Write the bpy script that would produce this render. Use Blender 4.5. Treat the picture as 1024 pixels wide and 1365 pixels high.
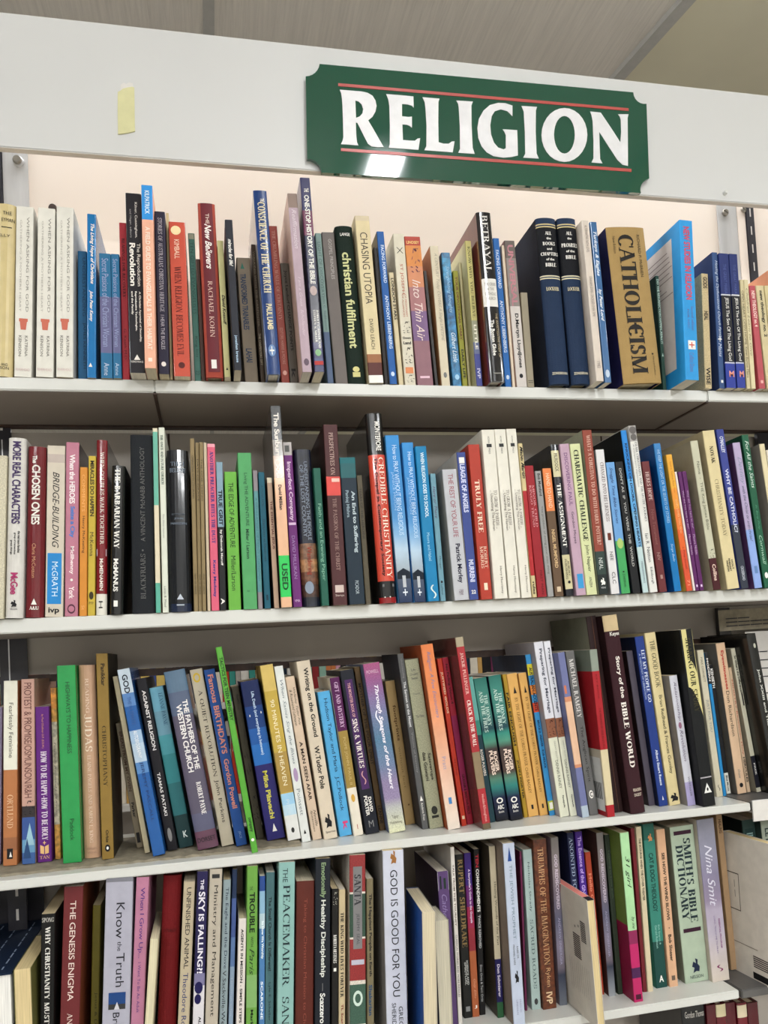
import bpy, bmesh, math, random
from mathutils import Vector, Matrix
from mathutils.geometry import tessellate_polygon
for o in list(bpy.data.objects): bpy.data.objects.remove(o)
SC=bpy.context.scene; COL=SC.collection
random.seed(7)
Z0=1.25            # height of the underside of the third shelf above the floor
# ---------------------------------------------------------------- camera
cam_d=bpy.data.cameras.new('camera'); cam=bpy.data.objects.new('camera',cam_d); COL.objects.link(cam)
YAW,PITCH,ROLL=0.2127,0.0449,-0.0544
cy,sy,cp,sp,cr,sr=math.cos(YAW),math.sin(YAW),math.cos(PITCH),math.sin(PITCH),math.cos(ROLL),math.sin(ROLL)
fw=Vector((sy*cp,cy*cp,sp)); rt=Vector((cy,-sy,0)); up=rt.cross(fw)
r2=cr*rt+sr*up; u2=-sr*rt+cr*up
cam.matrix_world=Matrix(((r2.x,u2.x,-fw.x,0),(r2.y,u2.y,-fw.y,-0.970),(r2.z,u2.z,-fw.z,Z0+0.2381),(0,0,0,1)))
cam_d.sensor_fit='VERTICAL'; cam_d.sensor_height=36; cam_d.lens=1062.4/1365*36
cam_d.shift_y=144.24/1365; cam_d.clip_start=0.02
SC.camera=cam
# ---------------------------------------------------------------- world, exposure
wd=bpy.data.worlds.new('world'); SC.world=wd; wd.use_nodes=True
wd.node_tree.nodes['Background'].inputs[0].default_value=(0.9,0.92,1,1)
wd.node_tree.nodes['Background'].inputs[1].default_value=0.3
SC.view_settings.view_transform='Standard'; SC.view_settings.look='None'
SC.view_settings.gamma=1; SC.view_settings.use_curve_mapping=False
SC.view_settings.exposure=0.64
CEIL=2.75
# fluorescent battens: (x, y of the middle, length, direction, strength)
BATTENS=[(.47,-1.46,1.2,'y',42),(-1.3,-1.55,1.2,'y',42),(2.3,-1.55,1.2,'y',42),
 (.495,-3.6,1.2,'y',120),(-1.3,-3.6,1.2,'y',120),(2.3,-3.6,1.2,'y',120),
 (.9,0,1.2,'x',21),(-.4,0,1.2,'x',21),(2.2,0,1.2,'x',21),
 (.495,2.0,1.2,'y',42),(-1.3,2.0,1.2,'y',42),(2.3,2.0,1.2,'y',42)]
# ---------------------------------------------------------------- colours, materials
def lin(h):
    h=h if len(h)==6 else ''.join(c*2 for c in h)
    r=[]
    for i in (0,2,4):
        c=int(h[i:i+2],16)/255
        r.append(c/12.92 if c<=.04045 else ((c+.055)/1.055)**2.4)
    return r
def mat(name,rough=.5,col=None,attr=False,gain=1.0,coat=0,metal=0,bump=None,mott=None,emit=None,spec=.5):
    m=bpy.data.materials.new(name); m.use_nodes=True; N=m.node_tree.nodes; L=m.node_tree.links
    b=N['Principled BSDF']; b.inputs['Roughness'].default_value=rough; b.inputs['Metallic'].default_value=metal
    b.inputs['Specular IOR Level'].default_value=spec
    if coat: b.inputs['Coat Weight'].default_value=coat; b.inputs['Coat Roughness'].default_value=.08
    tc=N.new('ShaderNodeTexCoord')
    if attr:
        a=N.new('ShaderNodeAttribute'); a.attribute_name='Col'; src=a.outputs['Color']
    else:
        a=N.new('ShaderNodeRGB'); a.outputs[0].default_value=(*lin(col),1); src=a.outputs[0]
    # slight procedural unevenness of the print or paint
    nz=N.new('ShaderNodeTexNoise'); mp=N.new('ShaderNodeMapping'); L.new(tc.outputs['Object'],mp.inputs[0]); L.new(mp.outputs[0],nz.inputs['Vector'])
    sc,lo,hi,strd=mott or (60,.93,1.05,(1,1,1))
    mp.inputs['Scale'].default_value=strd
    nz.inputs['Scale'].default_value=sc; nz.inputs['Detail'].default_value=4
    mr=N.new('ShaderNodeMapRange'); L.new(nz.outputs['Fac'],mr.inputs['Value'])
    mr.inputs['From Min'].default_value=.3; mr.inputs['From Max'].default_value=.7
    mr.inputs['To Min'].default_value=lo*gain; mr.inputs['To Max'].default_value=hi*gain
    vm=N.new('ShaderNodeVectorMath'); vm.operation='SCALE'; L.new(src,vm.inputs[0]); L.new(mr.outputs[0],vm.inputs['Scale'])
    L.new(vm.outputs[0],b.inputs['Base Color'])
    if bump:
        bs,bd,bsc=bump
        n2=N.new('ShaderNodeTexNoise'); m2=N.new('ShaderNodeMapping'); L.new(tc.outputs['Object'],m2.inputs[0]); m2.inputs['Scale'].default_value=bsc
        L.new(m2.outputs[0],n2.inputs['Vector']); n2.inputs['Scale'].default_value=bs; n2.inputs['Detail'].default_value=3
        bp=N.new('ShaderNodeBump'); bp.inputs['Strength'].default_value=bd; bp.inputs['Distance'].default_value=.001
        L.new(n2.outputs['Fac'],bp.inputs['Height']); L.new(bp.outputs[0],b.inputs['Normal'])
    if emit: 
        b.inputs['Emission Color'].default_value=(*lin(emit[0]),1); b.inputs['Emission Strength'].default_value=emit[1]
    return m
GAIN=1.0
M={}
M['matte']=mat('matte_cover',.5,attr=True,spec=.28,bump=(90,.25,(1,1,.4)))
M['gloss']=mat('glossy_cover',.25,attr=True,coat=.25,spec=.3,bump=(25,.35,(1,1,.25)))
M['jacket']=mat('shiny_jacket',.2,attr=True,coat=.5,spec=.3,bump=(30,.5,(1,1,.2)))
M['cloth']=mat('cloth_cover',.7,attr=True,spec=.2,bump=(900,.5,(1,1,1)))
M['mottle']=mat('mottled_cover',.35,attr=True,mott=(160,.45,1.6,(1,1,1)))
M['grain']=mat('speckled_cover',.55,attr=True,mott=(700,.72,1.25,(1,1,1)))
M['pages']=mat('book_pages',.8,attr=True,mott=(900,.8,1.1,(1,.02,.02)))
M['ink']=mat('print_ink',.5,attr=True,spec=.25)
M['laminate']=mat('white_laminate',.28,col='cecec8',mott=(8,.97,1.02,(1,1,1)),bump=(12,.1,(1,1,1)))
M['header']=mat('white_header_board',.4,col='cacac8',mott=(5,.98,1.02,(1,1,1)))
M['edge']=mat('board_edge',.6,col='b8b0a6')
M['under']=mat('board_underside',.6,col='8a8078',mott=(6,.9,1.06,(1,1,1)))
M['panelwhite']=mat('back_panel_cream',.45,col='f3e6da',mott=(4,.97,1.02,(1,1,1)))
M['panelshade']=mat('back_panel_shaded',.6,col='b4aca2',mott=(4,.95,1.03,(1,1,1)))  # same cream panel, greyed: the shade between shelves is put into the colour
M['strip']=mat('brown_edge_strip',.6,col='3e2a20',mott=(80,.6,1.3,(1,1,1)))
M['alu']=mat('brushed_aluminium',.32,col='cfcfd0',metal=.25,mott=(60,.85,1.1,(1,1,.1)))
M['black']=mat('black_painted_steel',.4,col='24222a')
M['steel']=mat('grey_painted_steel',.45,col='5c5a58')
M['screw']=mat('screw_metal',.35,col='9a958c',metal=.8)
M['sign']=mat('green_acrylic',.03,col='174c39',coat=.6,mott=(3,.95,1.05,(1,1,1)))
M['tape']=mat('masking_tape',.6,col='cfcb9a')
M['ceil']=mat('ceiling_tile',.8,col='dcd6cc',mott=(30,.9,1.06,(6,.25,1)),bump=(40,.9,(7,.5,1)))
M['ceilg']=mat('ceiling_panel',.75,col='d8d2b8',mott=(5,.96,1.03,(1,1,1)))
M['bar']=mat('ceiling_bar',.5,col='b0aea8')
M['wall']=mat('painted_wall',.8,col='cdcac4')
M['floor']=mat('vinyl_floor',.5,col='a8a49c',mott=(6,.85,1.08,(1,1,1)))
M['card']=mat('corrugated_cardboard',.8,col='8f8672',mott=(90,.7,1.1,(1,1,1)))
M['paper']=mat('white_paper',.7,col='d6d2cc')
M['plastic']=mat('fixture_housing',.5,col='d8d8d8')
def lampmat(s):
    m=bpy.data.materials.new('fluorescent_tube'); m.use_nodes=True; N=m.node_tree.nodes; L=m.node_tree.links
    N.remove(N['Principled BSDF']); e=N.new('ShaderNodeEmission'); e.inputs[0].default_value=(.965,.985,1,1); e.inputs[1].default_value=s
    L.new(e.outputs[0],N['Material Output'].inputs[0]); return m
# ---------------------------------------------------------------- helpers
def link(name,me,parent=None,m=None):
    o=bpy.data.objects.new(name,me); COL.objects.link(o)
    if parent is not None: o.parent=parent
    if m is not None and me is not None: me.materials.append(m)
    return o
def mesh(name,V,F,parent=None,m=None,cols=None,smooth=False):
    me=bpy.data.meshes.new(name); me.from_pydata([tuple(v) for v in V],[],F)
    if cols is not None:
        a=me.color_attributes.new('Col','FLOAT_COLOR','CORNER'); buf=[]
        for p in cols: buf.extend(p)
        a.data.foreach_set('color',buf)
    if smooth: me.polygons.foreach_set('use_smooth',[True]*len(me.polygons))
    me.update(); return link(name,me,parent,m)
def boxv(x0,x1,y0,y1,z0,z1):
    V=[(x,y,z) for z in (z0,z1) for y in (y0,y1) for x in (x0,x1)]
    F=[(0,2,3,1),(4,5,7,6),(0,1,5,4),(2,6,7,3),(0,4,6,2),(1,3,7,5)]
    return V,F
def box(name,x0,x1,y0,y1,z0,z1,m,parent=None,bev=0):
    if not bev:
        V,F=boxv(x0,x1,y0,y1,z0,z1); return mesh(name,V,F,parent,m)
    bm=bmesh.new(); V,F=boxv(x0,x1,y0,y1,z0,z1); vs=[bm.verts.new(v) for v in V]
    for f in F: bm.faces.new([vs[i] for i in f])
    bmesh.ops.bevel(bm,geom=bm.edges[:],offset=bev,segments=2,affect='EDGES')
    me=bpy.data.meshes.new(name); bm.to_mesh(me); bm.free(); return link(name,me,parent,m)
def empty(name,loc=(0,0,0),rot=(0,0,0),label=None,cat=None,group=None):
    o=bpy.data.objects.new(name,None); o.empty_display_size=.02; COL.objects.link(o); o.location=loc; o.rotation_euler=rot
    tag(o,label,cat,group); return o
def tag(o,label=None,cat=None,group=None,kind=None):
    if label: o['label']=label
    if cat: o['category']=cat
    if group: o['group']=group
    if kind: o['kind']=kind
    return o
def prism(name,outline,y0,y1,m,parent=None,holes=()):
    # flat shape in the XZ plane extruded along Y; outline/holes are lists of (x,z)
    loops=[list(outline)]+[list(h) for h in holes]
    tri=tessellate_polygon([[Vector((x,z,0)) for x,z in lp] for lp in loops])
    P=[p for lp in loops for p in lp]; n=len(P)
    V=[(x,y0,z_) for x,z_ in P]+[(x,y1,z_) for x,z_ in P]; F=[]
    for t in tri:
        a,b_,c=t; ax,az=P[a]; bx,bz=P[b_]; cx_,cz=P[c]
        if (bx-ax)*(cz-az)-(bz-az)*(cx_-ax)<0: b_,c=c,b_
        F.append((a,b_,c)); F.append((n+a,n+c,n+b_))
    k=0
    for lp in loops:
        q=len(lp); A=sum(lp[i][0]*lp[(i+1)%q][1]-lp[(i+1)%q][0]*lp[i][1] for i in range(q))
        ccw=(A>0) if k==0 else (A<0)
        for i in range(q):
            a,b_=k+i,k+(i+1)%q
            F.append((b_,a,n+a,n+b_) if ccw else (a,b_,n+b_,n+a))
        k+=q
    return mesh(name,V,F,parent,m)
# ---------------------------------------------------------------- lettering
# slab-serif capitals drawn as strokes (unit height), for the titles set in a serif face
def _q(x0,y0,x1,y1): return [(x0,y0),(x1,y0),(x1,y1),(x0,y1)]
def _arc(cx,cy,rx,ry,a0,a1,t,th,n=8):
    P=[]
    out=[];inn=[]
    for i in range(n+1):
        a=math.radians(a0+(a1-a0)*i/n); c,s=math.cos(a),math.sin(a)
        out.append((cx+rx*c,cy+ry*s)); inn.append((cx+(rx-t)*c,cy+(ry-th)*s))
    return [[out[i],out[i+1],inn[i+1],inn[i]] for i in range(n)]
def glyph(ch,S=.15,T=.055):
    e=.06; sh=.05
    def st(x,w=S,a=0,b_=1,s0=1,s1=1):
        r=[_q(x-w/2,a,x+w/2,b_)]
        if s0: r.append(_q(x-w/2-e,a,x+w/2+e,a+sh))
        if s1: r.append(_q(x-w/2-e,b_-sh,x+w/2+e,b_))
        return r
    def dg(x0,y0,x1,y1,w): return [[(x0-w/2,y0),(x0+w/2,y0),(x1+w/2,y1),(x1-w/2,y1)]]
    def sf(x,y,w=S): return [_q(x-w/2-e,y,x+w/2+e,y+sh)]
    def h(x0,x1,y,t=T): return [_q(x0,y-t/2,x1,y+t/2)]
    def tick(x,y0,y1): return [_q(x-.035,y0,x+.02,y1)]
    G={
    'A':(dg(.1,0,.37,1,T)+dg(.64,0,.37,1,S)+sf(.1,0,T)+sf(.64,0)+h(.18,.56,.33),.75),
    'B':(st(.17)+h(.17,.35,.97)+h(.17,.35,.52)+h(.17,.35,.03)+_arc(.35,.76,.2,.24,-90,90,S*.9,T)+_arc(.35,.27,.25,.27,-90,90,S,T),.68),
    'C':(_arc(.43,.5,.36,.51,45,315,S,T,12)+tick(.7,.68,.98),.76),
    'D':(st(.17)+h(.17,.32,.97)+h(.17,.32,.03)+_arc(.32,.5,.4,.5,-90,90,S,T,10),.78),
    'E':(st(.17)+h(.17,.55,.975)+h(.17,.45,.52)+h(.17,.58,.025)+tick(.55,.78,1)+tick(.58,0,.24)+tick(.45,.4,.64),.64),
    'F':(st(.17)+h(.17,.55,.975)+h(.17,.45,.5)+tick(.55,.78,1)+tick(.45,.38,.62),.6),
    'G':(_arc(.43,.5,.36,.51,45,335,S,T,12)+tick(.7,.68,.98)+st(.66,S,.05,.45,0,1),.8),
    'H':(st(.17)+st(.63)+h(.17,.63,.51),.8),
    'I':(st(.17),.34),
    'J':(st(.3,S,.2,1,0,1)+_arc(.15,.18,.22,.2,180,360,S*.8,T),.45),
    'K':(st(.17)+dg(.25,.42,.58,1,T)+dg(.62,0,.33,.55,S)+sf(.62,0)+sf(.58,.95,T),.74),
    'L':(st(.17)+h(.17,.56,.025)+tick(.56,0,.26),.6),
    'M':(st(.14,T)+st(.8)+dg(.45,0,.17,1,S)+dg(.45,0,.77,1,T),.97),
    'N':(st(.14,T)+st(.68,T)+dg(.66,0,.16,1,S),.82),
    'O':(_arc(.43,.5,.37,.51,0,360,S,T,18),.86),
    'P':(st(.17)+h(.17,.35,.97)+h(.17,.35,.46)+_arc(.35,.715,.23,.285,-90,90,S,T),.64),
    'Q':(_arc(.43,.5,.37,.51,0,360,S,T,18)+dg(.75,-.15,.5,.12,S),.86),
    'R':(st(.17)+h(.17,.33,.97)+h(.17,.35,.5)+_arc(.33,.735,.22,.265,-90,90,S,T)+dg(.62,0,.38,.5,S)+sf(.64,0,.1),.74),
    'S':(_arc(.32,.74,.22,.27,20,270,S*.9,T)+_arc(.32,.26,.24,.27,-160,90,S*.9,T)+tick(.53,.72,.98)+tick(.12,.02,.28),.62),
    'T':(st(.35,S,0,1,1,0)+h(.03,.67,.975)+tick(.05,.76,1)+tick(.68,.76,1),.7),
    'U':(st(.17,S,.3,1,0,1)+st(.63,T,.3,1,0,1)+_arc(.38,.32,.285,.33,180,360,S*.8,T,10),.8),
    'V':(dg(.38,0,.12,1,S)+dg(.38,0,.63,1,T)+sf(.12,.95)+sf(.63,.95,T),.74),
    'W':(dg(.3,0,.1,1,S)+dg(.3,0,.5,.95,T)+dg(.68,0,.5,.95,S)+dg(.68,0,.9,1,T)+sf(.1,.95)+sf(.9,.95,T),1.0),
    'X':(dg(.62,0,.14,1,S)+dg(.12,0,.6,1,T)+sf(.62,0)+sf(.12,0,T)+sf(.14,.95)+sf(.6,.95,T),.74),
    'Y':(st(.37,S,0,.45,1,0)+dg(.37,.4,.12,1,S)+dg(.37,.4,.62,1,T)+sf(.12,.95)+sf(.62,.95,T),.74),
    'Z':(h(.08,.6,.975)+h(.06,.62,.025)+dg(.14,0,.56,1,S)+tick(.08,.8,1)+tick(.62,0,.22),.68),
    '&':(_arc(.32,.76,.17,.24,0,360,S*.7,T,10)+_arc(.32,.27,.27,.28,60,360,S*.8,T,10)+dg(.68,0,.28,.6,S),.76),
    '-':([_q(.08,.36,.4,.46)],.48),'.':([_q(.06,0,.2,.13)],.26),',':([_q(.06,-.1,.2,.13)],.26),
    '\'':([_q(.06,.75,.16,1)],.22),'!':([_q(.08,.3,.22,1),_q(.08,0,.22,.14)],.3),
    '?':(_arc(.28,.74,.2,.27,-60,180,S*.8,T)+[_q(.2,.25,.33,.5),_q(.2,0,.33,.14)],.55),
    '/':(dg(.08,0,.4,1,.07),.46),':':([_q(.06,0,.2,.13),_q(.06,.5,.2,.63)],.26),
    }
    return G.get(ch)
def seriftext(s,bold):
    V=[];F=[];x=0
    for ch in s:
        if ch==' ': x+=.36; continue
        g=glyph(ch,.2 if bold else .13,.07 if bold else .05)
        if g is None: x+=.3; continue
        for q in g[0]:
            k=len(V); V+=[(x+a,b_) for a,b_ in q]; F.append((k,k+1,k+2,k+3))
        x+=g[1]-.035
    return V,F
# titles the photograph sets in a serif face
SER=['THE BARB','BETRAYAL','GENESIS','CREDIBLE','CATHOLICISM','CONSCIENCE','WHEN RELIGION BEC','RACHAEL','CHARISMATIC','BRIDGEX','CHRISTOPHANY','READING','JUDAS','A QUIET REV','TRIUMPHS','JEWISH','TRULY','ROBERT','MORRIS','MINUTES','SINS &','WHEN COUPLES','HOW TO BE','THE ASSIGN','WHAT\'S A','SHARING','MICHAEL RAMSEY','DICTIONARY','SMITH','PEACEMAKER','SANDE','SACRED','SPONG','WHY CHRISTIANITY','READINGS','STORIES','THE PASSION','PERSPECTIVES','CHRISTIANITY TODAY','NOVAK','LOCKYER','BELIEVE','THIS I','BY THE LIGHT','GIFT AND','RUPERT','ANOINTED','TO GROW','BLACKFRIARS','McGRATH','ELAINE','THE ONCE','KNOW WHY','THE CRUMBLING','BIBLE','ALL','BOOKS','CHAPTERS','PROMISES','SANTA','LEANNE PAYNE','THE HONEY','AND THE','ANOTHER PREACHER','CRACK','JACKIE','Christian','TAN','THE DEN','A&U','STEPHEN','CHANGED','THE GOOD','BOOKS','FAMOUS','BIBLE WORLD','LET MY','ISLAM','THE KING','HERES','DORSETX','MINOR','KINGO','ANDREW PARK','ORTLUND']
_tc={}
def textmesh(s,style,res=2):
    # -> vertices (0..1, 0..1) and faces of the lettering, in its own box
    key=(s,style,res)
    serif='F' in style or ('S' not in style and s.upper()==s and any(s.startswith(q) for q in SER))
    if key in _tc: return _tc[key]
    if serif and all(glyph(c) or c==' ' for c in s): V,F=seriftext(s,'b' in style)
    else:
        cu=bpy.data.curves.new('t','FONT'); cu.body=s; cu.resolution_u=res; cu.fill_mode='FRONT'
        if 'b' in style: cu.offset=.026
        if 'i' in style: cu.shear=.35
        if 'S' in style: cu.offset=.04
        if 'c' in style: cu.space_character=.94
        ob=bpy.data.objects.new('t',cu); me=bpy.data.meshes.new_from_object(ob)
        V=[(v.co.x,v.co.y) for v in me.vertices]; F=[tuple(p.vertices) for p in me.polygons]
        bpy.data.objects.remove(ob); bpy.data.curves.remove(cu); bpy.data.meshes.remove(me)
    if not V: V=[(0,0),(1,0),(1,1)];F=[(0,1,2)]
    x0=min(v[0] for v in V);x1=max(v[0] for v in V);y0=min(v[1] for v in V);y1=max(v[1] for v in V)
    V=[((a-x0)/(x1-x0+1e-9),(b_-y0)/(y1-y0+1e-9)) for a,b_ in V]
    _tc[key]=(V,F); return V,F
def ringpts(r0,r1,n=14):
    V=[];F=[]
    for i in range(n):
        a=2*math.pi*i/n; V+=[(.5+r0*math.cos(a),.5+r0*math.sin(a)),(.5+r1*math.cos(a),.5+r1*math.sin(a))]
    for i in range(n):
        j=(i+1)%n; F.append((2*i,2*j,2*j+1,2*i+1))
    return V,F
def shape(s):
    # little printed emblems in a unit box: u = across (left to right), v = up
    if s in ('#box','#boxg'): return [(0,0),(1,0),(1,1),(0,1)],[(0,1,2,3)]
    if s=='#dot': return [(.5+.5*math.cos(a*math.pi/7),.5+.5*math.sin(a*math.pi/7)) for a in range(14)],[tuple(range(14))]
    if s=='#ring': return ringpts(.3,.5)
    if s=='#tri': return [(0,0),(1,0),(.5,1)],[(0,1,2)]
    if s=='#pot': return [(.2,0),(.8,0),(.9,.7),(1,.75),(1,1),(0,1),(0,.75),(.1,.7)],[tuple(range(8))]
    if s in('#cross','#crossk','#crossy'): return [(.4,0),(.6,0),(.6,.4),(1,.4),(1,.6),(.6,.6),(.6,1),(.4,1),(.4,.6),(0,.6),(0,.4),(.4,.4)],[(0,1,2,11),(11,2,5,8),(8,5,6,7),(2,3,4,5),(11,8,9,10)]
    if s=='#bird': return [(.1,.0),(.5,.1),(.9,.05),(1,.4),(.75,.6),(.8,.9),(.5,1),(.55,.65),(.2,.8),(.0,.45),(.3,.35)],[tuple(range(11))]
    if s=='#bookm': return [(0,.1),(.45,0),(.45,.8),(0,1),(1,.1),(1,1),(.55,.8),(.55,0)],[(0,1,2,3),(4,5,6,7)]
    if s=='#sq1':
        V=[];F=[]
        for a,b_ in (((0,0),(1,1)),((0,1),(1,0))):
            k=len(V); V+=[(a[0],a[1]),(a[0]+.12,a[1]),(b_[0],b_[1]),(b_[0]-.12,b_[1])]; F.append((k,k+1,k+2,k+3))
        return V,F
    if s=='#bridge': return [(0,0),(1,0),(1,.5),(.7,.9),(.5,1),(.3,.9),(0,.5),(.2,.55),(.5,.8),(.8,.55)],[(0,1,2,9,8,7,6),(6,7,8,4,5) if False else (6,7,8),(8,9,2)]
    if s=='#s':
        V=[];F=[];n=10
        for i in range(n+1):
            t=i/n; x=.5+.35*math.sin(t*2*math.pi); V+=[(x-.14,t),(x+.14,t)]
        for i in range(n): F.append((2*i,2*i+1,2*i+3,2*i+2))
        return V,F
    if s=='#scr':
        V=[];F=[];rr=random.Random(3)
        for i in range(16):
            x,y=rr.random(),rr.random(); a=rr.random()*3; l=.1+.18*rr.random()
            dx,dy=l*math.cos(a),l*math.sin(a)*.6; k=len(V)
            V+=[(x,y),(x+.08,y+.02),(x+dx+.06,y+dy+.03),(x+dx,y+dy)]; F.append((k,k+1,k+2,k+3))
        V=[(min(max(a,0),1),min(max(b_,0),1)) for a,b_ in V]
        return V,F
    return [(0,0),(1,0),(1,1),(0,1)],[(0,1,2,3)]
# ---------------------------------------------------------------- books
SHELF={1:Z0+0.58188,2:Z0+0.30299,3:Z0+0.0114,4:Z0-0.2337}
GROUP={1:'books on the top shelf',2:'books on the second shelf',3:'books on the third shelf',4:'books on the bottom shelf',5:'books on the lowest shelf in view'}
WHERE={1:'on top shelf',2:'on second shelf',3:'on third shelf',4:'on fourth shelf'}
def rgba(c,g=1.0): return (*[min(1.05*g*v**1.09,.88) for v in lin(c)],1)
def book(sh,cx,y,w,h,d,lean,kind,col,side,label,T,bands=(),sideb=(),rd=None,gl=None,panel=None,tongue=None,tw=0,m=None,lift=0,sticker=0,sidepanel=None,sidecut=None,z=None,group=None):
    cx,y,w,h,d=[v/1000 for v in (cx,y,w,h,d)]; lean=math.radians(lean)
    zt=(SHELF[sh] if z is None else z)+lift/1000
    hw=w/2/math.cos(lean); px=cx-hw if lean<0 else cx+hw
    t=empty('book' if kind!='p' else 'paperback_book',(px,y,zt),(0,lean,math.radians(tw)),label,'book',group or GROUP[sh])
    if kind in 'hr': t.name='hardcover_book'
    x0=w/2 if lean<0 else -w/2
    th=.0004 if kind in 'pf' else .0022
    if w<.008: th=min(th,.0008)
    rd_=rd if rd is not None else {'p':0,'f':0,'h':.1,'r':.28}[kind]
    bd=w*rd_; rc=min(.0012,w*.18)
    gloss={'p':'matte','f':'matte','h':'cloth','r':'jacket'}[kind]
    if gl==1: gloss='gloss' if kind=='p' else 'jacket'
    if kind=='h' and gl is None: gloss='gloss'
    if m: gloss=m
    if bd<.0006: bd=0
    def yp(x):
        u=min(abs(2*x/w),1)
        if bd: return bd*(1-math.sqrt(max(0,1-u*u)))
        e=w/2-abs(x)
        if e>=rc: return 0
        return rc-math.sqrt(max(0,rc*rc-(rc-e)**2))
    # plan outline of the cover
    out=[(-w/2,d)]
    if bd: 
        n=10; out+=[(-w/2*math.cos(math.pi*i/n),yp(w/2*math.cos(math.pi*i/n))) for i in range(n+1)]
    else:
        for i in range(4): a=math.pi/2*i/3; out.append((-w/2+rc-rc*math.cos(a),rc-rc*math.sin(a)))
        for i in range(4): a=math.pi/2*(1-i/3); out.append((w/2-rc+rc*math.cos(a),rc-rc*math.sin(a)))
    out.append((w/2,d)); yi=max(bd,rc*.3)+th
    inn=[(w/2-th,d),(w/2-th,yi),(-w/2+th,yi),(-w/2+th,d)]
    flip=kind=='f'
    # heights where the print changes
    grad=len(bands)>=6
    def cat(bs,base,tt):
        c=base
        for a,b_,cc in bs:
            if a<=tt<b_: c=cc
        return rgba(c)
    ts=sorted({0.,1.}|{min(max(v,0),1) for b_ in list(bands)+list(sideb) for v in b_[:2]})
    rows=[]
    for a,b_ in zip(ts[:-1],ts[1:]):
        if b_-a<1e-4: continue
        mc=(a+b_)/2; rows.append((a,b_,cat(bands,col,mc),cat(sideb,side,mc)))
    V=[];F=[];C=[]
    O=len(out)
    for ri,(a,b_,cc,sc_) in enumerate(rows):
        ca,cb=cc,cc
        if grad:
            pa=rows[ri-1][2] if ri>0 else cc; pb=rows[ri+1][2] if ri<len(rows)-1 else cc
            ca=tuple((p+q)/2 for p,q in zip(cc,pa)); cb=tuple((p+q)/2 for p,q in zip(cc,pb))
        z1,z0=h*(1-a),h*(1-b_); k=len(V)
        V+=[(x,yy,z1) for x,yy in out]+[(x,yy,z0) for x,yy in out]
        for i in range(O-1):
            F.append((k+O+i,k+O+i+1,k+i+1,k+i))
            if i in (0,O-2): C+=[sc_]*4
            else: C+=[cb,cb,ca,ca]
    wc=rgba('cfc8ba') if kind=='p' else rgba(side)
    k=len(V); V+=[(x,yy,h) for x,yy in inn]+[(x,yy,0) for x,yy in inn]
    for i in range(3): F.append((k+4+i,k+4+i+1,k+i+1,k+i)); C+=[wc]*4
    edge=rgba(col,.9)
    for zz,rev in ((h,0),(0,1)):
        k=len(V); loop=out+inn; V+=[(x,yy,zz) for x,yy in loop]; n=len(loop)
        # quads round the U: left board, spine, right board
        li,ri_=n-1,O  # inner back-left, inner back-right
        L_=[0,1]; 
        fl=[(0,1,n-2,n-1),(O-1,O,O+1,O-2),tuple([1]+list(range(2,O-1))+[O+1,n-2])]
        for f in fl:
            f=tuple(k+i for i in f); F.append(f if rev else f[::-1]); C+=[edge]*len(f)
    for i,j in ((0,n-1),(O,O-1)):
        k=len(V); (ax,ay),(bx,by)=(out+inn)[i],(out+inn)[j]
        V+=[(ax,ay,0),(bx,by,0),(bx,by,h),(ax,ay,h)]; F.append((k,k+1,k+2,k+3)); C+=[edge]*4
    if flip: V=[(-x,d-yy,zz) for x,yy,zz in V]
    V=[(x+x0,yy,zz) for x,yy,zz in V]
    mesh('cover',V,F,t,M[gloss],C)
    # page block
    ins=.0 if kind=='pf' else (.0006 if kind in 'pf' else .003)
    pv,pf=boxv(-w/2+th,w/2-th,yi+.0004,d-(.001 if kind in 'pf' else .004),ins if kind in 'hr' else .0004,h-ins)
    if flip: 
        pv=[(-x,d-yy,zz) for x,yy,zz in pv]
    pv=[(x+x0,yy,zz) for x,yy,zz in pv]
    pc=rgba(col if flip else random.choice(['d8cdb4','cfc2a4','dcd4c4','c8b894','d9d0bf']))
    mesh('page_block',pv,pf,t,M['pages'],[pc]*24)
    eps=.00015+(bd*.11 if bd else 0)
    def put(name,V2,F2,t0,t1,c,hh,colr,upright=False,e=0,up_=False):
        V=[]
        for u,v in V2:
            if up_: u,v=1-u,1-v
            if upright: x=(c-hh/2+u*hh-.5)*w; zz=h*(1-t1+(t1-t0)*v)
            else: x=(c-hh/2+v*hh-.5)*w; zz=h*(1-t0-(t1-t0)*u)
            x=max(-w/2+.0002,min(w/2-.0002,x))
            V.append((x+x0,yp(x)-eps-e,zz))
        return mesh(name,V,F2,t,M['ink'],[rgba(colr)]*sum(len(f) for f in F2))
    if flip: return t
    if panel:
        a,b_,c0,c1,pc=panel; n=8; V2=[];F2=[]
        for i in range(n+1): V2+=[(i/n,0),(i/n,1)]
        for i in range(n): F2.append((2*i,2*i+2,2*i+3,2*i+1))
        put('spine_label',V2,F2,a,b_,(c0+c1)/2,c1-c0,pc,True)
    if tongue:
        V2=[(0,0)]; n=8
        V2=[(0,1),(0,.35)]+[(math.sin(math.pi/2*i/n),.35-.35*math.sin(math.pi/2*i/n)**2) for i in range(1,n+1)]+[(1,1)]
        put('spine_label',V2,[tuple(range(len(V2)))],0,.5,.55,.86,tongue,True)
    for q,(s,t0,t1,c,hh,colr,stl) in enumerate(T):
        if s[0]=='#':
            V2,F2=shape(s); put('printed_emblem',V2,F2,t0,t1,c,hh,colr,True,.0001+.00003*q)
        else:
            V2,F2=textmesh(s,stl.replace('H',''),4 if hh*w>.006 else 2); put('title' if q==0 else 'lettering',V2,F2,t0,t1,c,hh,colr,'H' in stl,.0001+.00003*q,'U' in stl)
    xs=x0-w/2-.0002
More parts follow.
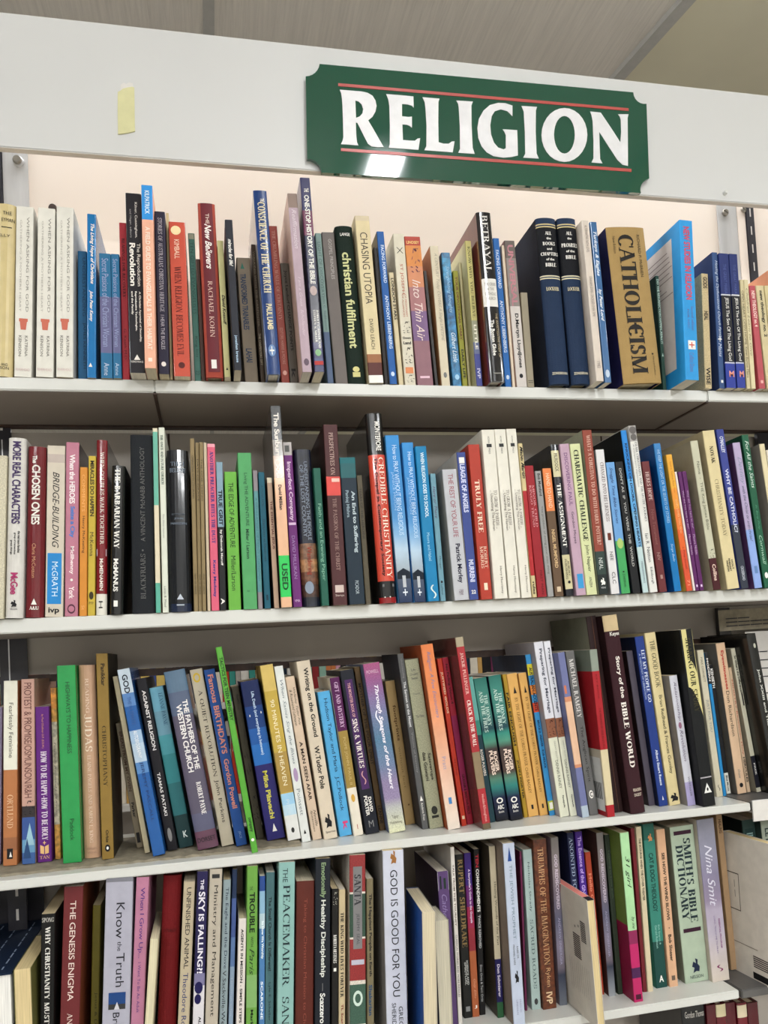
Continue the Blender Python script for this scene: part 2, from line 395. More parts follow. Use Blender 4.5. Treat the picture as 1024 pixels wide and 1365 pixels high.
    if sidepanel:
        mesh('cover_panel',[(xs,.02,h*.1),(xs,.02,h*.93),(xs,d-.004,h*.93),(xs,d-.004,h*.1)],[(0,1,2,3)],t,M['ink'],[rgba(sidepanel)]*4)
        V=[];F=[];rr=random.Random(5)
        for i in range(22):
            if i in (9,13,17,19): continue
            zz=h*(.86-.034*i); l=(d-.03)*(rr.uniform(.75,1) if i<9 else rr.uniform(.3,.7)); k=len(V)
            V+=[(xs-.0001,d-.01-l,zz),(xs-.0001,d-.01-l,zz+.0012),(xs-.0001,d-.01,zz+.0012),(xs-.0001,d-.01,zz)]; F.append((k,k+1,k+2,k+3))
        tag(mesh('blurb_lines',V,F,t,M['ink'],[rgba('8a7a78')]*(4*len(F))),kind='stuff')
    if sidecut:
        mesh('cover_panel',[(xs,.004,0.002),(xs,.004,h*.45),(xs,d-.01,h*.45),(xs,d-.01,.002)],[(0,1,2,3)],t,M['ink'],[rgba(sidecut)]*4)
    if sticker:
        mesh('barcode_sticker',[(xs,.004,h*.03),(xs,.004,h*.35),(xs,d*.62,h*.35),(xs,d*.62,h*.03)],[(0,1,2,3)],t,M['ink'],[rgba('dcdcd8')]*4)
        V=[];F=[]
        for i in range(16):
            a=.008+i*.003; k=len(V)
            V+=[(xs-.0001,a,h*.1),(xs-.0001,a,h*.2),(xs-.0001,a+.0016,h*.2),(xs-.0001,a+.0016,h*.1)]; F.append((k,k+1,k+2,k+3))
        tag(mesh('barcode',V,F,t,M['ink'],[rgba('1c1c1e')]*(4*len(F))),kind='stuff')
    return t
# ---------------------------------------------------------------- room shell
R_=[-5,6,-5,5]
tag(box('floor',R_[0],R_[1],R_[2],R_[3],-.05,0,M['floor']),kind='structure')
def ceilpart(name,x0,x1,y0,y1,m): return tag(box(name,x0,x1,y0,y1,CEIL,CEIL+.05,M[m]),kind='structure')
ceil=empty('ceiling',(0,0,0)); tag(ceil,kind='structure')
for x0,x1,m in ((-5,.034,'ceil'),(.056,6,'ceil')):
    # lay-in boards, 1.2 m long, with narrow recessed joints
    yy=-5
    while yy<4.99:
        box('ceiling_tile',x0,x1,yy+.004,min(yy+1.24,5)-.004 if not (yy<.2<yy+1.24) else yy+1.24-.004,CEIL,CEIL+.02,M[m],ceil); yy+=1.25
box('backing',-5,6,-5,5,CEIL+.02,CEIL+.05,M['bar'],ceil)
box('ceiling_bar',.034,.056,-5,5,CEIL-.004,CEIL+.02,M['bar'],ceil)
# lowered greenish panel whose edge and bar run a little askew, as in the photograph
def askew(name,xa,xb,z0,z1,m):
    k=lambda x,y:(x-.145*(y-.48))
    V=[(k(x,y) if x<3 else x,y,z_) for z_ in (z0,z1) for y in (-5,5) for x in (xa,xb)]
    return mesh(name,V,boxv(0,1,0,1,0,1)[1],ceil,M[m])
askew('lowered_panel',.9625,6,CEIL-.009,CEIL-.0005,'ceilg'); askew('ceiling_bar',.936,.963,CEIL-.013,CEIL-.0004,'bar')
tag(box('wall_left',-5.05,-5,-5,5,0,CEIL,M['wall']),kind='structure')
tag(box('wall_right',6,6.05,-5,5,0,CEIL,M['wall']),kind='structure')
tag(box('wall_back',-5,6,5,5.05,0,CEIL,M['wall']),kind='structure')
tag(box('wall_front',-5,6,-5.05,-5,0,CEIL,M['wall']),kind='structure')
PLACE=['%s of the %s row of ceiling battens'%(a,b_) for b_ in ('nearest front','far front','overhead','rear') for a in ('middle','left','right')]
for (x,y,l,dr,s),pl in zip(BATTENS,PLACE):
    t=empty('fluorescent_light',(x,y,CEIL),(0,0,0 if dr=='y' else math.pi/2),'white fluorescent light, '+pl,'light','fluorescent lights on the ceiling')
    box('housing',-.05,.05,-l/2,l/2,-.045,-.013,M['plastic'],t,.004)
    box('end_cap',-.05,.05,-l/2-.02,-l/2,-.06,-.013,M['plastic'],t,.004)
    box('end_cap',-.05,.05,l/2,l/2+.02,-.06,-.013,M['plastic'],t,.004)
    n=10; V=[];F=[]
    for yy in (-l/2+.002,l/2-.002):
        V+=[(.04*math.cos(math.pi*(1+i/n)),yy,-.0455+.018*math.sin(math.pi*(1+i/n))) for i in range(n+1)]
    for i in range(n): F.append((i,n+1+i,n+2+i,i+1))
    F.append((0,n,2*n+1,n+1))
    mesh('diffuser',V,F,t,lampmat(s))
# ---------------------------------------------------------------- bookcase
ZS=[Z0+v for v in (1.0186,.855,.5662,.2859,0,-.2456,-.56,-.87,-1.2)]
bc=empty('bookcase',(0,0,0),label='white wall bookcase with long shelves, black uprights and header board',cat='bookcase')
XL,XR=-1.55,2.3
hb=box('header_board',XL,XR,.0,.0085,ZS[1],ZS[0],M['header'],bc,.0008)
box('lower_edge',XL,XR,.0006,.0084,ZS[1]-.0012,ZS[1]-.0001,M['edge'],hb)
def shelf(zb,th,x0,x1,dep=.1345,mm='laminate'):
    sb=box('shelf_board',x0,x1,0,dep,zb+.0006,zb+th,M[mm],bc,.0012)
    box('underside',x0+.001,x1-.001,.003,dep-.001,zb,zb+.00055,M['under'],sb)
for k_,th in ((2,.0157),(3,.0171)):
    xs=[XL,-.0548,.6858,1.4258,XR]
    for a,b_ in zip(xs[:-1],xs[1:]):
        if k_==2: 
            shelf(ZS[k_],th,a+.0002,b_-.0002)
            if b_<XR: box('joint_strip',b_-.0019,b_+.0019,.001,.134,ZS[k_]-.0016,ZS[k_]-.0001,M['strip'],bc)
        elif a==XL: shelf(ZS[k_],th,XL,XR)
for k_,th,xe,dp in ((4,.0114,.7058,.2),(5,.0119,.6675,.2)):
    shelf(ZS[k_],th,XL,xe,dp); shelf(ZS[k_]-.001,th,xe+.004,XR,dp-.002,'steel')
shelf(ZS[6],.016,XL,XR,.2); shelf(ZS[7],.016,XL,XR,.2); shelf(ZS[8]+.02,.016,XL,XR,.2)
box('kick_board',XL,XR,.02,.03,0,ZS[8]+.0199,M['laminate'],bc)
# back panels, one behind each shelf space
def panel(z0,z1,m,y=.15,joints=(-.0473,.6016,1.35)):
    xs=[XL]+list(joints)+[XR]
    for a,b_ in zip(xs[:-1],xs[1:]): box('back_panel',a+.0015,b_-.0015,y,y+.006,z0,z1,M[m],bc)
    if m!='panelwhite': 
        for j in joints[:2]: box('joint_strip',j-.0014,j+.0014,y+.001,y+.005,z0,z1,M['strip'],bc)
panel(ZS[2]+.0165,Z0+.99,'panelwhite',joints=(-.63,1.24))
panel(ZS[3]+.018,ZS[2]-.0165+.0105,'panelshade')
panel(Z0+.2385,ZS[3]+.0105,'panelshade',joints=(-.63,1.24))
box('rear_strip',XL,XR,.135,.1495,ZS[2]-.0018,ZS[2]+.0035,M['strip'],bc)
box('rear_strip',XL,XR,.1465,.1565,Z0+.2285,Z0+.2383,M['strip'],bc)
panel(ZS[6]+.017,ZS[4]-.03,'panelshade',.201,(-.63,1.24))
panel(0.02,ZS[6]-.01,'panelshade',.201,(-.63,1.24))
# uprights: slotted steel at each bay end
def upright(x0,x1,y1=.1492):
    ur=box('upright',x0,x1,y1-.006,y1,.0,Z0+1.0,M['black'],bc,.0005)
    V=[];F=[];zz=Z0-1.1
    i=0
    while zz<Z0+.97:
        v,f=boxv(x0+(x1-x0)*.44,x0+(x1-x0)*.58,y1-.0063,y1-.0059,zz,zz+.014); k=len(V); V+=v; F+=[tuple(a+k for a in q) for q in f]; zz+=.0302
    tag(mesh('slots',V,F,ur,M['paper']),kind='stuff')
for a,b_ in ((-.2705,-.2482),(.8829,.8976)): upright(a,b_)
box('upright_channel',-.2665,-.2365,.1415,.1429,ZS[4]+.012,ZS[2]-.018,M['black'],bc)
box('upright_channel',-.40,-.2365,.188,.19,ZS[5]+.013,ZS[4]-.001,M['black'],bc)
box('upright_seam',-.2593,-.2578,.1409,.1414,ZS[4]+.012,ZS[2]-.018,M['alu'],bc)
for a,b_ in ((-.2478,-.216),(.8327,.8675)): box('metal_strip',a,b_,.1462,.1495,ZS[2]+.018,Z0+.985,M['alu'],bc,.0004)
box('metal_strip',.8678,.8825,.1452,.1495,ZS[2]+.018,Z0+.985,M['panelwhite'],bc,.0004)
box('upright_channel',.7765,.7965,.1405,.1495,ZS[4]+.012,ZS[3]-.001,M['steel'],bc)
box('upright_channel',.866,.893,.135,.1425,ZS[3]+.018,ZS[2]-.004,M['black'],bc)
def disc(name,x,y,zc,r,m,parent,dep=.003,slot=False):
    n=20; V=[(x,y-dep,zc)]
    for rr,yy in ((r*.8,y-dep),(r,y-dep*.6),(r,y)):
        V+=[(x+rr*math.cos(2*math.pi*i/n),yy,zc+rr*math.sin(2*math.pi*i/n)) for i in range(n)]
    F=[(0,1+i,1+(i+1)%n)[::1] for i in range(n)]
    for k in (0,1):
        for i in range(n): a=1+k*n+i; b_=1+k*n+(i+1)%n; F.append((a,a+n,b_+n,b_))
    o=mesh(name,V,F,parent,m)
    if slot: mesh('screw_slot',[(x-r*.7,y-dep-.0001,zc+r*.42),(x-r*.6,y-dep-.0001,zc+r*.55),(x+r*.7,y-dep-.0001,zc-r*.42),(x+r*.6,y-dep-.0001,zc-r*.55)],[(0,1,2,3),(3,2,1,0)],parent,M['black'])
    return o
disc('screw_head',-.2285,.1462,Z0+.9295,.0058,M['screw'],bc,.006); disc('screw_washer',-.2275,.1462,Z0+.9285,.0072,M['alu'],bc,.002)
disc('screw_head',.8455,.1462,Z0+.9285,.0056,M['screw'],bc,.004,True); disc('screw_head',.8795,.1452,Z0+.935,.0045,M['screw'],bc,.003,True)
disc('push_pin',.7365,0,Z0+.8665,.0028,M['laminate'],bc,.005)
tag(disc('brown_knob',-.1863,.15,Z0+.868,.0055,M['strip'],None,.006),'small brown peg on the cream back panel above white paperbacks','peg')
# price card in its holder on the neighbouring shelf
pc=empty('price_card_holder',(.7075,-.001,Z0-.0135),label='white price card holder on the grey shelf end, right edge',cat='label holder')
box('price_card',0,.09,-.0012,0,0,.0275,M['paper'],pc); box('holder_rail',0,.09,.0001,.0009,-.0005,.028,M['plastic'],pc)
# cardboard under the books at the left of the third shelf
nn=60; V=[];F=[]
for i in range(nn+1):
    x=-.36+.475*i/nn if False else -.36+.46*i/nn-.0
    e=.020+.0015*math.sin(i*2.2)
    V+=[(x,e,0),(x,e,.0028+.0005*math.sin(i*3.1)),(x,.16,.0028),(x,.16,0)]
for i in range(nn):
    a=4*i
    for p,q in ((0,1),(1,2),(2,3),(3,0)): F.append((a+p,a+q,a+4+q,a+4+p)[::-1])
o=mesh('cardboard_sheet',V,F,None,M['card']); o.location=(-.005,0,SHELF[3]+.0001)
tag(o,'sheet of corrugated cardboard lying under books, left end of third shelf','cardboard')
# loose papers behind the charcoal hardcover
def paper(name,x0,x1,z0,z1,y,tilt,lab,m,lines,zl=(.9,.1)):
    t=empty(name,(x0,y,z0),(0,math.radians(tilt),0),lab,'paper')
    w_,h_=x1-x0,z1-z0; n=8; V=[];F=[]
    for i in range(n+1):
        u=i/n; yy=.006*math.sin(u*2.4); V+=[(u*w_,yy,0),(u*w_,yy,h_),(u*w_,yy+.0004,h_),(u*w_,yy+.0004,0)]
    for i in range(n):
        a=4*i
        for p,q in ((0,1),(1,2),(2,3),(3,0)): F.append((a+p,a+4+p,a+4+q,a+q))
    mesh('sheet',V,F,t,m)
    V=[];F=[];rr=random.Random(2)
    for i in range(lines):
        zz=h_*(zl[0]-(zl[0]-zl[1])*i/max(lines-1,1))
        for j in range(n-1):
            if rr.random()<.1: continue
            u0,u1=(j+.55)/n,(j+1.5)/n; k=len(V)
            V+=[(u0*w_,.006*math.sin(u0*2.4)-.0006,zz),(u1*w_,.006*math.sin(u1*2.4)-.0006,zz),(u1*w_,.006*math.sin(u1*2.4)-.0006,zz+.0016),(u0*w_,.006*math.sin(u0*2.4)-.0006,zz+.0016)]; F.append((k,k+1,k+2,k+3))
    tag(mesh('text_lines',V,F,t,M['black']),kind='stuff')
paper('paper_sheet',.800,.925,SHELF[3]+.001,Z0+.245,.112,0,'white printed sheet standing behind the charcoal hardcover',M['paper'],13,(.86,.2))
paper('paper_slip',.748,.925,Z0+.2475,Z0+.2795,.10,-1.0,'creased tan paper slip under second shelf, right edge',M['card'],3,(.55,.2))
# ---------------------------------------------------------------- sign
SGN=[[(0.16376, 2.23979), (0.16254, 2.23528), (0.16035, 2.23106), (0.15731, 2.22739), (0.15362, 2.22448), (0.14951, 2.22251), (0.14524, 2.22158), (0.14167, 2.11445), (0.14618, 2.11441), (0.15041, 2.11312), (0.15405, 2.11065), (0.1568, 2.10715), (0.15847, 2.10286), (0.1589, 2.09809), (0.60098, 2.10318), (0.60029, 2.10658), (0.60074, 2.1105), (0.60247, 2.11466), (0.60551, 2.11869), (0.6098, 2.12223), (0.61514, 2.12489), (0.61915, 2.23138), (0.6144, 2.23083), (0.60979, 2.23158), (0.60573, 2.23362), (0.60259, 2.23685), (0.60066, 2.24105), (0.60016, 2.24592)]]
sg=empty('religion_sign',(0,0,0),label='dark green notched sign reading RELIGION on header board',cat='sign')
prism('sign_plate',SGN[0],-.0075,-.0025,M['sign'],sg)
mred=mat('sign_red',.3,col='b4504a'); mwh=mat('sign_white',.35,col='e2e1e2'); 
for nm,ps,hs in [('letter_r', [(0.18783, 2.20804), (0.20247, 2.20829), (0.21672, 2.20851), (0.22382, 2.20752), (0.23009, 2.20426), (0.2336, 2.19831), (0.23464, 2.19115), (0.23279, 2.18371), (0.22857, 2.17655), (0.22255, 2.17117), (0.22843, 2.16085), (0.23493, 2.14864), (0.24103, 2.13758), (0.2338, 2.13673), (0.22521, 2.13697), (0.22064, 2.14043), (0.21594, 2.15012), (0.21128, 2.16052), (0.2083, 2.16674), (0.20642, 2.16705), (0.206, 2.15045), (0.20644, 2.1409), (0.20812, 2.13697), (0.19631, 2.13693), (0.18573, 2.13675), (0.18811, 2.14173), (0.1893, 2.14661), (0.18984, 2.16579), (0.19028, 2.18739), (0.19007, 2.19697), (0.18948, 2.20364)], [[(0.20726, 2.196), (0.21171, 2.19498), (0.21532, 2.19147), (0.21691, 2.1856), (0.21564, 2.17969), (0.21184, 2.17524), (0.20697, 2.17287)]]), ('letter_e', [(0.24833, 2.20824), (0.26724, 2.20865), (0.2843, 2.20861), (0.28394, 2.19389), (0.28163, 2.19612), (0.27633, 2.19732), (0.26853, 2.1973), (0.26759, 2.18064), (0.27584, 2.18043), (0.28078, 2.18137), (0.27993, 2.16666), (0.27713, 2.16884), (0.27354, 2.16998), (0.26746, 2.16992), (0.267, 2.14898), (0.27599, 2.14902), (0.28283, 2.14937), (0.28669, 2.15262), (0.29016, 2.15341), (0.28705, 2.13779), (0.26561, 2.13746), (0.24749, 2.13715), (0.24921, 2.14213), (0.25082, 2.16648), (0.25159, 2.19325), (0.25062, 2.20166)], []), ('letter_l', [(0.29659, 2.20883), (0.31958, 2.20911), (0.31782, 2.2045), (0.31595, 2.17725), (0.31482, 2.15015), (0.32143, 2.14875), (0.32842, 2.14934), (0.33285, 2.15267), (0.33663, 2.15324), (0.33322, 2.13819), (0.3146, 2.13812), (0.29489, 2.13795), (0.29794, 2.14382), (0.29977, 2.17088), (0.29974, 2.19539), (0.29918, 2.2027)], []), ('letter_i', [(0.34252, 2.20886), (0.36522, 2.20957), (0.36284, 2.20387), (0.36139, 2.17642), (0.36105, 2.14666), (0.36333, 2.13869), (0.34071, 2.13831), (0.34356, 2.14397), (0.34521, 2.17496), (0.34522, 2.19971), (0.34476, 2.20462)], []), ('letter_g', [(0.42045, 2.20939), (0.4108, 2.21173), (0.40048, 2.21124), (0.3887, 2.20711), (0.37926, 2.19872), (0.37216, 2.18685), (0.36934, 2.17417), (0.36975, 2.16056), (0.37363, 2.14972), (0.38025, 2.14209), (0.38938, 2.13762), (0.40338, 2.13676), (0.41506, 2.13871), (0.42375, 2.14142), (0.42455, 2.16153), (0.425, 2.17612), (0.4046, 2.17557), (0.40671, 2.1725), (0.40849, 2.16816), (0.40731, 2.15006), (0.40411, 2.14805), (0.39654, 2.14991), (0.39107, 2.15617), (0.38769, 2.16709), (0.38746, 2.17953), (0.39031, 2.19227), (0.39512, 2.19946), (0.40379, 2.20278), (0.41268, 2.20111), (0.41951, 2.19497)], []), ('letter_i', [(0.43346, 2.21013), (0.45544, 2.21096), (0.45352, 2.20571), (0.45129, 2.17644), (0.45056, 2.14612), (0.45325, 2.13955), (0.43109, 2.13901), (0.43433, 2.14479), (0.43582, 2.17507), (0.4361, 2.20281)], []), ('letter_o', [(0.52626, 2.17844), (0.52481, 2.16994), (0.52174, 2.16173), (0.51721, 2.15424), (0.51146, 2.14783), (0.50477, 2.14283), (0.4975, 2.13949), (0.49001, 2.13795), (0.48266, 2.1383), (0.47584, 2.1405), (0.46986, 2.14444), (0.46503, 2.14993), (0.46158, 2.15668), (0.45968, 2.16436), (0.45941, 2.1726), (0.4608, 2.181), (0.46378, 2.18913), (0.46821, 2.1966), (0.47386, 2.20303), (0.48048, 2.20811), (0.48772, 2.21156), (0.49523, 2.21321), (0.50263, 2.21297), (0.50955, 2.21084), (0.51563, 2.20692), (0.52056, 2.20141), (0.52408, 2.19459), (0.52601, 2.1868)], [[(0.50792, 2.17709), (0.50712, 2.17118), (0.5056, 2.1655), (0.50342, 2.16034), (0.50071, 2.15596), (0.49759, 2.15258), (0.49424, 2.15037), (0.4908, 2.14943), (0.48747, 2.14981), (0.48439, 2.15149), (0.48173, 2.15438), (0.47962, 2.15833), (0.47815, 2.16316), (0.47741, 2.16862), (0.47744, 2.17443), (0.47822, 2.18031), (0.47972, 2.18598), (0.48187, 2.19113), (0.48457, 2.19553), (0.48767, 2.19894), (0.49102, 2.20119), (0.49446, 2.20216), (0.49782, 2.20181), (0.50092, 2.20016), (0.5036, 2.19727), (0.50573, 2.1933), (0.50721, 2.18844), (0.50795, 2.18295)]]), ('letter_n', [(0.53297, 2.2119), (0.54841, 2.2118), (0.5558, 2.20113), (0.56566, 2.18653), (0.57499, 2.17184), (0.57725, 2.18755), (0.57795, 2.20445), (0.57689, 2.20876), (0.57438, 2.2119), (0.59019, 2.21337), (0.58841, 2.20801), (0.58625, 2.17539), (0.58387, 2.13977), (0.57597, 2.14069), (0.56875, 2.14682), (0.55599, 2.16636), (0.54428, 2.18464), (0.54333, 2.16401), (0.54284, 2.14601), (0.54595, 2.14037), (0.52974, 2.14036), (0.53314, 2.14651), (0.5349, 2.17099), (0.53558, 2.19929), (0.5345, 2.2069)], []), ('red_rule', [(0.18636, 2.21651), (0.59083, 2.22201), (0.59087, 2.21807), (0.18616, 2.21265)], []), ('red_rule', [(0.18546, 2.13152), (0.5888, 2.13593), (0.58848, 2.13167), (0.18526, 2.1277)], [])]:
    prism(nm,ps,-.0081,-.0076,mred if nm=='red_rule' else mwh,sg,hs)
for x_ in (.25,.5): box('sign_spacer',x_,x_+.02,-.0024,-.0001,Z0+.90,Z0+.92,M['plastic'],sg)
tp=empty('masking_tape',(0,0,0),label='piece of yellowed masking tape on white header, left part',cat='tape')
P=[(-0.08302, 2.18286), (-0.07948, 2.18508), (-0.07679, 2.18769), (-0.07151, 2.18962), (-0.06624, 2.19109), (-0.06366, 2.19041), (-0.06442, 2.15942), (-0.06489, 2.13603), (-0.07368, 2.13292), (-0.08455, 2.13057), (-0.08397, 2.1576)]
prism('tape_strip',P,-.0016,-.0001,M['tape'],tp)
prism('torn_paper',[(-0.08049, 2.18125), (-0.0792, 2.19259), (-0.07561, 2.19576), (-0.07307, 2.19415), (-0.06952, 2.19638), (-0.06519, 2.19589), (-0.06461, 2.18844), (-0.07166, 2.18586)],-.0010,-.0002,M['paper'],tp)
# ---------------------------------------------------------------- far bookcase seen through the gap
fb=empty('far_bookcase',(0,1.27,0),label='grey bookcase of small books seen through gap behind third shelf',cat='bookcase')
FZ=[1.13,1.385,1.64,1.9]
for zz in [.1,.36,.62,.88]+FZ: box('shelf_board',-1.4,1.9,0,.25,zz-.018,zz,M['wall'],fb,.001)
box('back_panel',-1.4,1.9,.25,.26,.05,2.05,M['panelshade'],fb)
for x_ in (-1.42,.2,1.9): box('end_panel',x_,x_+.018,-.005,.262,0,2.06,M['wall'],fb)
PAL=['d09ab0','2f6f9f','b8402c','e0d8c8','27384c','c8a060','3f8f84','8c2c30','d8d4cc','1c1c20','c87c4c','4c5c9c','8fb0a0','e0c470','6a2c50','a8a29a']
protos=[]
CN=['pink','blue','brick red','cream','navy','mustard','teal','dark red','off-white','black','orange','violet-blue','sage green','pale yellow','plum','taupe']
def farbook(proto,x,y,zz,rz):
    c=proto.copy(); COL.objects.link(c); c.location=(x,y,zz); c.rotation_euler=(0,rz,0)
    return c
for i,c in enumerate(PAL):
    w_=.013+.003*(i%5); h_=.165+.012*(i%4)
    V,F=[],[]
    v,f=boxv(-w_/2,w_/2,0,.13,0,h_); V+=v;F+=f
    cols=[rgba(c)]*24
    v,f=boxv(-w_*.35,w_*.35,-.0006,-.0001,h_*.62,h_*.8); F+=[tuple(a+8 for a in q) for q in f]; V+=v
    cols+= [rgba('e6e2d8' if i%3 else '26262a')]*24
    o=mesh('paperback_book',V,F,None,M['matte'],cols); o.location=(-1.3+.02*i,1.29,FZ[0]+.001)
    tag(o,'small '+CN[i]+' book on the far bookcase seen through the gap','book','books on the far bookcase'); o['_w']=w_; protos.append(o)
first=set()
for r,zz in enumerate(FZ[:2]):
    x=-.62
    while x<.95:
        o=random.choice(protos); w_=o['_w']
        if random.random()<.08: x+=.03
        if o.name not in first: first.add(o.name); o.location=(x+w_/2,1.29,zz+.0005); o.rotation_euler=(0,0,0)
        else: farbook(o,x+w_/2,1.288+random.random()*.01,zz+.0005,0)
        x+=w_+.0012
for o in protos:
    if o.name not in first: bpy.data.objects.remove(o)
for o in bpy.data.objects:
    if '_w' in o: del o['_w']
# ---------------------------------------------------------------- the books
# book(shelf, x mm, y mm, width, height, depth, lean deg, kind, spine colour, side colour, label, lettering, ...)
book(1,-224.1,-0.8,22.6,204.3,127,2.93,'h','c9b98a','c9b98a','tan cloth book cut by left edge of top shelf',[('THE', 0.045, 0.065, 0.62, 0.42, '1e1d20', 'H'), ('EYMAN', 0.085, 0.105, 0.66, 0.6, '1e1d20', 'H'), ('#box', 0.135, 0.14, 0.6, 0.5, '1e1d20', ''), ('ELLY', 0.18, 0.195, 0.5, 0.55, '1e1d20', 'H'), ('AND', 0.925, 0.94, 0.65, 0.3, '1e1d20', 'H'), ('SON', 0.945, 0.96, 0.65, 0.4, '1e1d20', 'H')],rd=0.25)
book(1,-201.2,0.3,18.8,202.7,126,2.49,'p','d9d6cc','cfccc4','white paperback with flowerpot spine, leftmost of three alike on top shelf',[('WHEN ASKING FOR GOD', 0.06, 0.62, 0.7, 0.16, '8c8982', ''), ('GATHERING A MOTHERS HEART', 0.08, 0.62, 0.3, 0.11, 'b0aca4', ''), ('#pot', 0.66, 0.725, 0.5, 0.5, 'c4705c', ''), ('KATRINA', 0.76, 0.88, 0.68, 0.17, '77746e', ''), ('KENISON', 0.76, 0.88, 0.32, 0.17, '77746e', ''), ('RIVERHEAD', 0.95, 0.965, 0.5, 0.8, 'cdb7b4', 'H')])
book(1,-177.3,-1.1,19.1,201.7,125,2.51,'p','d9d6cc','cfccc4','white paperback with flowerpot spine, middle of three alike on top shelf',[('WHEN ASKING FOR GOD', 0.06, 0.62, 0.7, 0.16, '8c8982', ''), ('GATHERING A MOTHERS HEART', 0.08, 0.62, 0.3, 0.11, 'b0aca4', ''), ('#pot', 0.66, 0.725, 0.5, 0.5, 'c4705c', ''), ('KATRINA', 0.76, 0.88, 0.68, 0.17, '77746e', ''), ('KENISON', 0.76, 0.88, 0.32, 0.17, '77746e', ''), ('RIVERHEAD', 0.95, 0.965, 0.5, 0.8, 'cdb7b4', 'H')])
book(1,-155.1,-2.4,18.8,203.5,126,2.07,'p','d9d6cc','cfccc4','white paperback with flowerpot spine, rightmost of three alike on top shelf',[('WHEN ASKING FOR GOD', 0.06, 0.62, 0.7, 0.16, '8c8982', ''), ('GATHERING A MOTHERS HEART', 0.08, 0.62, 0.3, 0.11, 'b0aca4', ''), ('#pot', 0.66, 0.725, 0.5, 0.5, 'c4705c', ''), ('KATRINA', 0.76, 0.88, 0.68, 0.17, '77746e', ''), ('KENISON', 0.76, 0.88, 0.32, 0.17, '77746e', ''), ('RIVERHEAD', 0.95, 0.965, 0.5, 0.8, 'cdb7b4', 'H')])
book(1,-137.4,12.0,10.3,159.0,100,1.79,'p','1f5f86','1f5f86','dark blue paperback half hidden behind blue Living Hope book on top shelf',[('UNDERSTANDING', 0.05, 0.5, 0.7, 0.35, '143f5c', ''), ('JAMES KENNETH', 0.55, 0.9, 0.7, 0.35, '143044', '')])
book(1,-125.4,-2.6,10.1,197.2,122,2.06,'p','1b74ad','1b74ad','bright blue paperback titled The Living Hope of Christians on top shelf',[('The Living Hope of Christians', 0.06, 0.43, 0.55, 0.5, 'e6e3dc', 'bi'), ('John Peter Kenny', 0.47, 0.66, 0.45, 0.45, 'e6e3dc', 'bi'), ('#tri', 0.91, 0.935, 0.4, 0.4, 'e6e3dc', '')],gl=1)
book(1,-108.2,-2.6,13.3,150.1,100,1.22,'p','2a6f96','2a6f96','blue paperback titled Secret Passions, left of two alike on top shelf',[('Secret Passions of the Christian Woman', 0.04, 0.75, 0.5, 0.55, '9aa3c4', 'c'), ('Anne', 0.88, 0.98, 0.5, 0.45, 'b9c7d8', '')],bands=[(0.35, 0.8, '6b6a8e')])
book(1,-96.2,-3.3,9.4,149.7,100,1.06,'p','2a6f96','2a6f96','blue paperback titled Secret Passions, right of two alike on top shelf',[('Secret Passions of the Christian Woman', 0.04, 0.75, 0.5, 0.55, '9aa3c4', 'c'), ('Anne', 0.88, 0.98, 0.5, 0.45, 'b9c7d8', '')],bands=[(0.35, 0.8, '6b6a8e')])
book(1,-86.8,1.2,8.5,190.9,118,0.98,'p','b23540','b23540','crimson paperback titled Readings for Recovery on top shelf',[('READINGS FOR RECOVERY', 0.1, 0.48, 0.5, 0.4, '5c1620', 'b'), ('G. Keath M.D.', 0.68, 0.88, 0.5, 0.35, '5c1620', '')])
book(1,-71.8,-22.1,17.8,214.3,133,0.91,'p','26252c','26252c','black glossy paperback titled The Reproduction Revolution on top shelf',[('Kilner, Cunningham,', 0.05, 0.25, 0.62, 0.2, 'e6e3dc', ''), ('and Hager, editors', 0.09, 0.25, 0.28, 0.15, 'a9a7a6', ''), ('The Reproduction', 0.28, 0.52, 0.72, 0.28, 'e6e3dc', 'c'), ('Revolution', 0.28, 0.52, 0.36, 0.36, 'e6e3dc', 'bc'), ('A Christian Appraisal of Sexuality,', 0.55, 0.83, 0.75, 0.15, 'e6e3dc', 'b'), ('Reproductive Technologies,', 0.55, 0.77, 0.5, 0.15, 'e6e3dc', 'b'), ('and the Family', 0.55, 0.68, 0.27, 0.15, 'e6e3dc', 'b'), ('#tri', 0.9, 0.93, 0.5, 0.4, 'e6e3dc', ''), ('EERDMANS', 0.935, 0.945, 0.5, 0.75, 'e6e3dc', 'H')],gl=1)
book(1,-56.2,-38.0,12.4,215.8,134,1.16,'p','e3ad93','e3ad93','peach paperback with bright blue top band on top shelf',[('KILPATRICK', 0.03, 0.16, 0.5, 0.42, 'cfe2f0', 'b'), ('A FIELD GUIDE TO EVANGELICALS & THEIR HABITAT', 0.23, 0.9, 0.5, 0.42, 'f2dccc', 'b'), ('#box', 0.945, 0.965, 0.5, 0.35, 'f2dccc', '')],bands=[(0, 0.19, '2f8fd2')])
book(1,-42.2,-20.0,12.0,195.6,121,0.78,'p','26223a','26223a','dark navy paperback about stories of Christian heritage on top shelf',[('STORIES OF AUSTRALIAS CHRISTIAN HERITAGE', 0.04, 0.62, 0.5, 0.4, 'b9b6bd', ''), ('I HEAR THE BUGLES', 0.64, 0.85, 0.5, 0.35, 'b9b6bd', ''), ('#dot', 0.925, 0.955, 0.5, 0.45, 'e6e3dc', '')])
book(1,-34.4,-1.8,3.1,204.7,127,0.87,'p','cdbb94','cdbb94','thin cream paperback between navy book and orange-red book on top shelf',[])
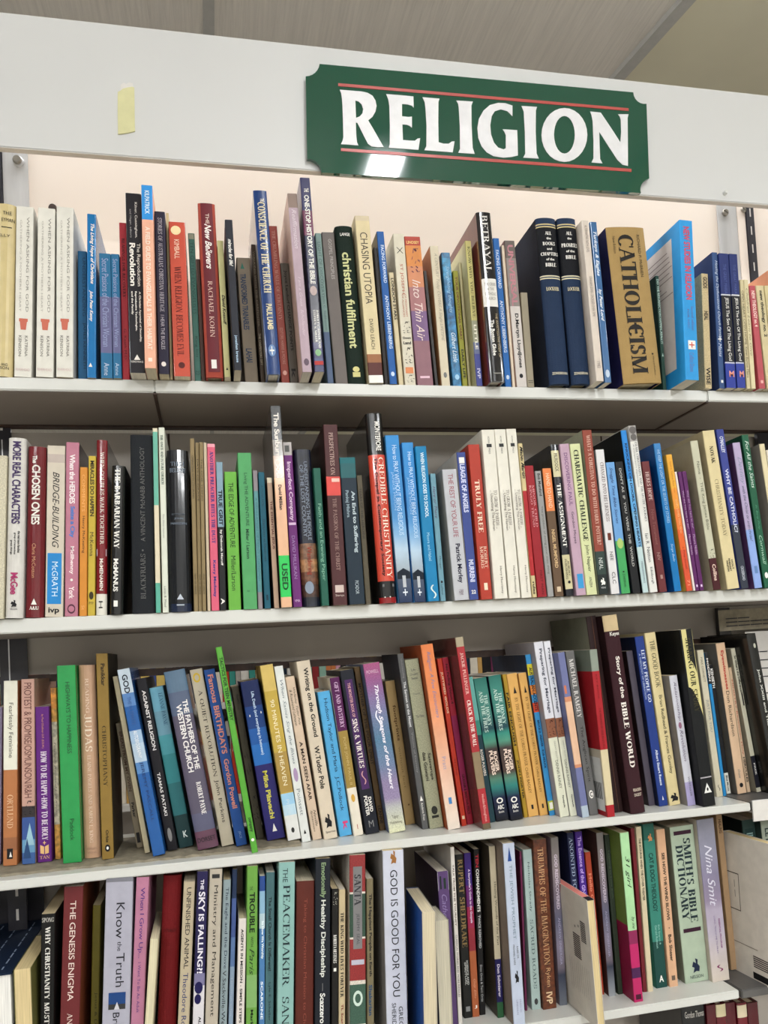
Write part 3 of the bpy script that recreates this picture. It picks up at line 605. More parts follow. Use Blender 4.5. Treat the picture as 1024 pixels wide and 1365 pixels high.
book(1,-21.8,-13.9,19.0,187.4,116,0.45,'p','c25744','c25744','orange-red paperback titled When Religion Becomes Evil on top shelf',[('#dot', 0.025, 0.085, 0.42, 0.62, 'e8d6a8', ''), ('KIMBALL', 0.115, 0.24, 0.45, 0.3, 'f0d3bd', ''), ('#box', 0.272, 0.275, 0.5, 1, 'e8a98f', ''), ('WHEN RELIGION BECOMES EVIL', 0.29, 0.87, 0.46, 0.4, '5a1d18', ''), ('#box', 0.885, 0.888, 0.5, 1, 'e8a98f', ''), ('#dot', 0.91, 0.95, 0.5, 0.4, '5a1d18', '')],gl=1)
book(1,-3.6,1.7,7.8,183.1,114,-0.17,'p','3d6b60','3d6b60','thin green paperback with faint dark lettering on top shelf',[('#box', 0.005, 0.04, 0.5, 0.8, '8c8f7c', ''), ('TEN GIFTED EVANGELISTS', 0.06, 0.55, 0.5, 0.5, '234a42', ''), ('King Inis', 0.7, 0.84, 0.5, 0.45, '1c3c36', ''), ('22', 0.93, 0.96, 0.5, 0.5, '1c3c36', '')])
book(1,3.0,-1.3,4.9,149.7,100,-0.22,'p','4a3026','4a3026','thin dark brown book beside The New Believers on top shelf',[])
book(1,16.0,-12.3,20.3,213.8,133,-0.22,'h','a04a3c','a04a3c','brick red hardcover titled The New Believers on top shelf',[('THE', 0.06, 0.12, 0.52, 0.2, 'e6d2c4', ''), ('New Believers', 0.12, 0.38, 0.52, 0.38, 'e9e2dc', 'bi'), ('RACHAEL KOHN', 0.45, 0.77, 0.5, 0.26, 'd9b9ac', ''), ('#box', 0.9, 0.95, 0.5, 0.3, 'e6e3dc', '')],gl=0,panel=(0.0, 0.97, 0.16, 0.84, '6b222c'))
book(1,31.1,-14.5,7.2,167.3,104,-0.50,'p','c9c490','c9c490','slim cream-yellow paperback right of The New Believers on top shelf',[('David Kossoff', 0.4, 0.62, 0.55, 0.5, '1e1d20', 'bi'), ('#tri', 0.93, 0.95, 0.5, 0.4, '1e1d20', '')])
book(1,42.6,-38.0,8.8,180.6,112,-0.87,'p','23252f','23252f','slim black paperback with white lettering near its middle on top shelf',[('miracles for life!', 0.13, 0.31, 0.5, 0.5, 'e6e3dc', 'bi'), ('jonathan krause', 0.77, 0.95, 0.5, 0.45, 'a8c0d4', 'b')])
book(1,60.6,3.3,16.4,156.5,100,-1.29,'p','7c6f5e','7c6f5e','grey-brown paperback titled Transformed Trainables on top shelf',[('#tri', 0.04, 0.09, 0.4, 0.3, '2f6a5a', ''), ('TRANSFORMED TRAINABLES', 0.13, 0.58, 0.4, 0.42, '2c3c52', 'bc'), ('LAHAI', 0.73, 0.84, 0.45, 0.45, '2c3c52', 'b')])
book(1,74.0,-0.1,4.8,172.4,107,-1.33,'p','4d4034','4d4034','narrow dark brown striped book beside navy Conscience book on top shelf',[('WALKING WITH THE CARPENTER', 0.05, 0.6, 0.5, 0.5, '8b8172', ''), ('THE CARPENTERS GIFT', 0.65, 0.88, 0.5, 0.5, 'c9bea9', '')])
book(1,85.3,-26.6,16.0,225.8,140,-1.56,'h','1f3f74','b9b5b0','navy paperback titled Conscience of the Church in cream capitals on top shelf',[('THE', 0.045, 0.062, 0.62, 0.3, 'e6e3dc', 'b'), ('CONSCIENCE OF THE CHURCH', 0.065, 0.56, 0.52, 0.55, 'd9cfae', 'bc'), ('PAUL LAMB', 0.62, 0.76, 0.52, 0.42, 'd9cfae', 'bc'), ('#dot', 0.84, 0.905, 0.5, 0.55, '6c8ab4', ''), ('#cross', 0.85, 0.895, 0.5, 0.35, 'e6e3dc', '')])
book(1,102.2,3.7,10.1,199.5,124,-1.83,'p','96463a','96463a','rusty red paperback titled Crumbling Walls of Certainty on top shelf',[('THE CRUMBLING WALLS OF CERTAINTY', 0.03, 0.6, 0.5, 0.4, 'c49080', ''), ('EDITORS HARRIS & MOORE', 0.65, 0.88, 0.5, 0.35, 'c49080', ''), ('#dot', 0.92, 0.95, 0.5, 0.5, 'd8a89a', '')])
book(1,113.1,3.1,10.6,152.3,100,-1.95,'p','5f5850','5f5850','dark grey-brown paperback titled Change Points on top shelf',[('Joyce Landorf CHANGE POINTS', 0.06, 0.73, 0.5, 0.42, '26221f', 'b'), ('k', 0.88, 0.96, 0.5, 0.5, '201d1b', 'b')])
book(1,124.4,-36.4,11.4,218.9,136,-1.94,'p','b39fa8','cdb3a6','mauve paperback titled Reaffirmation with pale side cover on top shelf',[('Reaffirmation', 0.09, 0.31, 0.52, 0.45, 'd8cdd2', 'i'), ('I am a Green  Schollander', 0.47, 0.8, 0.52, 0.3, 'd4c4cc', 'i'), ('#dot', 0.925, 0.965, 0.5, 0.55, '6b5a66', '')],bands=[(0, 0.08, '8d7a70')])
book(1,139.1,-38.0,11.9,238.7,148,-1.43,'p','2b2a58','2b2a58','tall navy paperback titled The One-Stop History of the Bible on top shelf',[('THE', 0.055, 0.075, 0.55, 0.45, 'e6e3dc', 'b'), ('ONE-STOP HISTORY OF THE BIBLE', 0.09, 0.55, 0.52, 0.5, 'e6e3dc', 'bc'), ('#dot', 0.56, 0.61, 0.5, 0.7, 'b9a8a4', ''), ('ROBERT E. BOVER AND', 0.685, 0.88, 0.72, 0.22, 'e6e3dc', 'b'), ('STEPHEN N. MILLER', 0.685, 0.85, 0.42, 0.22, 'e6e3dc', 'b'), ('#dot', 0.885, 0.92, 0.5, 0.6, '8fb88c', ''), ('#box', 0.945, 0.965, 0.5, 0.9, 'b03c38', '')],bands=[(0.17, 0.3, '6a2a4a'), (0.3, 0.6, '272642'), (0.6, 0.85, '2a2838'), (0.93, 0.965, '34406e')],gl=1)
book(1,158.1,0.6,7.7,192.0,119,-1.87,'p','879e98','879e98','pale teal paperback between One-Stop History and grey book on top shelf',[('LIGHT OF DISCOVERY', 0.06, 0.42, 0.5, 0.5, '55706c', ''), ('John C. Stubbenson', 0.42, 0.65, 0.5, 0.45, '55706c', '')],bands=[(0.66, 1, '5a6a86')])
book(1,172.8,4.0,15.8,195.7,121,-2.35,'p','736b66','736b66','plain grey paperback titled Gospel Principles on top shelf',[('GOSPEL PRINCIPLES', 0.045, 0.31, 0.6, 0.27, 'b7b0aa', '')])
book(1,192.4,2.9,22.8,204.6,127,-1.87,'h','1d2c24','1d2c24','dark green hardcover titled christian fulfilment in lower case on top shelf',[('LANGE', 0.045, 0.065, 0.52, 0.55, 'e6e3dc', 'Hb'), ('christian fulfilment', 0.17, 0.775, 0.5, 0.5, 'cfcf9a', 'b'), ('#dot', 0.89, 0.925, 0.5, 0.38, 'cfc88a', ''), ('#box', 0.925, 0.955, 0.5, 0.42, 'cfc88a', '')],rd=0.22,gl=0)
book(1,215.6,-3.9,18.6,215.4,134,-1.90,'p','d5c69f','d5c69f','beige paperback titled Chasing Utopia with brown foot band on top shelf',[('CHASING UTOPIA', 0.1, 0.53, 0.5, 0.5, '4b4238', ''), ('DAVID LEACH', 0.62, 0.8, 0.5, 0.26, '4b4238', '')],bands=[(0, 0.03, 'cfc0a4'), (0.83, 0.88, '9a6a45'), (0.88, 0.955, '5c2f28'), (0.955, 1, 'e8e6e0')])
book(1,230.2,2.2,5.1,178.5,111,-1.63,'p','26211f','26211f','thin black book left of blue Facing Forward on top shelf',[])
book(1,238.5,-1.0,9.4,198.2,123,-1.89,'p','1d5c9f','8b8784','blue paperback titled Facing Forward, left of two alike on top shelf',[('FACING FORWARD', 0.09, 0.34, 0.6, 0.45, 'c6d4e6', 'b'), ('ANTHONY LIEBENBERG', 0.42, 0.77, 0.58, 0.45, 'c6d4e6', 'b'), ('#dot', 0.92, 0.95, 0.5, 0.5, 'c6d4e6', '')])
book(1,249.8,3.9,6.3,147.6,100,-2.04,'p','cdbf9d','cdbf9d','short cream paperback behind blue Facing Forward on top shelf',[('LONDON STARS', 0.05, 0.42, 0.6, 0.6, '1e1d20', 'b')])
book(1,262.0,4.0,14.5,199.3,124,-1.39,'p','d2cbb8','d2cbb8','cream paperback titled St Joseph with black scribbled drawing on top shelf',[('#sq1', 0.09, 0.13, 0.5, 0.6, '1e1d20', ''), ('ST JOSEPH', 0.2, 0.4, 0.5, 0.32, 'b0553f', ''), ('OF MISSIONARY', 0.4, 0.55, 0.68, 0.15, 'b0553f', ''), ('OF ALLIANCES', 0.4, 0.55, 0.42, 0.15, 'b0553f', ''), ('#scr', 0.58, 0.66, 0.5, 0.8, '1e1d20', ''), ('Down', 0.68, 0.695, 0.5, 0.7, '1e1d20', 'Hb'), ('Land', 0.71, 0.73, 0.5, 0.7, '1e1d20', 'Hb'), ('#scr', 0.75, 0.86, 0.5, 0.8, '1e1d20', ''), ('#box', 0.88, 0.92, 0.5, 0.7, 'd48a5c', ''), ('#scr', 0.93, 0.98, 0.5, 0.8, '1e1d20', '')])
book(1,282.1,4.0,21.2,196.6,122,-1.97,'p','8f6a72','8f6a72','orange to purple paperback titled Into Thin Air, script title on top shelf',[('LINDSEY', 0.03, 0.05, 0.5, 0.8, 'e8c37c', 'Hb'), ('#scr', 0.08, 0.25, 0.5, 0.7, '6a3f4e', ''), ('Into Thin Air', 0.29, 0.7, 0.5, 0.5, 'e2cfc8', 'i'), ('#box', 0.935, 0.95, 0.5, 0.6, 'd8b8c4', '')],bands=[(0, 0.06, 'b04a3c'), (0.06, 0.2, 'd08a4c'), (0.2, 0.34, 'c98a66'), (0.34, 0.5, 'a87878'), (0.5, 0.7, '7d6286')])
book(1,297.1,4.0,3.9,152.3,100,-2.63,'p','2c2826','2c2826','thin black speckled book left of cream Century book on top shelf',[],m='grain')
book(1,309.5,4.0,11.4,185.9,115,-1.66,'p','cfc5ae','c98f62','cream paperback with faint grey title beside blue marbled book on top shelf',[('A CENTURY Today COVERS A Single LIFETIME', 0.05, 0.68, 0.55, 0.42, 'a09888', 'i'), ('#dot', 0.9, 0.94, 0.5, 0.4, '777', '')])
book(1,324.8,4.0,11.8,177.8,110,-1.75,'p','2f7199','2f7199','blue marbled glossy paperback with script title on top shelf',[('Strengthening thoughts', 0.1, 0.45, 0.5, 0.5, '9cc4dc', 'i'), ('Gilbert Little', 0.6, 0.82, 0.55, 0.5, 'd8e6ec', 'i'), ('#dot', 0.91, 0.95, 0.55, 0.5, '9cc4dc', '')],bands=[(0.04, 0.2, '3f86ab'), (0.3, 0.5, '23608c')],gl=1,m='mottle')
book(1,335.6,3.9,6.7,154.2,100,-1.61,'p','8d8c34','8d8c34','narrow olive-green paperback right of blue marbled book on top shelf',[('YOUR DEVOTIONAL DIARY', 0.05, 0.6, 0.5, 0.5, '6a3b28', 'b'), ('DAILY LIFE', 0.68, 0.93, 0.5, 0.5, '1e1d20', 'b')])
book(1,347.6,20.0,3.8,174.1,108,-1.25,'p','bdb48e','bdb48e','thin pale ridged paperback left of Know Why You Believe on top shelf',[])
book(1,354.0,-0.1,8.2,193.2,120,-1.28,'p','c0b878','cfcaa4','yellow-green paperback titled Know Why You Believe on top shelf',[('KNOW WHY YOU BELIEVE', 0.04, 0.53, 0.5, 0.42, '4f5030', ''), ('LITTLE', 0.58, 0.75, 0.5, 0.45, 'ece8d8', 'b'), ('IVP', 0.88, 0.95, 0.5, 0.5, 'c8c8dc', 'b')],bands=[(0.55, 0.7, '9c9c84'), (0.7, 0.78, '6d7492'), (0.78, 1, '4c5290')])
book(1,372.5,-18.4,19.9,222.5,138,-1.47,'h','1c1a1c','6e2a28','black jacketed hardcover titled Betrayal with white label on top shelf',[('BETRAYAL', 0.02, 0.36, 0.5, 0.4, 'd8d4ce', ''), ('THE CRISIS', 0.42, 0.437, 0.5, 0.75, '8d8a84', 'H'), ('IN THE', 0.45, 0.465, 0.5, 0.5, '8d8a84', 'H'), ('CATHOLIC', 0.477, 0.494, 0.5, 0.75, '8d8a84', 'H'), ('CHURCH', 0.505, 0.522, 0.5, 0.65, '8d8a84', 'H'), ('THE INVESTIGATIVE STAFF OF', 0.6, 0.86, 0.75, 0.14, 'b8a888', ''), ('The Boston Globe', 0.64, 0.85, 0.42, 0.26, 'e6e3dc', 'b'), ('#box', 0.95, 0.957, 0.5, 0.5, '8d8a84', '')],bands=[(0.395, 0.56, 'dcd9d2')],rd=0.15,gl=1)
book(1,394.3,1.9,8.7,200.2,124,-1.37,'p','2669ad','2669ad','blue paperback titled Facing Forward, right of two alike on top shelf',[('FACING FORWARD', 0.08, 0.34, 0.5, 0.5, 'c6d4e6', 'b'), ('ANTHONY LIEBENBERG', 0.42, 0.77, 0.5, 0.5, 'c6d4e6', 'b'), ('#dot', 0.92, 0.95, 0.5, 0.5, 'c6d4e6', '')])
book(1,401.8,1.5,3.8,190.9,118,-1.04,'p','d2c2ae','d2c2ae','thin cream booklet right of blue Facing Forward on top shelf',[])
book(1,412.9,0.9,14.4,197.3,122,-1.45,'p','8f8680','d8b8a8','grey to white paperback with pink title lettering on top shelf',[('UNIVERSAL', 0.03, 0.45, 0.5, 0.55, 'b98088', 'bc'), ('D.Martyn LloydJones', 0.5, 0.87, 0.52, 0.42, '1e1d20', 'b'), ('#dot', 0.91, 0.94, 0.5, 0.35, '1e1d20', '')],bands=[(0, 0.12, '6d645e'), (0.45, 1, 'c9c2bc')])
book(1,425.2,0.3,9.6,127.5,100,-0.69,'p','958c78','958c78','short beige-grey book left of the navy Bible volumes on top shelf',[('#box', 0.93, 0.935, 0.5, 0.7, '1e1d20', ''), ('#box', 0.95, 0.955, 0.5, 0.7, '1e1d20', '')])
book(1,461.4,-13.2,28.5,223.5,125,-1.29,'h','233550','1c2434','navy hardcover lettered All the Books and Chapters on top shelf',[('ALL', 0.085, 0.105, 0.5, 0.32, 'e6e3dc', 'Hb'), ('the', 0.118, 0.133, 0.5, 0.22, 'e6e3dc', 'Hb'), ('BOOKS', 0.147, 0.168, 0.5, 0.6, 'e6e3dc', 'Hb'), ('and', 0.182, 0.197, 0.5, 0.25, 'e6e3dc', 'Hb'), ('CHAPTERS', 0.21, 0.23, 0.5, 0.84, 'e6e3dc', 'Hb'), ('of the', 0.245, 0.26, 0.5, 0.4, 'e6e3dc', 'Hb'), ('BIBLE', 0.275, 0.297, 0.5, 0.52, 'e6e3dc', 'Hb'), ('LOCKYER', 0.42, 0.442, 0.5, 0.62, 'd9cfae', 'Hb'), ('ZONDERVAN', 0.93, 0.945, 0.5, 0.75, 'cfc8b0', 'Hb')],bands=[(0.035, 0.042, 'c9b98a'), (0.05, 0.057, 'c9b98a'), (0.057, 0.345, '14161c'), (0.348, 0.355, 'd8cfae'), (0.362, 0.369, 'd8cfae')],rd=0.2,gl=0)
book(1,490.9,-14.8,26.7,224.2,125,-1.45,'h','233550','1c2434','navy hardcover lettered All the Promises of the Bible on top shelf',[('ALL', 0.085, 0.105, 0.5, 0.32, 'e6e3dc', 'Hb'), ('the', 0.118, 0.133, 0.5, 0.22, 'e6e3dc', 'Hb'), ('PROMISES', 0.155, 0.178, 0.5, 0.84, 'e6e3dc', 'Hb'), ('of the', 0.195, 0.21, 0.5, 0.45, 'e6e3dc', 'Hb'), ('BIBLE', 0.228, 0.25, 0.5, 0.55, 'e6e3dc', 'Hb'), ('LOCKYER', 0.42, 0.442, 0.5, 0.62, 'd9cfae', 'Hb'), ('ZONDERVAN', 0.93, 0.945, 0.5, 0.75, 'cfc8b0', 'Hb')],bands=[(0.035, 0.042, 'c9b98a'), (0.05, 0.057, 'c9b98a'), (0.057, 0.345, '14161c'), (0.348, 0.355, 'd8cfae'), (0.362, 0.369, 'd8cfae')],rd=0.2,gl=0)
book(1,510.4,-27.2,10.6,215.3,133,-1.64,'p','cfc4b8','cfc4b8','slim pinkish-white paperback right of the navy hardcovers on top shelf',[('ALTERNATIVE FAITH LEVEL', 0.03, 0.2, 0.5, 0.35, '8a8078', ''), ('GRAHAM LEWIS - TACKLED OVER TIME', 0.35, 0.6, 0.5, 0.35, '8a8078', ''), ('1982', 0.88, 0.92, 0.5, 0.4, '8a8078', '')])
book(1,524.5,-22.4,9.6,216.9,134,-1.58,'p','446c98','446c98','blue paperback titled Turkeys and Eagles, script lettering on top shelf',[('Turkeys & Eagles', 0.06, 0.34, 0.5, 0.6, 'd5dde6', 'bi'), ('by Peter Lord', 0.42, 0.62, 0.5, 0.55, 'e2e6ea', 'bi'), ('#dot', 0.92, 0.97, 0.5, 0.6, 'b8c6d4', '')],gl=1)
book(1,577.5,-19.5,56.3,213.5,130,-2.89,'h','a58a5a','1e1c50','very thick tan book titled Catholicism, navy side cover on top shelf',[('RICHARD P. McBRIEN', 0.05, 0.32, 0.8, 0.08, '4a3c24', ''), ('New Edition', 0.06, 0.17, 0.16, 0.06, '4a3c24', ''), ('CATHOLICISM', 0.05, 0.94, 0.46, 0.4, '1f1a14', 'bF'), ('#box', 0.81, 0.82, 0.83, 0.04, '1f1a14', ''), ('HarperCollins', 0.83, 0.95, 0.84, 0.05, '4a3c24', ''), ('#crossk', 0.615, 0.685, 0.46, 0.3, '1f1a14', '')],rd=0.05,gl=0)
book(1,621.3,0.0,5.2,159.6,80,-0.02,'p','2c4a40','2c4a40','slim dark green booklet leaning before the bright blue book on top shelf',[('DID THE RESURRECTION HAPPEN..REALLY?', 0.03, 0.6, 0.55, 0.6, 'b9d0c4', 'b'), ('#tri', 0.68, 0.71, 0.5, 0.5, 'b9d0c4', '')])
book(1,638.5,-38.0,19.5,218.3,150,1.89,'p','2f95d0','2f95d0','tall bright blue book titled New Studies in Religion on top shelf',[('NEW STUDIES IN RELIGION', 0.04, 0.5, 0.5, 0.48, 'c2566c', 'bS'), ('Second edition', 0.54, 0.69, 0.7, 0.2, '6a6aa0', ''), ('FOR HSC', 0.56, 0.68, 0.38, 0.15, '6a6aa0', ''), ('#box', 0.755, 0.81, 0.55, 0.55, 'e4e2dc', ''), ('#cross', 0.765, 0.8, 0.55, 0.4, 'c8503c', ''), ('Collins Dove', 0.83, 0.95, 0.5, 0.35, '6a7ab0', '')],sidepanel='d8cfc8')
book(1,682.9,-8.2,10.4,161.9,100,2.41,'p','c0ad84','b8a27c','worn beige paperback with black vertical lettering on top shelf',[('GODS', 0.03, 0.13, 0.5, 0.6, '1e1d20', 'b'), ('HEAL', 0.33, 0.41, 0.5, 0.6, '1e1d20', 'b'), ('WISE', 0.82, 0.97, 0.5, 0.6, '1e1d20', 'b')],m='grain')
book(1,703.5,-9.2,8.4,192.7,119,1.12,'p','37527e','31426a','blue paperback titled Healing the Dysfunctional Church Family on top shelf',[('Healing the Dysfunctional Church Family', 0.06, 0.64, 0.6, 0.6, 'ccd4e2', 'i'), ('#cross', 0.62, 0.66, 0.55, 0.7, 'e6e3dc', ''), ('Mains', 0.67, 0.77, 0.5, 0.55, 'ccd4e2', 'i'), ('#box', 0.94, 0.96, 0.5, 0.4, 'e6e3dc', '')])
book(1,716.0,-12.0,15.2,190.3,118,0.98,'p','26346c','26346c','navy and black paperback Jesus Son of Living God, left of two alike on top shelf',[('THE GREAT MARIA', 0.08, 0.3, 0.5, 0.3, '55609a', ''), ('JESUS The Son Of The Living God', 0.33, 0.8, 0.5, 0.42, 'e6e3dc', 'c'), ('M', 0.875, 0.92, 0.58, 0.5, 'e49a8c', 'Hb')],bands=[(0.305, 0.315, 'c8c8cc'), (0.315, 0.81, '1a1a22'), (0.81, 0.82, 'b8b8c4'), (0.82, 1, '2f3f94')])
book(1,731.3,-12.8,13.1,190.0,118,0.72,'p','26346c','26346c','navy and black paperback Jesus Son of Living God, right of two alike on top shelf',[('THE GREAT MARIA', 0.08, 0.3, 0.5, 0.3, '55609a', ''), ('JESUS The Son Of The Living God', 0.33, 0.8, 0.5, 0.42, 'e6e3dc', 'c'), ('M', 0.875, 0.92, 0.58, 0.5, 'e49a8c', 'Hb')],bands=[(0.305, 0.315, 'c8c8cc'), (0.315, 0.81, '1a1a22'), (0.81, 0.82, 'b8b8c4'), (0.82, 1, '2f3f94')])
book(1,744.2,-10.4,5.7,154.9,100,0.67,'p','c9bd98','c9bd98','slim cream booklet titled Open Heart Open Home on top shelf',[('OPEN HEART OPEN HOME', 0.1, 0.6, 0.5, 0.6, '5a5240', ''), ('Karen Burton Mains', 0.62, 0.9, 0.5, 0.6, '5a5240', '')])
book(1,751.8,-10.8,7.0,155.0,100,0.28,'p','d2c7a2','d2c7a2','slim cream booklet titled Children Learn on top shelf',[('Children Learn to Give', 0.08, 0.7, 0.5, 0.5, '8a8068', 'i')])
book(1,765.1,-11.5,9.7,146.5,100,-1.54,'p','b2525a','b2525a','rose-red paperback titled New Theology no 4 on top shelf',[('NEW THEOLOGY no. 4', 0.05, 0.4, 0.5, 0.55, 'ecd2c8', 'b'), ('#box', 0.92, 0.95, 0.5, 0.4, 'e0b0a8', '')])
book(1,778.6,-12.2,12.8,146.8,100,-2.34,'p','c8bb94','c8bb94','cream paperback titled new theology no 2 on top shelf',[('new theology no. 2', 0.05, 0.5, 0.5, 0.5, '1e1d20', 'b')])
book(1,793.1,-13.0,14.5,147.1,100,-2.52,'p','c6b88e','c6b88e','cream paperback cut by right edge of top shelf',[])
book(1,808.2,-13.7,14.6,175.6,109,-1.28,'p','dc9c78','e0a080','peach paperback at right frame edge of top shelf',[])
book(2,-235.8,-7.4,14.0,185.5,115,2.99,'p','c4bda6','c4bda6','beige textured paperback cut by left edge of second shelf',[],m='grain')
book(2,-218.3,-6.5,18.9,206.1,128,2.80,'r','cfccc6','cfccc6','pale grey jacketed hardcover titled More Real Characters on second shelf',[('MORE REAL CHARACTERS', 0.02, 0.48, 0.52, 0.48, '4a3a62', 'bc'), ('the real team families', 0.52, 0.64, 0.72, 0.14, '1e1d20', 'b'), ('group of tremendous', 0.53, 0.65, 0.5, 0.14, '1e1d20', 'b'), ('great things', 0.57, 0.65, 0.3, 0.14, '1e1d20', 'b'), ('McGee', 0.75, 0.87, 0.5, 0.42, 'a8386a', 'bc'), ('#bird', 0.9, 0.94, 0.5, 0.34, '1e1d20', ''), ('NELSON', 0.945, 0.955, 0.5, 0.4, '1e1d20', 'H')])
book(2,-198.1,-0.8,19.8,197.7,123,2.77,'r','6f2027','6f2027','glossy maroon jacketed hardcover titled The Chosen Ones on second shelf',[('The', 0.055, 0.1, 0.42, 0.25, 'e6e3dc', 'b'), ('CHOSEN ONES', 0.11, 0.46, 0.5, 0.45, 'e2dcd4', 'bc'), ('Chris McCotton', 0.57, 0.77, 0.45, 0.2, 'cf9a78', ''), ('#tri', 0.89, 0.925, 0.5, 0.3, 'e6e3dc', ''), ('A&U', 0.935, 0.955, 0.5, 0.5, 'e6e3dc', 'Hb')])
book(2,-176.9,2.0,19.6,199.3,124,2.65,'p','c9c0b0','c9c0b0','pale beige paperback titled Bridge-Building with blue panel on second shelf',[('BRIDGE-BUILDING', 0.155, 0.6, 0.52, 0.36, '1e1d20', 'i'), ('McGRATH', 0.68, 0.88, 0.52, 0.33, 'cfe2f0', ''), ('ivp', 0.945, 0.985, 0.48, 0.6, '1e1d20', 'Hb')],bands=[(0.05, 0.1, 'b8aba2')],panel=(0.63, 0.925, 0.1, 0.88, '2b86c4'))
book(2,-158.1,1.7,14.5,203.3,126,2.39,'p','b5788a','3a2c30','dusty pink jacketed book titled When the Heroes Seize City on second shelf',[('When the HEROES', 0.07, 0.355, 0.5, 0.42, 'e8dede', 'bc'), ('Seize a City', 0.37, 0.55, 0.5, 0.42, '3c7cc0', 'bc'), ('McIlhenny', 0.6, 0.76, 0.5, 0.36, 'f0dcdc', 'b'), ('#dot', 0.785, 0.8, 0.5, 0.2, 'e6e3dc', ''), ('York', 0.83, 0.9, 0.5, 0.4, 'f0dcdc', 'b'), ('#dot', 0.93, 0.985, 0.5, 0.6, '5a3040', ''), ('#dot', 0.94, 0.975, 0.5, 0.45, 'b5788a', '')],gl=1)
book(2,-145.1,-0.1,8.3,173.6,108,2.28,'p','cc8a38','cc8a38','slim orange paperback beside the dusty pink book on second shelf',[('COMMENTS', 0.05, 0.3, 0.5, 0.4, 'e4b070', ''), ('Henry McKeating', 0.33, 0.58, 0.5, 0.42, '3c2a18', ''), ('St', 0.93, 0.96, 0.5, 0.4, 'e4b070', '')])
book(2,-136.4,2.0,8.2,187.4,116,2.40,'p','bfa842','bfa842','slim yellow paperback titled Miracles Do Happen on second shelf',[('MIRACLES DO HAPPEN', 0.03, 0.38, 0.52, 0.55, '2a261a', 'bc'), ('McKenna', 0.48, 0.63, 0.5, 0.5, '2a261a', ''), ('#dot', 0.85, 0.9, 0.5, 0.6, '3c341a', ''), ('PTP', 0.915, 0.93, 0.5, 0.6, '1e1d20', 'H')])
book(2,-125.3,1.7,12.2,206.4,128,2.29,'r','7a1a22','706866','red jacketed hardcover titled When Couples Walk Together on second shelf',[('WHEN COUPLES WALK TOGETHER', 0.07, 0.6, 0.55, 0.34, 'e4d6cc', ''), ('McMENAMIN', 0.68, 0.86, 0.5, 0.32, 'e4d6cc', 'b'), ('#box', 0.625, 0.665, 0.5, 0.9, 'b0a8ae', ''), ('H', 0.92, 0.96, 0.45, 0.35, '1e1d20', '')],bands=[(0.88, 1, 'dcd8cc')])
book(2,-107.8,-5.6,15.0,174.0,108,2.97,'r','161617','161617','glossy black hardcover titled The Barbarian Way on second shelf',[('THE BARBARIAN WAY', 0.02, 0.56, 0.45, 0.4, 'e6e3dc', 'bc'), ('McMANUS', 0.63, 0.85, 0.42, 0.36, 'e6e3dc', 'bc'), ('#box', 0.91, 0.95, 0.45, 0.3, 'e6e3dc', '')])
book(2,-77.7,-1.1,25.6,211.7,131,1.51,'h','23262a','23262a','plain black cloth hardcover lettered Blackfriars on second shelf',[('A VINCENT McNABB ANTHOLOGY', 0.07, 0.6, 0.52, 0.2, '6a6a68', 'U'), ('#dot', 0.645, 0.655, 0.5, 0.08, '6a6a68', ''), ('BLACKFRIARS', 0.67, 0.92, 0.5, 0.22, '6a6a68', 'U')],rd=0.1,gl=0)
book(2,-60.9,-4.4,5.5,219.1,136,1.29,'p','d5cdb4','d5cdb4','thin cream magazine with teal bands on second shelf',[],bands=[(0.02, 0.42, '6fb09c'), (0.62, 0.68, 'cfc8b0'), (0.84, 1, '5fa894')],panel=(0.42, 0.84, 0, 0.99, 'd8cdb4'))
book(2,-52.7,-2.6,6.9,220.4,137,1.05,'p','d3d6c8','d3d6c8','slim white paperback titled The Once and Future Church on second shelf',[('THE ONCE AND FUTURE CHURCH', 0.04, 0.31, 0.5, 0.4, '3f5a52', 'b'), ('The Alban Institute', 0.47, 0.6, 0.5, 0.25, '7a7f74', ''), ('Loren B. Mead', 0.86, 0.97, 0.5, 0.3, '5a6058', '')])
book(2,-35.4,-3.4,25.1,193.1,120,1.10,'r','0f141b','0f141b','wide glossy black hardcover titled This I Believe on second shelf',[('THIS I', 0.075, 0.1, 0.5, 0.62, '7c8794', 'H'), ('BELIEVE', 0.115, 0.14, 0.5, 0.72, '7c8794', 'H'), ('EDITED BY', 0.395, 0.405, 0.5, 0.62, '5b646e', 'H'), ('JOHN', 0.42, 0.435, 0.5, 0.4, '7c8794', 'H'), ('MARSDEN', 0.45, 0.465, 0.5, 0.72, '7c8794', 'H'), ('#tri', 0.89, 0.925, 0.5, 0.32, 'b8bfc8', ''), ('#box', 0.955, 0.962, 0.5, 0.35, 'b8bfc8', '')],bands=[(0.95, 1, '16253f')])
book(2,-17.8,2.9,5.2,208.9,130,1.08,'p','8d7b58','8d7b58','slim khaki booklet, leftmost of the three alike on second shelf',[('OPERATING WITH DISCIPLINES', 0.1, 0.35, 0.5, 0.45, '443824', ''), ('YEAR OF GRACE', 0.78, 0.9, 0.5, 0.45, '443824', '')])
book(2,-12.8,1.6,4.3,203.6,126,1.35,'p','8d7b58','8d7b58','slim khaki booklet, middle of the three alike on second shelf',[('DAYS OF GRACE', 0.1, 0.35, 0.5, 0.45, '443824', ''), ('YEAR OF GRACE', 0.78, 0.9, 0.5, 0.45, '443824', '')])
book(2,-8.2,-2.2,4.3,203.1,126,1.38,'p','8d7b58','8d7b58','slim khaki booklet, rightmost of the three alike on second shelf',[('THE ONE THING', 0.1, 0.35, 0.5, 0.45, '443824', ''), ('YEAR OF GRACE', 0.78, 0.9, 0.5, 0.45, '443824', '')])
book(2,-2.8,-1.0,3.4,202.9,126,1.12,'p','c4b49c','c4b49c','thin cream booklet between khaki booklets and pink book on second shelf',[])
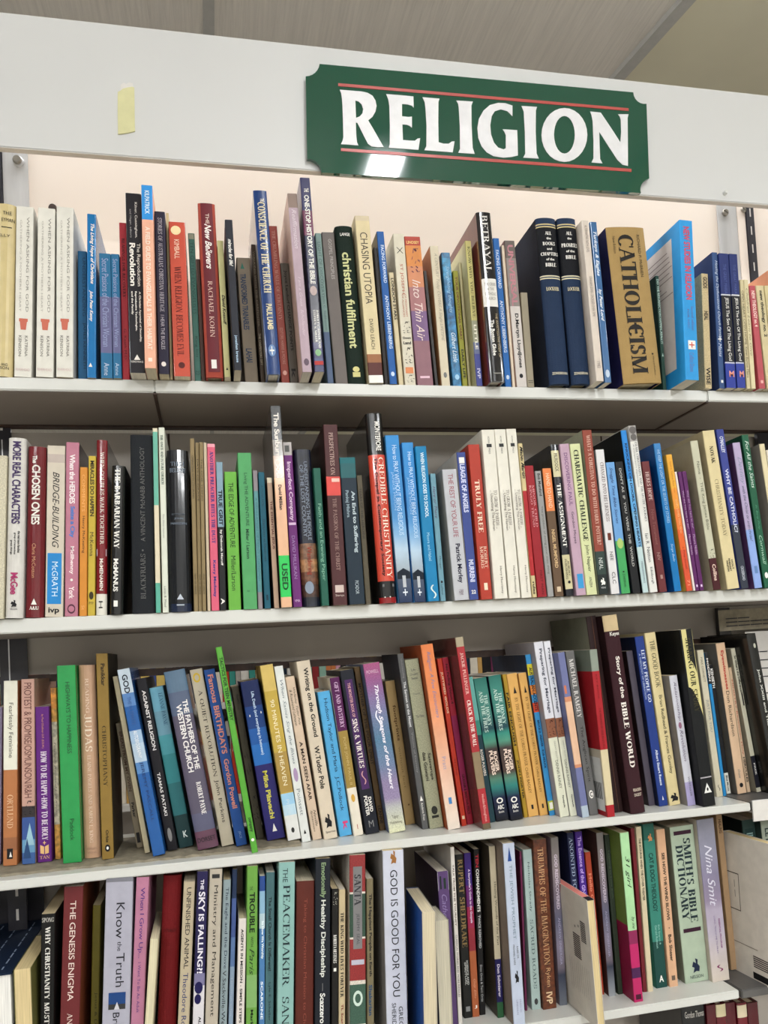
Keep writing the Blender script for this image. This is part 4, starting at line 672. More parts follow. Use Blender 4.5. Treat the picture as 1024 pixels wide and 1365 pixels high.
book(2,4.6,-0.8,9.2,201.5,125,1.00,'p','d4647c','d4647c','pink paperback ending in Bites the Dust on second shelf',[('ANOTHER PREACHER BITES THE DUST', 0.045, 0.6, 0.52, 0.45, '2c3c84', 'b'), ('Kerry Medway', 0.7, 0.92, 0.5, 0.45, '2c3c84', 'b')],bands=[(0, 0.02, 'e8a0ac')])
book(2,13.7,-2.1,7.6,178.9,111,1.03,'p','1b1c1e','1b1c1e','black and blue-grey paperback titled True Grit on second shelf',[('TRUE GRIT', 0.19, 0.43, 0.52, 0.62, '16181c', 'bc'), ('by Deborah Meroff', 0.46, 0.7, 0.48, 0.4, 'e6e3dc', 'b'), ('A', 0.92, 0.96, 0.5, 0.6, 'e6e3dc', 'b')],bands=[(0, 0.44, '86a0ae')])
book(2,27.7,1.0,14.7,167.7,104,0.61,'p','6fae48','6fae48','lime green paperback titled The Edge of Adventure on second shelf',[('THE EDGE OF ADVENTURE', 0.08, 0.55, 0.5, 0.4, '1f3018', 'c'), ('Miller/Larson', 0.61, 0.86, 0.5, 0.38, '1f3018', '')])
book(2,46.0,-2.2,16.3,190.1,118,0.34,'p','57a066','57a066','darker green paperback titled Living the Adventure on second shelf',[('Living THE ADVENTURE', 0.13, 0.47, 0.5, 0.3, '28503a', 'c'), ('Miller / Larson', 0.49, 0.68, 0.5, 0.24, '28503a', 'b'), ('WORD', 0.88, 0.89, 0.4, 0.2, '28503a', 'H')])
book(2,57.9,-2.0,5.4,168.7,105,0.39,'p','8c8488','8c8488','slim mauve and teal paperback beside the green books on second shelf',[('A GENERATION OF MERCY UNKNOWN', 0.2, 0.8, 0.5, 0.4, '3f7a7c', '')],bands=[(0.15, 0.88, '5d8f92')])
book(2,66.5,-3.0,7.4,166.2,103,-0.04,'p','1a5c6e','1a5c6e','dark teal paperback with faint lettering on second shelf',[('A STONY PATH', 0.1, 0.25, 0.5, 0.35, '123c4c', ''), ('Darkness at Daybreak', 0.35, 0.66, 0.5, 0.4, '103848', ''), ('#box', 0.9, 0.94, 0.5, 0.3, '103848', '')])
book(2,77.4,-2.6,6.2,159.5,100,-0.52,'p','b59a84','5a4c44','slim beige paperback titled The Essential Jesus on second shelf',[('THE ESSENTIAL JESUS', 0.18, 0.55, 0.5, 0.55, '5f2c24', 'b')],bands=[(0.0, 0.04, 'd8ccb4')])
book(2,88.5,-12.0,12.9,245.3,152,-0.44,'p','dcb08e','5a5450','tall peach and black paperback with green USED sticker on second shelf',[('The Sunburnt Soul', 0.035, 0.36, 0.5, 0.48, 'ebe4dc', 'bc'), ('David Millikan', 0.395, 0.52, 0.5, 0.3, '1e1d20', 'b'), ('USED', 0.785, 0.915, 0.5, 0.55, '14502a', 'b')],bands=[(0, 0.17, '1e1e1f'), (0.17, 0.25, '6f665c'), (0.25, 0.36, 'b49a84'), (0.745, 0.95, '2fc05c')],gl=1)
book(2,102.3,-6.8,10.8,202.1,125,-0.93,'p','6c2c72','6c2c72','purple paperback titled Imperfect Company on second shelf',[('#box', 0.02, 0.06, 0.45, 0.5, '5a5a58', ''), ('Imperfect Company', 0.12, 0.48, 0.5, 0.55, 'd2b8d0', 'bc'), ('#box', 0.49, 0.505, 0.5, 0.8, 'd2b8d0', ''), ('DAVID MILLIKAN', 0.57, 0.83, 0.5, 0.35, 'a184b0', ''), ('VMA', 0.955, 0.97, 0.5, 0.6, 'd2b8d0', 'H')],bands=[(0, 0.08, 'b4aeac')])
book(2,120.2,-3.1,21.8,194.3,120,-0.78,'r','171b2b','171b2b','navy-black jacketed hardcover with crowd photograph at foot on second shelf',[('UNDERSTANDING THE PEOPLE', 0.08, 0.58, 0.62, 0.2, '8e97a6', 'c'), ('OF THE LOST COUNTRY', 0.1, 0.56, 0.38, 0.2, '8e97a6', 'c'), ('Wandering', 0.62, 0.8, 0.5, 0.35, 'a03828', ''), ('#dot', 0.84, 0.92, 0.42, 0.5, '8b95a4', '')],bands=[(0.6, 0.7, '7a5a44'), (0.7, 0.78, '9c7450'), (0.78, 0.86, '6b4632'), (0.86, 0.94, '4a3228')],m='mottle')
book(2,136.0,-9.2,9.0,169.4,105,-0.82,'p','235e4e','235e4e','dark green paperback titled Faith and an Evening Paper on second shelf',[('Faith and an Evening Paper', 0.26, 0.82, 0.5, 0.55, '86b49c', 'c')])
book(2,154.0,-10.2,17.6,223.3,138,-0.28,'p','512d2e','38211f','tall brown paperback titled Perspectives on the Passion on second shelf',[('PERSPECTIVES ON', 0.045, 0.28, 0.5, 0.3, 'c9aea4', ''), ('#box', 0.3, 0.32, 0.65, 0.55, 'e8c0b4', ''), ('THE PASSION OF THE CHRIST', 0.41, 0.81, 0.5, 0.27, 'a88c84', ''), ('#box', 0.89, 0.93, 0.5, 0.6, 'c9b8b0', ''), ('Stamps', 0.94, 0.955, 0.5, 0.6, 'c9b8b0', 'H')],bands=[(0.29, 0.395, 'd0524c')])
book(2,175.2,-10.6,19.7,182.1,113,-1.01,'p','1e2f3c','1e2f3c','dark slate-blue paperback titled An End to Suffering on second shelf',[('An End to Suffering', 0.23, 0.65, 0.68, 0.3, 'b8c4c8', 'bc'), ('Pankaj Mishra', 0.225, 0.41, 0.3, 0.26, '8fa0a8', 'bc'), ('PICADOR', 0.84, 0.93, 0.55, 0.22, 'b8c4c8', '')],bands=[(0, 0.04, '1f6a70'), (0.04, 0.14, '2f6468')])
book(2,188.9,-12.0,6.5,159.5,100,-1.15,'p','575040','575040','narrow grey-olive paperback with faint lettering on second shelf',[('TEARS OF THE HEROINE', 0.1, 0.5, 0.5, 0.45, '2e2a22', '')])
book(2,214.9,-9.3,21.5,238.4,148,-1.38,'r','c84e3c','2c2a28','tall black and orange-red hardcover titled Credible Christianity on second shelf',[('MONTEFIORE', 0.045, 0.2, 0.6, 0.3, 'e6e3dc', 'b'), ('CREDIBLE CHRISTIANITY', 0.235, 0.87, 0.68, 0.32, 'efdccc', 'c'), ('The Gospel in Contemporary Society', 0.235, 0.86, 0.34, 0.22, '3a1a18', 'b'), ('#box', 0.9, 0.915, 0.55, 0.7, '6a6a6a', ''), ('#dot', 0.965, 0.972, 0.3, 0.08, 'e6e3dc', ''), ('#dot', 0.965, 0.972, 0.6, 0.08, 'e6e3dc', '')],bands=[(0, 0.22, '141415'), (0.885, 0.97, '1a1a1c'), (0.97, 1, '8c1c20')])
book(2,237.3,-7.7,17.6,211.0,131,-1.78,'p','5a9fd2','5a9fd2','sky-blue paperback Pray Without Being Religious, left of two on second shelf',[('How to PRAY WITHOUT BEING RELIGIOUS', 0.06, 0.6, 0.6, 0.34, 'c6dcee', 'c'), ('JANICE MOON', 0.22, 0.45, 0.3, 0.22, '9cc0e0', ''), ('#box', 0.745, 0.75, 0.5, 1, '2a3c50', ''), ('#bridge', 0.78, 0.86, 0.5, 0.95, '14202e', ''), ('#box', 0.84, 0.91, 0.5, 0.24, 'b8bcc0', ''), ('#cross', 0.92, 0.96, 0.5, 0.35, 'd8dee4', '')],bands=[(0, 0.2, '3c8cc8'), (0.2, 0.4, '4088c4'), (0.4, 0.5, '4f8fc6'), (0.5, 0.6, '5f9acb'), (0.6, 0.68, 'a4c4dc'), (0.68, 0.8, 'c2cfd8'), (0.8, 0.86, '6a7480'), (0.86, 1, '223456')])
book(2,256.0,-6.4,14.8,202.3,125,-1.50,'p','5a9fd2','5a9fd2','sky-blue paperback Pray Without Being Religious, right of two on second shelf',[('How to PRAY WITHOUT BEING RELIGIOUS', 0.06, 0.6, 0.6, 0.34, 'c6dcee', 'c'), ('JANICE MOON', 0.22, 0.45, 0.3, 0.22, '9cc0e0', ''), ('#box', 0.745, 0.75, 0.5, 1, '2a3c50', ''), ('#bridge', 0.78, 0.86, 0.5, 0.95, '14202e', ''), ('#box', 0.84, 0.91, 0.5, 0.24, 'b8bcc0', ''), ('#cross', 0.92, 0.96, 0.5, 0.35, 'd8dee4', '')],bands=[(0, 0.2, '3c8cc8'), (0.2, 0.4, '4088c4'), (0.4, 0.5, '4f8fc6'), (0.5, 0.6, '5f9acb'), (0.6, 0.68, 'a4c4dc'), (0.68, 0.8, 'c2cfd8'), (0.8, 0.86, '6a7480'), (0.86, 1, '223456')])
book(2,272.4,-10.2,14.5,196.5,122,-1.66,'p','157fae','157fae','bright blue paperback titled When Religion Goes to School on second shelf',[('WHEN RELIGION GOES TO SCHOOL', 0.04, 0.46, 0.55, 0.32, 'd0e4ec', 'b'), ('Moore and Habel', 0.56, 0.74, 0.5, 0.26, 'a4d0e0', ''), ('#s', 0.895, 0.98, 0.55, 0.5, 'cfe0dc', '')])
book(2,285.5,-7.8,7.0,162.1,101,-1.48,'p','6f98a6','6f98a6','thin pale blue booklet left of The Rest of Your Life on second shelf',[('Here or There', 0.1, 0.35, 0.5, 0.5, '5c3a60', 'i'), ('Morgan', 0.65, 0.75, 0.5, 0.4, '3a5460', ''), ('#dot', 0.84, 0.86, 0.5, 0.4, '1e1d20', ''), ('Lutheran', 0.87, 0.95, 0.5, 0.4, '3a5460', '')])
book(2,310.1,-7.8,19.2,167.4,104,-2.29,'p','b9babe','a6a29c','pale grey paperback titled The Rest of Your Life on second shelf',[('THE REST OF YOUR LIFE', 0.035, 0.52, 0.52, 0.34, '9c5660', 'c'), ('Patrick Morley', 0.57, 0.87, 0.52, 0.4, '23233a', 'b'), ('PBM', 0.92, 0.96, 0.5, 0.3, '8a7c84', '')])
book(2,325.9,-9.4,11.8,189.1,117,-1.91,'p','404f8c','c4bfb8','blue paperback titled Legends of Our Time in block lettering on second shelf',[('#box', 0.035, 0.075, 0.5, 0.6, 'e6e3dc', ''), ('LEAGUE OF ANGELS', 0.08, 0.41, 0.5, 0.55, 'c9cee4', 'bS'), ('MURRENI', 0.73, 0.88, 0.5, 0.55, 'c9cee4', 'bS'), ('22', 0.935, 0.96, 0.5, 0.5, 'e6e3dc', 'Hb')])
book(2,343.9,-6.1,15.4,200.1,124,-1.53,'p','ac3f2f','ac3f2f','orange-red paperback titled Truly Free on second shelf',[('TRULY FREE', 0.23, 0.57, 0.5, 0.42, 'e8d2bc', 'bc'), ('ROBERT', 0.66, 0.8, 0.7, 0.26, 'e8d2bc', ''), ('MORRIS', 0.66, 0.8, 0.38, 0.26, 'e8d2bc', ''), ('#box', 0.895, 0.94, 0.5, 0.3, 'e8d2bc', '')])
book(2,362.3,-9.2,17.3,218.5,135,-1.21,'p','dbd7cb','dbd7cb','tall white paperback To Grow a Parish, leftmost of three alike on second shelf',[('ACORN', 0.04, 0.08, 0.5, 0.14, '555', ''), ('#box', 0.085, 0.105, 0.5, 0.4, '333', ''), ('PRESS', 0.11, 0.145, 0.5, 0.14, '555', ''), ('TO GROW A PARISH ...', 0.36, 0.59, 0.68, 0.26, '6a6058', 'c'), ('... Unearthing The Human', 0.36, 0.6, 0.36, 0.26, '6a6058', 'c'), ('Harry Morrissey', 0.81, 0.97, 0.62, 0.22, '5a524c', '')])
book(2,380.9,-8.6,15.5,219.3,136,-1.68,'p','dbd7cb','dbd7cb','tall white paperback To Grow a Parish, middle of three alike on second shelf',[('ACORN', 0.04, 0.08, 0.5, 0.14, '555', ''), ('#box', 0.085, 0.105, 0.5, 0.4, '333', ''), ('PRESS', 0.11, 0.145, 0.5, 0.14, '555', ''), ('TO GROW A PARISH ...', 0.36, 0.59, 0.68, 0.26, '6a6058', 'c'), ('... Unearthing The Human', 0.36, 0.6, 0.36, 0.26, '6a6058', 'c'), ('Harry Morrissey', 0.81, 0.97, 0.62, 0.22, '5a524c', '')])
book(2,397.3,-7.9,13.7,220.2,136,-1.84,'p','dbd7cb','dbd7cb','tall white paperback To Grow a Parish, rightmost of three alike on second shelf',[('ACORN', 0.04, 0.08, 0.5, 0.14, '555', ''), ('#box', 0.085, 0.105, 0.5, 0.4, '333', ''), ('PRESS', 0.11, 0.145, 0.5, 0.14, '555', ''), ('TO GROW A PARISH ...', 0.36, 0.59, 0.68, 0.26, '6a6058', 'c'), ('... Unearthing The Human', 0.36, 0.6, 0.36, 0.26, '6a6058', 'c'), ('Harry Morrissey', 0.81, 0.97, 0.62, 0.22, '5a524c', '')])
book(2,407.5,-10.3,5.7,200.8,124,-1.92,'p','c8b88c','c8b88c','cream and red booklet beside the tall white paperbacks on second shelf',[('Mabel Martin', 0.02, 0.23, 0.6, 0.8, '1e1d20', 'bi'), ('rules', 0.9, 0.98, 0.5, 0.6, '1e1d20', 'b')],bands=[(0.31, 0.86, 'ac2c30')])
book(2,418.4,-9.2,12.4,171.6,106,-2.48,'p','96202a','96202a','deep red paperback with pale double title line on second shelf',[('MINOR CHILD', 0.15, 0.47, 0.72, 0.24, 'c8898c', 'b'), ('KINGO TREND', 0.15, 0.47, 0.4, 0.24, 'c8898c', 'b'), ('FIRST MAN', 0.8, 0.98, 0.6, 0.25, '5c1018', '')])
book(2,430.4,-8.9,8.3,164.7,102,-2.49,'p','999896','999896','slim grey paperback about doing your own thing on second shelf',[('Bob Mumford', 0.02, 0.2, 0.55, 0.45, '3a3a3a', 'b'), ('The problem of doing your own thing', 0.28, 0.82, 0.5, 0.4, '5a5a5a', '')])
book(2,442.2,-9.2,12.0,168.0,104,-2.24,'p','66503c','66503c','brown paperback titled Hand to Hand with orange top on second shelf',[('HAND TO HAND', 0.04, 0.31, 0.5, 0.42, 'f0d6ba', ''), ('NIGEL MUMFORD', 0.48, 0.78, 0.5, 0.38, 'd2b488', 'b'), ('#box', 0.925, 0.965, 0.5, 0.45, 'cbb89c', '')],bands=[(0, 0.335, 'de8650')])
book(2,457.3,-8.8,10.6,199.8,124,-2.49,'h','c8c09a','2a2a30','pale yellow and black hardcover titled The Assignment on second shelf',[('MURDOCK', 0.06, 0.18, 0.5, 0.45, '33302a', ''), ('THE ASSIGNMENT', 0.26, 0.68, 0.5, 0.5, 'e8e6de', 'bc'), ('AUBURY', 0.77, 0.87, 0.68, 0.25, '1e1d20', ''), ('PUBLISHING', 0.76, 0.89, 0.35, 0.25, '1e1d20', ''), ('#dot', 0.9, 0.92, 0.55, 0.35, '1e1d20', '')],bands=[(0, 0.04, '1b1d26'), (0.215, 0.73, '1b1d26'), (0.955, 1, '1b1d26')],rd=0.1)
book(2,472.2,-10.8,13.5,200.0,124,-2.98,'p','b89cac','b89cac','mauve paperback titled Discovering Paul with small blue square on second shelf',[('DISCOVERING PAUL', 0.06, 0.41, 0.5, 0.36, '6a3c74', ''), ('Gordon Moyes', 0.45, 0.66, 0.5, 0.34, '3a2c44', ''), ('#box', 0.86, 0.955, 0.55, 0.6, '3f94c8', '')])
book(2,486.7,-12.0,14.7,199.7,124,-2.98,'p','ccd0a2','ccd0a2','pale yellow-green paperback titled Charismatic Challenge on second shelf',[('CHARISMATIC CHALLENGE', 0.04, 0.645, 0.5, 0.46, '2a3028', 'bc'), ('John Napier', 0.67, 0.85, 0.5, 0.42, '2a3028', ''), ('ANZEA', 0.88, 0.95, 0.5, 0.25, '555', 'i')])
book(2,503.7,-12.0,13.5,218.2,135,-2.39,'p','904838','a8ab98','brick-red paperback asking What is a Christian To Do on second shelf',[("WHAT'S A CHRISTIAN TO DO WITH HARRY POTTER?", 0.03, 0.7, 0.55, 0.4, 'cfa898', 'bc'), ('NEAL', 0.78, 0.85, 0.5, 0.4, 'cdd2cc', ''), ('#bird', 0.9, 0.945, 0.5, 0.5, 'e6e3dc', ''), ('WHITE HORSE', 0.955, 0.965, 0.5, 0.5, 'ccc', 'H')],bands=[(0.74, 0.88, '33443e'), (0.88, 1, '222b2a')])
book(2,520.3,-11.7,12.1,192.3,119,-2.66,'p','d4d2d2','8f8f94','white paperback titled Changed into His Likeness on second shelf',[('CHANGED INTO HIS LIKENESS', 0.09, 0.5, 0.55, 0.4, '5c4444', 'c'), ('#box', 0.58, 0.63, 0.5, 0.4, '6b3428', ''), ('NEE', 0.71, 0.77, 0.5, 0.35, '444', ''), ('CLC', 0.85, 0.93, 0.5, 0.4, '333', '')])
book(2,536.5,-9.9,12.6,175.7,109,-3.37,'p','6f9fce','6f9fce','blue and green paperback titled Snuggle Time Bible Stories on second shelf',[('Snuggle Time Bible Stories', 0.04, 0.47, 0.45, 0.42, '26386e', 'i'), ('#dot', 0.58, 0.66, 0.5, 0.7, 'a8c070', ''), ('#box', 0.83, 0.84, 0.5, 0.2, '1e3c24', ''), ('ZONDERVAN', 0.85, 0.95, 0.5, 0.25, '1e3c24', '')],bands=[(0.6, 1, '48a060')])
book(2,551.7,-11.0,11.7,176.2,109,-4.28,'p','131518','131518','black paperback with scattered white capitals on spine on second shelf',[("DON'T AS  IF  YOU  WERE  THE  WORLD", 0.05, 0.8, 0.5, 0.3, 'a8a8a4', 'b')])
book(2,564.1,-12.0,8.1,218.5,135,-4.28,'p','7aaed2','101214','pale blue paperback titled Knocking on Doors, Opening Hearts on second shelf',[('KNOCKING ON DOORS, OPENING HEARTS', 0.08, 0.72, 0.5, 0.5, '1c2c48', 'bc'), ('MISSIONWORKS', 0.81, 0.94, 0.5, 0.3, '44586a', '')],bands=[(0, 0.3, '2f86cc'), (0.3, 0.5, '64a8da'), (0.72, 1, 'b8cccc')])
book(2,576.0,-12.0,11.3,224.9,139,-3.95,'p','d9d8d2','d9d8d2','white paperback about Islam and Christianity, grey portrait top on second shelf',[('#dot', 0.005, 0.05, 0.5, 0.9, '6a6664', ''), ('#dot', 0.05, 0.09, 0.5, 0.8, '6a6664', ''), ('ISLAM, CHRISTIANITY AND THE MYSTIC JOURNEY', 0.1, 0.58, 0.68, 0.3, '3c4048', ''), ('A Comparative Exploration', 0.11, 0.37, 0.32, 0.2, '6a6e74', 'i'), ('Ian R. Netton', 0.65, 0.82, 0.5, 0.4, '3c4048', ''), ('Edinburgh', 0.85, 0.95, 0.5, 0.35, '3c4048', '')],bands=[(0, 0.095, 'a8a4a0')])
book(2,591.3,-9.9,11.2,176.9,110,-4.33,'p','6b3234','6b3234','brownish maroon paperback titled Here Is Hope on second shelf',[('HERES HOPE', 0.08, 0.3, 0.5, 0.5, 'cbb0aa', 'bc'), ('New Testament', 0.37, 0.64, 0.5, 0.4, '8a5a56', ''), ('NIV', 0.7, 0.76, 0.5, 0.4, 'a88a82', ''), ('#box', 0.87, 0.9, 0.5, 0.3, 'a88a82', '')])
book(2,611.8,-12.0,10.4,201.1,125,-4.57,'p','1474b0','0f4c8c','bright blue paperback about Hearing Christ in story on second shelf',[('WE KEEP THE LIGHT OR THE SECRETS OF STORIES', 0.04, 0.54, 0.52, 0.38, 'a6c8de', ''), ('Serge Bado', 0.68, 0.8, 0.5, 0.38, 'a6c8de', 'i')],gl=1)
book(2,629.0,-12.0,8.9,186.0,115,-5.10,'p','df8a38','cfa94c','yellow to orange-red paperback beside two purple booklets on second shelf',[('God is, God is True Too', 0.05, 0.28, 0.5, 0.3, 'b0681c', ''), ('GOD, LOVES YOU, TOO', 0.33, 0.58, 0.5, 0.32, 'f4c898', ''), ('J. Philip Newell', 0.68, 0.84, 0.5, 0.35, '8c1c1c', ''), ('71', 0.92, 0.96, 0.5, 0.4, 'f0b090', '')],bands=[(0, 0.25, 'dba43c'), (0.25, 0.4, 'e0963c'), (0.4, 0.55, 'de7c38'), (0.55, 0.7, 'd8682f'), (0.7, 1, 'cf5636')])
book(2,636.3,-12.0,3.0,162.7,101,-5.47,'p','dcd2cc','dcd2cc','thin white booklet between orange book and purple booklets on second shelf',[])
book(2,640.8,-12.0,5.5,162.5,101,-4.91,'p','5e2460','5e2460','slim purple booklet, left of the two alike on second shelf',[('Why did You have to die?', 0.16, 0.48, 0.5, 0.5, 'c0a4c4', ''), ('Moore Noble', 0.53, 0.7, 0.5, 0.5, 'c0a4c4', ''), ('#box', 0.95, 0.97, 0.5, 0.4, 'd8c4dc', '')])
book(2,647.6,-12.0,6.5,162.9,101,-4.95,'p','5e2460','5e2460','slim purple booklet, right of the two alike on second shelf',[('Why did You have to die?', 0.16, 0.48, 0.5, 0.5, 'c0a4c4', ''), ('Moore Noble', 0.53, 0.7, 0.5, 0.5, 'c0a4c4', ''), ('#box', 0.95, 0.97, 0.5, 0.4, 'd8c4dc', '')])
book(2,671.0,-12.0,11.5,205.0,127,-5.34,'p','bfbda6','a8a089','pale grey-beige paperback titled Name with maroon foot on second shelf',[('Name  -  THE King James Bible', 0.14, 0.6, 0.5, 0.45, '5c5c50', ''), ('#scr', 0.73, 0.79, 0.5, 0.8, '1e1d20', ''), ('Collins', 0.83, 0.94, 0.5, 0.45, 'e0c8b8', 'b')],bands=[(0.79, 1, '48181e')])
book(2,695.9,-12.0,18.4,219.1,136,-5.47,'p','d2c49a','b5a98a','wide cream paperback titled Christianity Today on second shelf',[('NOVAK', 0.1, 0.21, 0.5, 0.3, '33291c', 'b'), ('CHRISTIANITY TODAY', 0.31, 0.67, 0.5, 0.3, '8c8062', ''), ('HOLT', 0.82, 0.88, 0.72, 0.14, '1e1d20', 'b'), ('RINEHART', 0.81, 0.89, 0.5, 0.14, '1e1d20', 'b'), ('WINSTON', 0.82, 0.89, 0.3, 0.14, '1e1d20', 'b')])
book(2,713.9,-12.0,11.5,221.3,137,-5.47,'p','3c468c','3c468c','tall blue and grey paperback titled Why Be Catholic? on second shelf',[("O'MALLEY", 0.045, 0.15, 0.5, 0.5, 'cfd2e0', 'bc'), ('WHY BE CATHOLIC?', 0.25, 0.65, 0.5, 0.45, 'cfd2e0', 'b'), ('CROSSROAD', 0.86, 0.95, 0.5, 0.38, 'b8bcc4', 'b')],bands=[(0.6, 1, '363b48')])
book(2,734.8,-12.0,11.7,202.6,126,-5.06,'p','b0a3c0','5c3e64','lilac to pale blue paperback titled Destiny With the Christ on second shelf',[('Destiny', 0.1, 0.29, 0.5, 0.65, '8a90a4', 'i'), ('with the Christ or anti-christ?', 0.3, 0.68, 0.5, 0.35, '4c5068', 'i'), ('#box', 0.85, 0.9, 0.5, 0.4, '6a8ab8', '')],bands=[(0.6, 1, '8ea6d8')])
book(2,749.5,-12.0,10.6,213.6,132,-4.88,'p','235f45','1c4836','dark green paperback titled For All the Saints on second shelf',[('For All the Saints', 0.04, 0.35, 0.55, 0.5, 'cfe0d4', 'i'), ('Fr. Barty Philip', 0.46, 0.62, 0.5, 0.3, '5fa080', 'i'), ('Cornwall', 0.66, 0.85, 0.5, 0.45, 'a8ccb4', 'i'), ('#dot', 0.9, 0.94, 0.5, 0.5, 'e6e3dc', '')])
book(2,774.4,-12.0,8.4,201.0,125,-4.95,'p','d5c9a6','8b847c','cream paperback at right end of second shelf in view',[])
book(2,785.7,-12.0,10.2,192.6,119,-5.20,'p','d8d0c0','d8d0c0','off-white paperback cut by right edge of second shelf',[])
book(3,-265.9,70.5,13.6,186.9,116,2.42,'p','837a92','837a92','grey-lilac paperback cut by left edge of third shelf',[('Anne Urfand', 0.55, 0.85, 0.6, 0.4, '1e1d20', 'b')],lift=3.6)
book(3,-245.9,58.1,15.5,217.7,134,1.94,'p','b0764c','b0764c','white-topped copper paperback titled Fearlessly Feminine on third shelf',[('Fearlessly Feminine', 0.12, 0.42, 0.5, 0.4, '55504a', ''), ('ORTLUND', 0.62, 0.8, 0.5, 0.42, 'dcb894', ''), ('#box', 0.91, 0.965, 0.5, 0.42, '1e1d20', ''), ('#tri', 0.925, 0.955, 0.55, 0.2, 'e6e3dc', '')],bands=[(0, 0.485, 'dcdacb'), (0.85, 0.92, '9a6848')],lift=3.6)
book(3,-225.0,56.7,14.7,218.6,135,1.57,'p','bf9a8c','bf9a8c','dusty peach paperback titled Protest and Promise on third shelf',[('PROTEST & PROMISE/OSMUNSON/R&H', 0.02, 0.645, 0.5, 0.55, '6a4440', 'c'), ('#scr', 0.66, 0.74, 0.5, 0.9, '1e1d20', ''), ('#tri', 0.78, 0.9, 0.6, 0.7, '9cc0cc', ''), ('#tri', 0.86, 0.97, 0.4, 0.6, '32507a', '')],bands=[(0.69, 0.75, '3a3436'), (0.75, 0.87, '3f5a94'), (0.87, 0.94, '6a98b8'), (0.94, 1, '44649a')],lift=3.6)
book(3,-207.4,59.1,15.9,184.6,114,0.92,'p','62257a','62257a','purple paperback titled How to Be Happy How to Be Holy on third shelf',[('by Paul OSullivan O.P. (E.D.M.)', 0.05, 0.27, 0.5, 0.18, 'cf9474', ''), ('HOW TO BE HAPPY-HOW TO BE HOLY', 0.29, 0.86, 0.55, 0.42, 'e6dae4', 'bc'), ('#crossy', 0.865, 0.89, 0.5, 0.22, 'e0b880', ''), ('#bookm', 0.89, 0.95, 0.5, 0.6, 'e0b880', ''), ('TAN', 0.96, 0.98, 0.5, 0.7, 'e0b880', 'H')],gl=0,lift=3.6)
book(3,-194.2,68.1,6.7,206.2,124,0.43,'p','cf9a4c','cf9a4c','slim yellow-orange marbled paperback left of the green book on third shelf',[('Towards Renewal and Recall', 0.32, 0.75, 0.5, 0.3, '6a6454', 'i')],bands=[(0.2, 0.8, 'c2b8a4'), (0, 0.12, 'd08c38')],m='mottle',lift=3.6)
book(3,-173.3,40.4,20.8,232.6,102,0.19,'p','2f9652','2f9652','broad bright green paperback titled Highways to Happiness on third shelf',[('HIGHWAYS TO HAPPINESS', 0.085, 0.45, 0.55, 0.24, '1b4c2c', 'c'), ('Paddock', 0.78, 0.89, 0.55, 0.24, '1b4c2c', 'c')],gl=1,lift=3.6)
book(3,-152.9,53.5,19.5,231.8,89,0.38,'r','c6a184','c6a184','pale peach hardcover titled Reading Judas on third shelf',[('READING', 0.07, 0.25, 0.5, 0.2, 'e6cfba', ''), ('JUDAS', 0.255, 0.45, 0.5, 0.42, 'efdcc8', ''), ('ELAINE PAGELS AND KAREN L. KING', 0.47, 0.92, 0.5, 0.2, 'e6cfba', ''), ('PENGUIN', 0.945, 0.955, 0.5, 0.55, 'a88470', 'H'), ('VIKING', 0.965, 0.975, 0.5, 0.55, 'a88470', 'H')],gl=0,lift=3.6)
book(3,-133.3,40.9,13.4,244.7,101,0.41,'p','8c7238','3a3428','ochre paperback titled Christophany in a plastic sleeve on third shelf',[('Panikkar', 0.05, 0.16, 0.55, 0.35, '2a2214', 'b'), ('CHRISTOPHANY', 0.355, 0.65, 0.5, 0.34, '3a2f1a', ''), ('Orbis', 0.86, 0.92, 0.5, 0.24, '2a2214', 'b'), ('#dot', 0.93, 0.965, 0.5, 0.45, '1c1c20', ''), ('#dot', 0.94, 0.955, 0.5, 0.2, 'e6e3dc', '')],lift=3.6)
book(3,-100.4,85.0,8.0,158.1,98,-7.13,'p','8f8470','8f8470','slim grey-tan paperback leaning, titled Bread From My Oven on third shelf',[('BREAD FROM MY OVEN', 0.07, 0.55, 0.5, 0.45, '5c4438', 'b'), ('Parker', 0.64, 0.76, 0.5, 0.45, '1e1d20', 'b'), ('#box', 0.88, 0.96, 0.5, 0.5, '1e1d20', '')],lift=3.6)
book(3,-88.7,51.2,6.3,217.8,135,-7.78,'p','bdb294','bdb294','slim cream book leaning behind the blue God book on third shelf',[],lift=3.6)
book(3,-73.6,29.1,14.2,225.9,113,-8.28,'p','255d9c','255d9c','blue cloud-covered paperback beginning with the word GOD on third shelf',[('GOD', 0.03, 0.13, 0.5, 0.45, '16202e', 'b'), ('THE ULTIMATE', 0.15, 0.3, 0.5, 0.3, '3a5a90', ''), ('AUTOBIOGRAPHY', 0.33, 0.48, 0.5, 0.3, 'f0f2f4', 'i'), ('JEREMY PASCALL', 0.5, 0.82, 0.5, 0.32, '1c3a6c', '')],bands=[(0, 0.13, 'b8c4ce'), (0.13, 0.2, '5a82b4'), (0.33, 0.4, '9cb4cc'), (0.4, 0.5, 'b0c2d2'), (0.5, 0.56, '5a86b8')],gl=1,lift=3.6)
book(3,-59.0,49.5,12.1,213.3,132,-7.84,'p','1e1c22','1e1c22','black paperback titled Against Religion on third shelf',[('AGAINST RELIGION', 0.07, 0.42, 0.55, 0.36, 'dcd8d4', 'bc'), ('TAMAS PATAKI', 0.55, 0.8, 0.5, 0.3, 'dcd8d4', 'b'), ('#dot', 0.87, 0.95, 0.5, 0.4, '8c8a88', '')],lift=3.6)
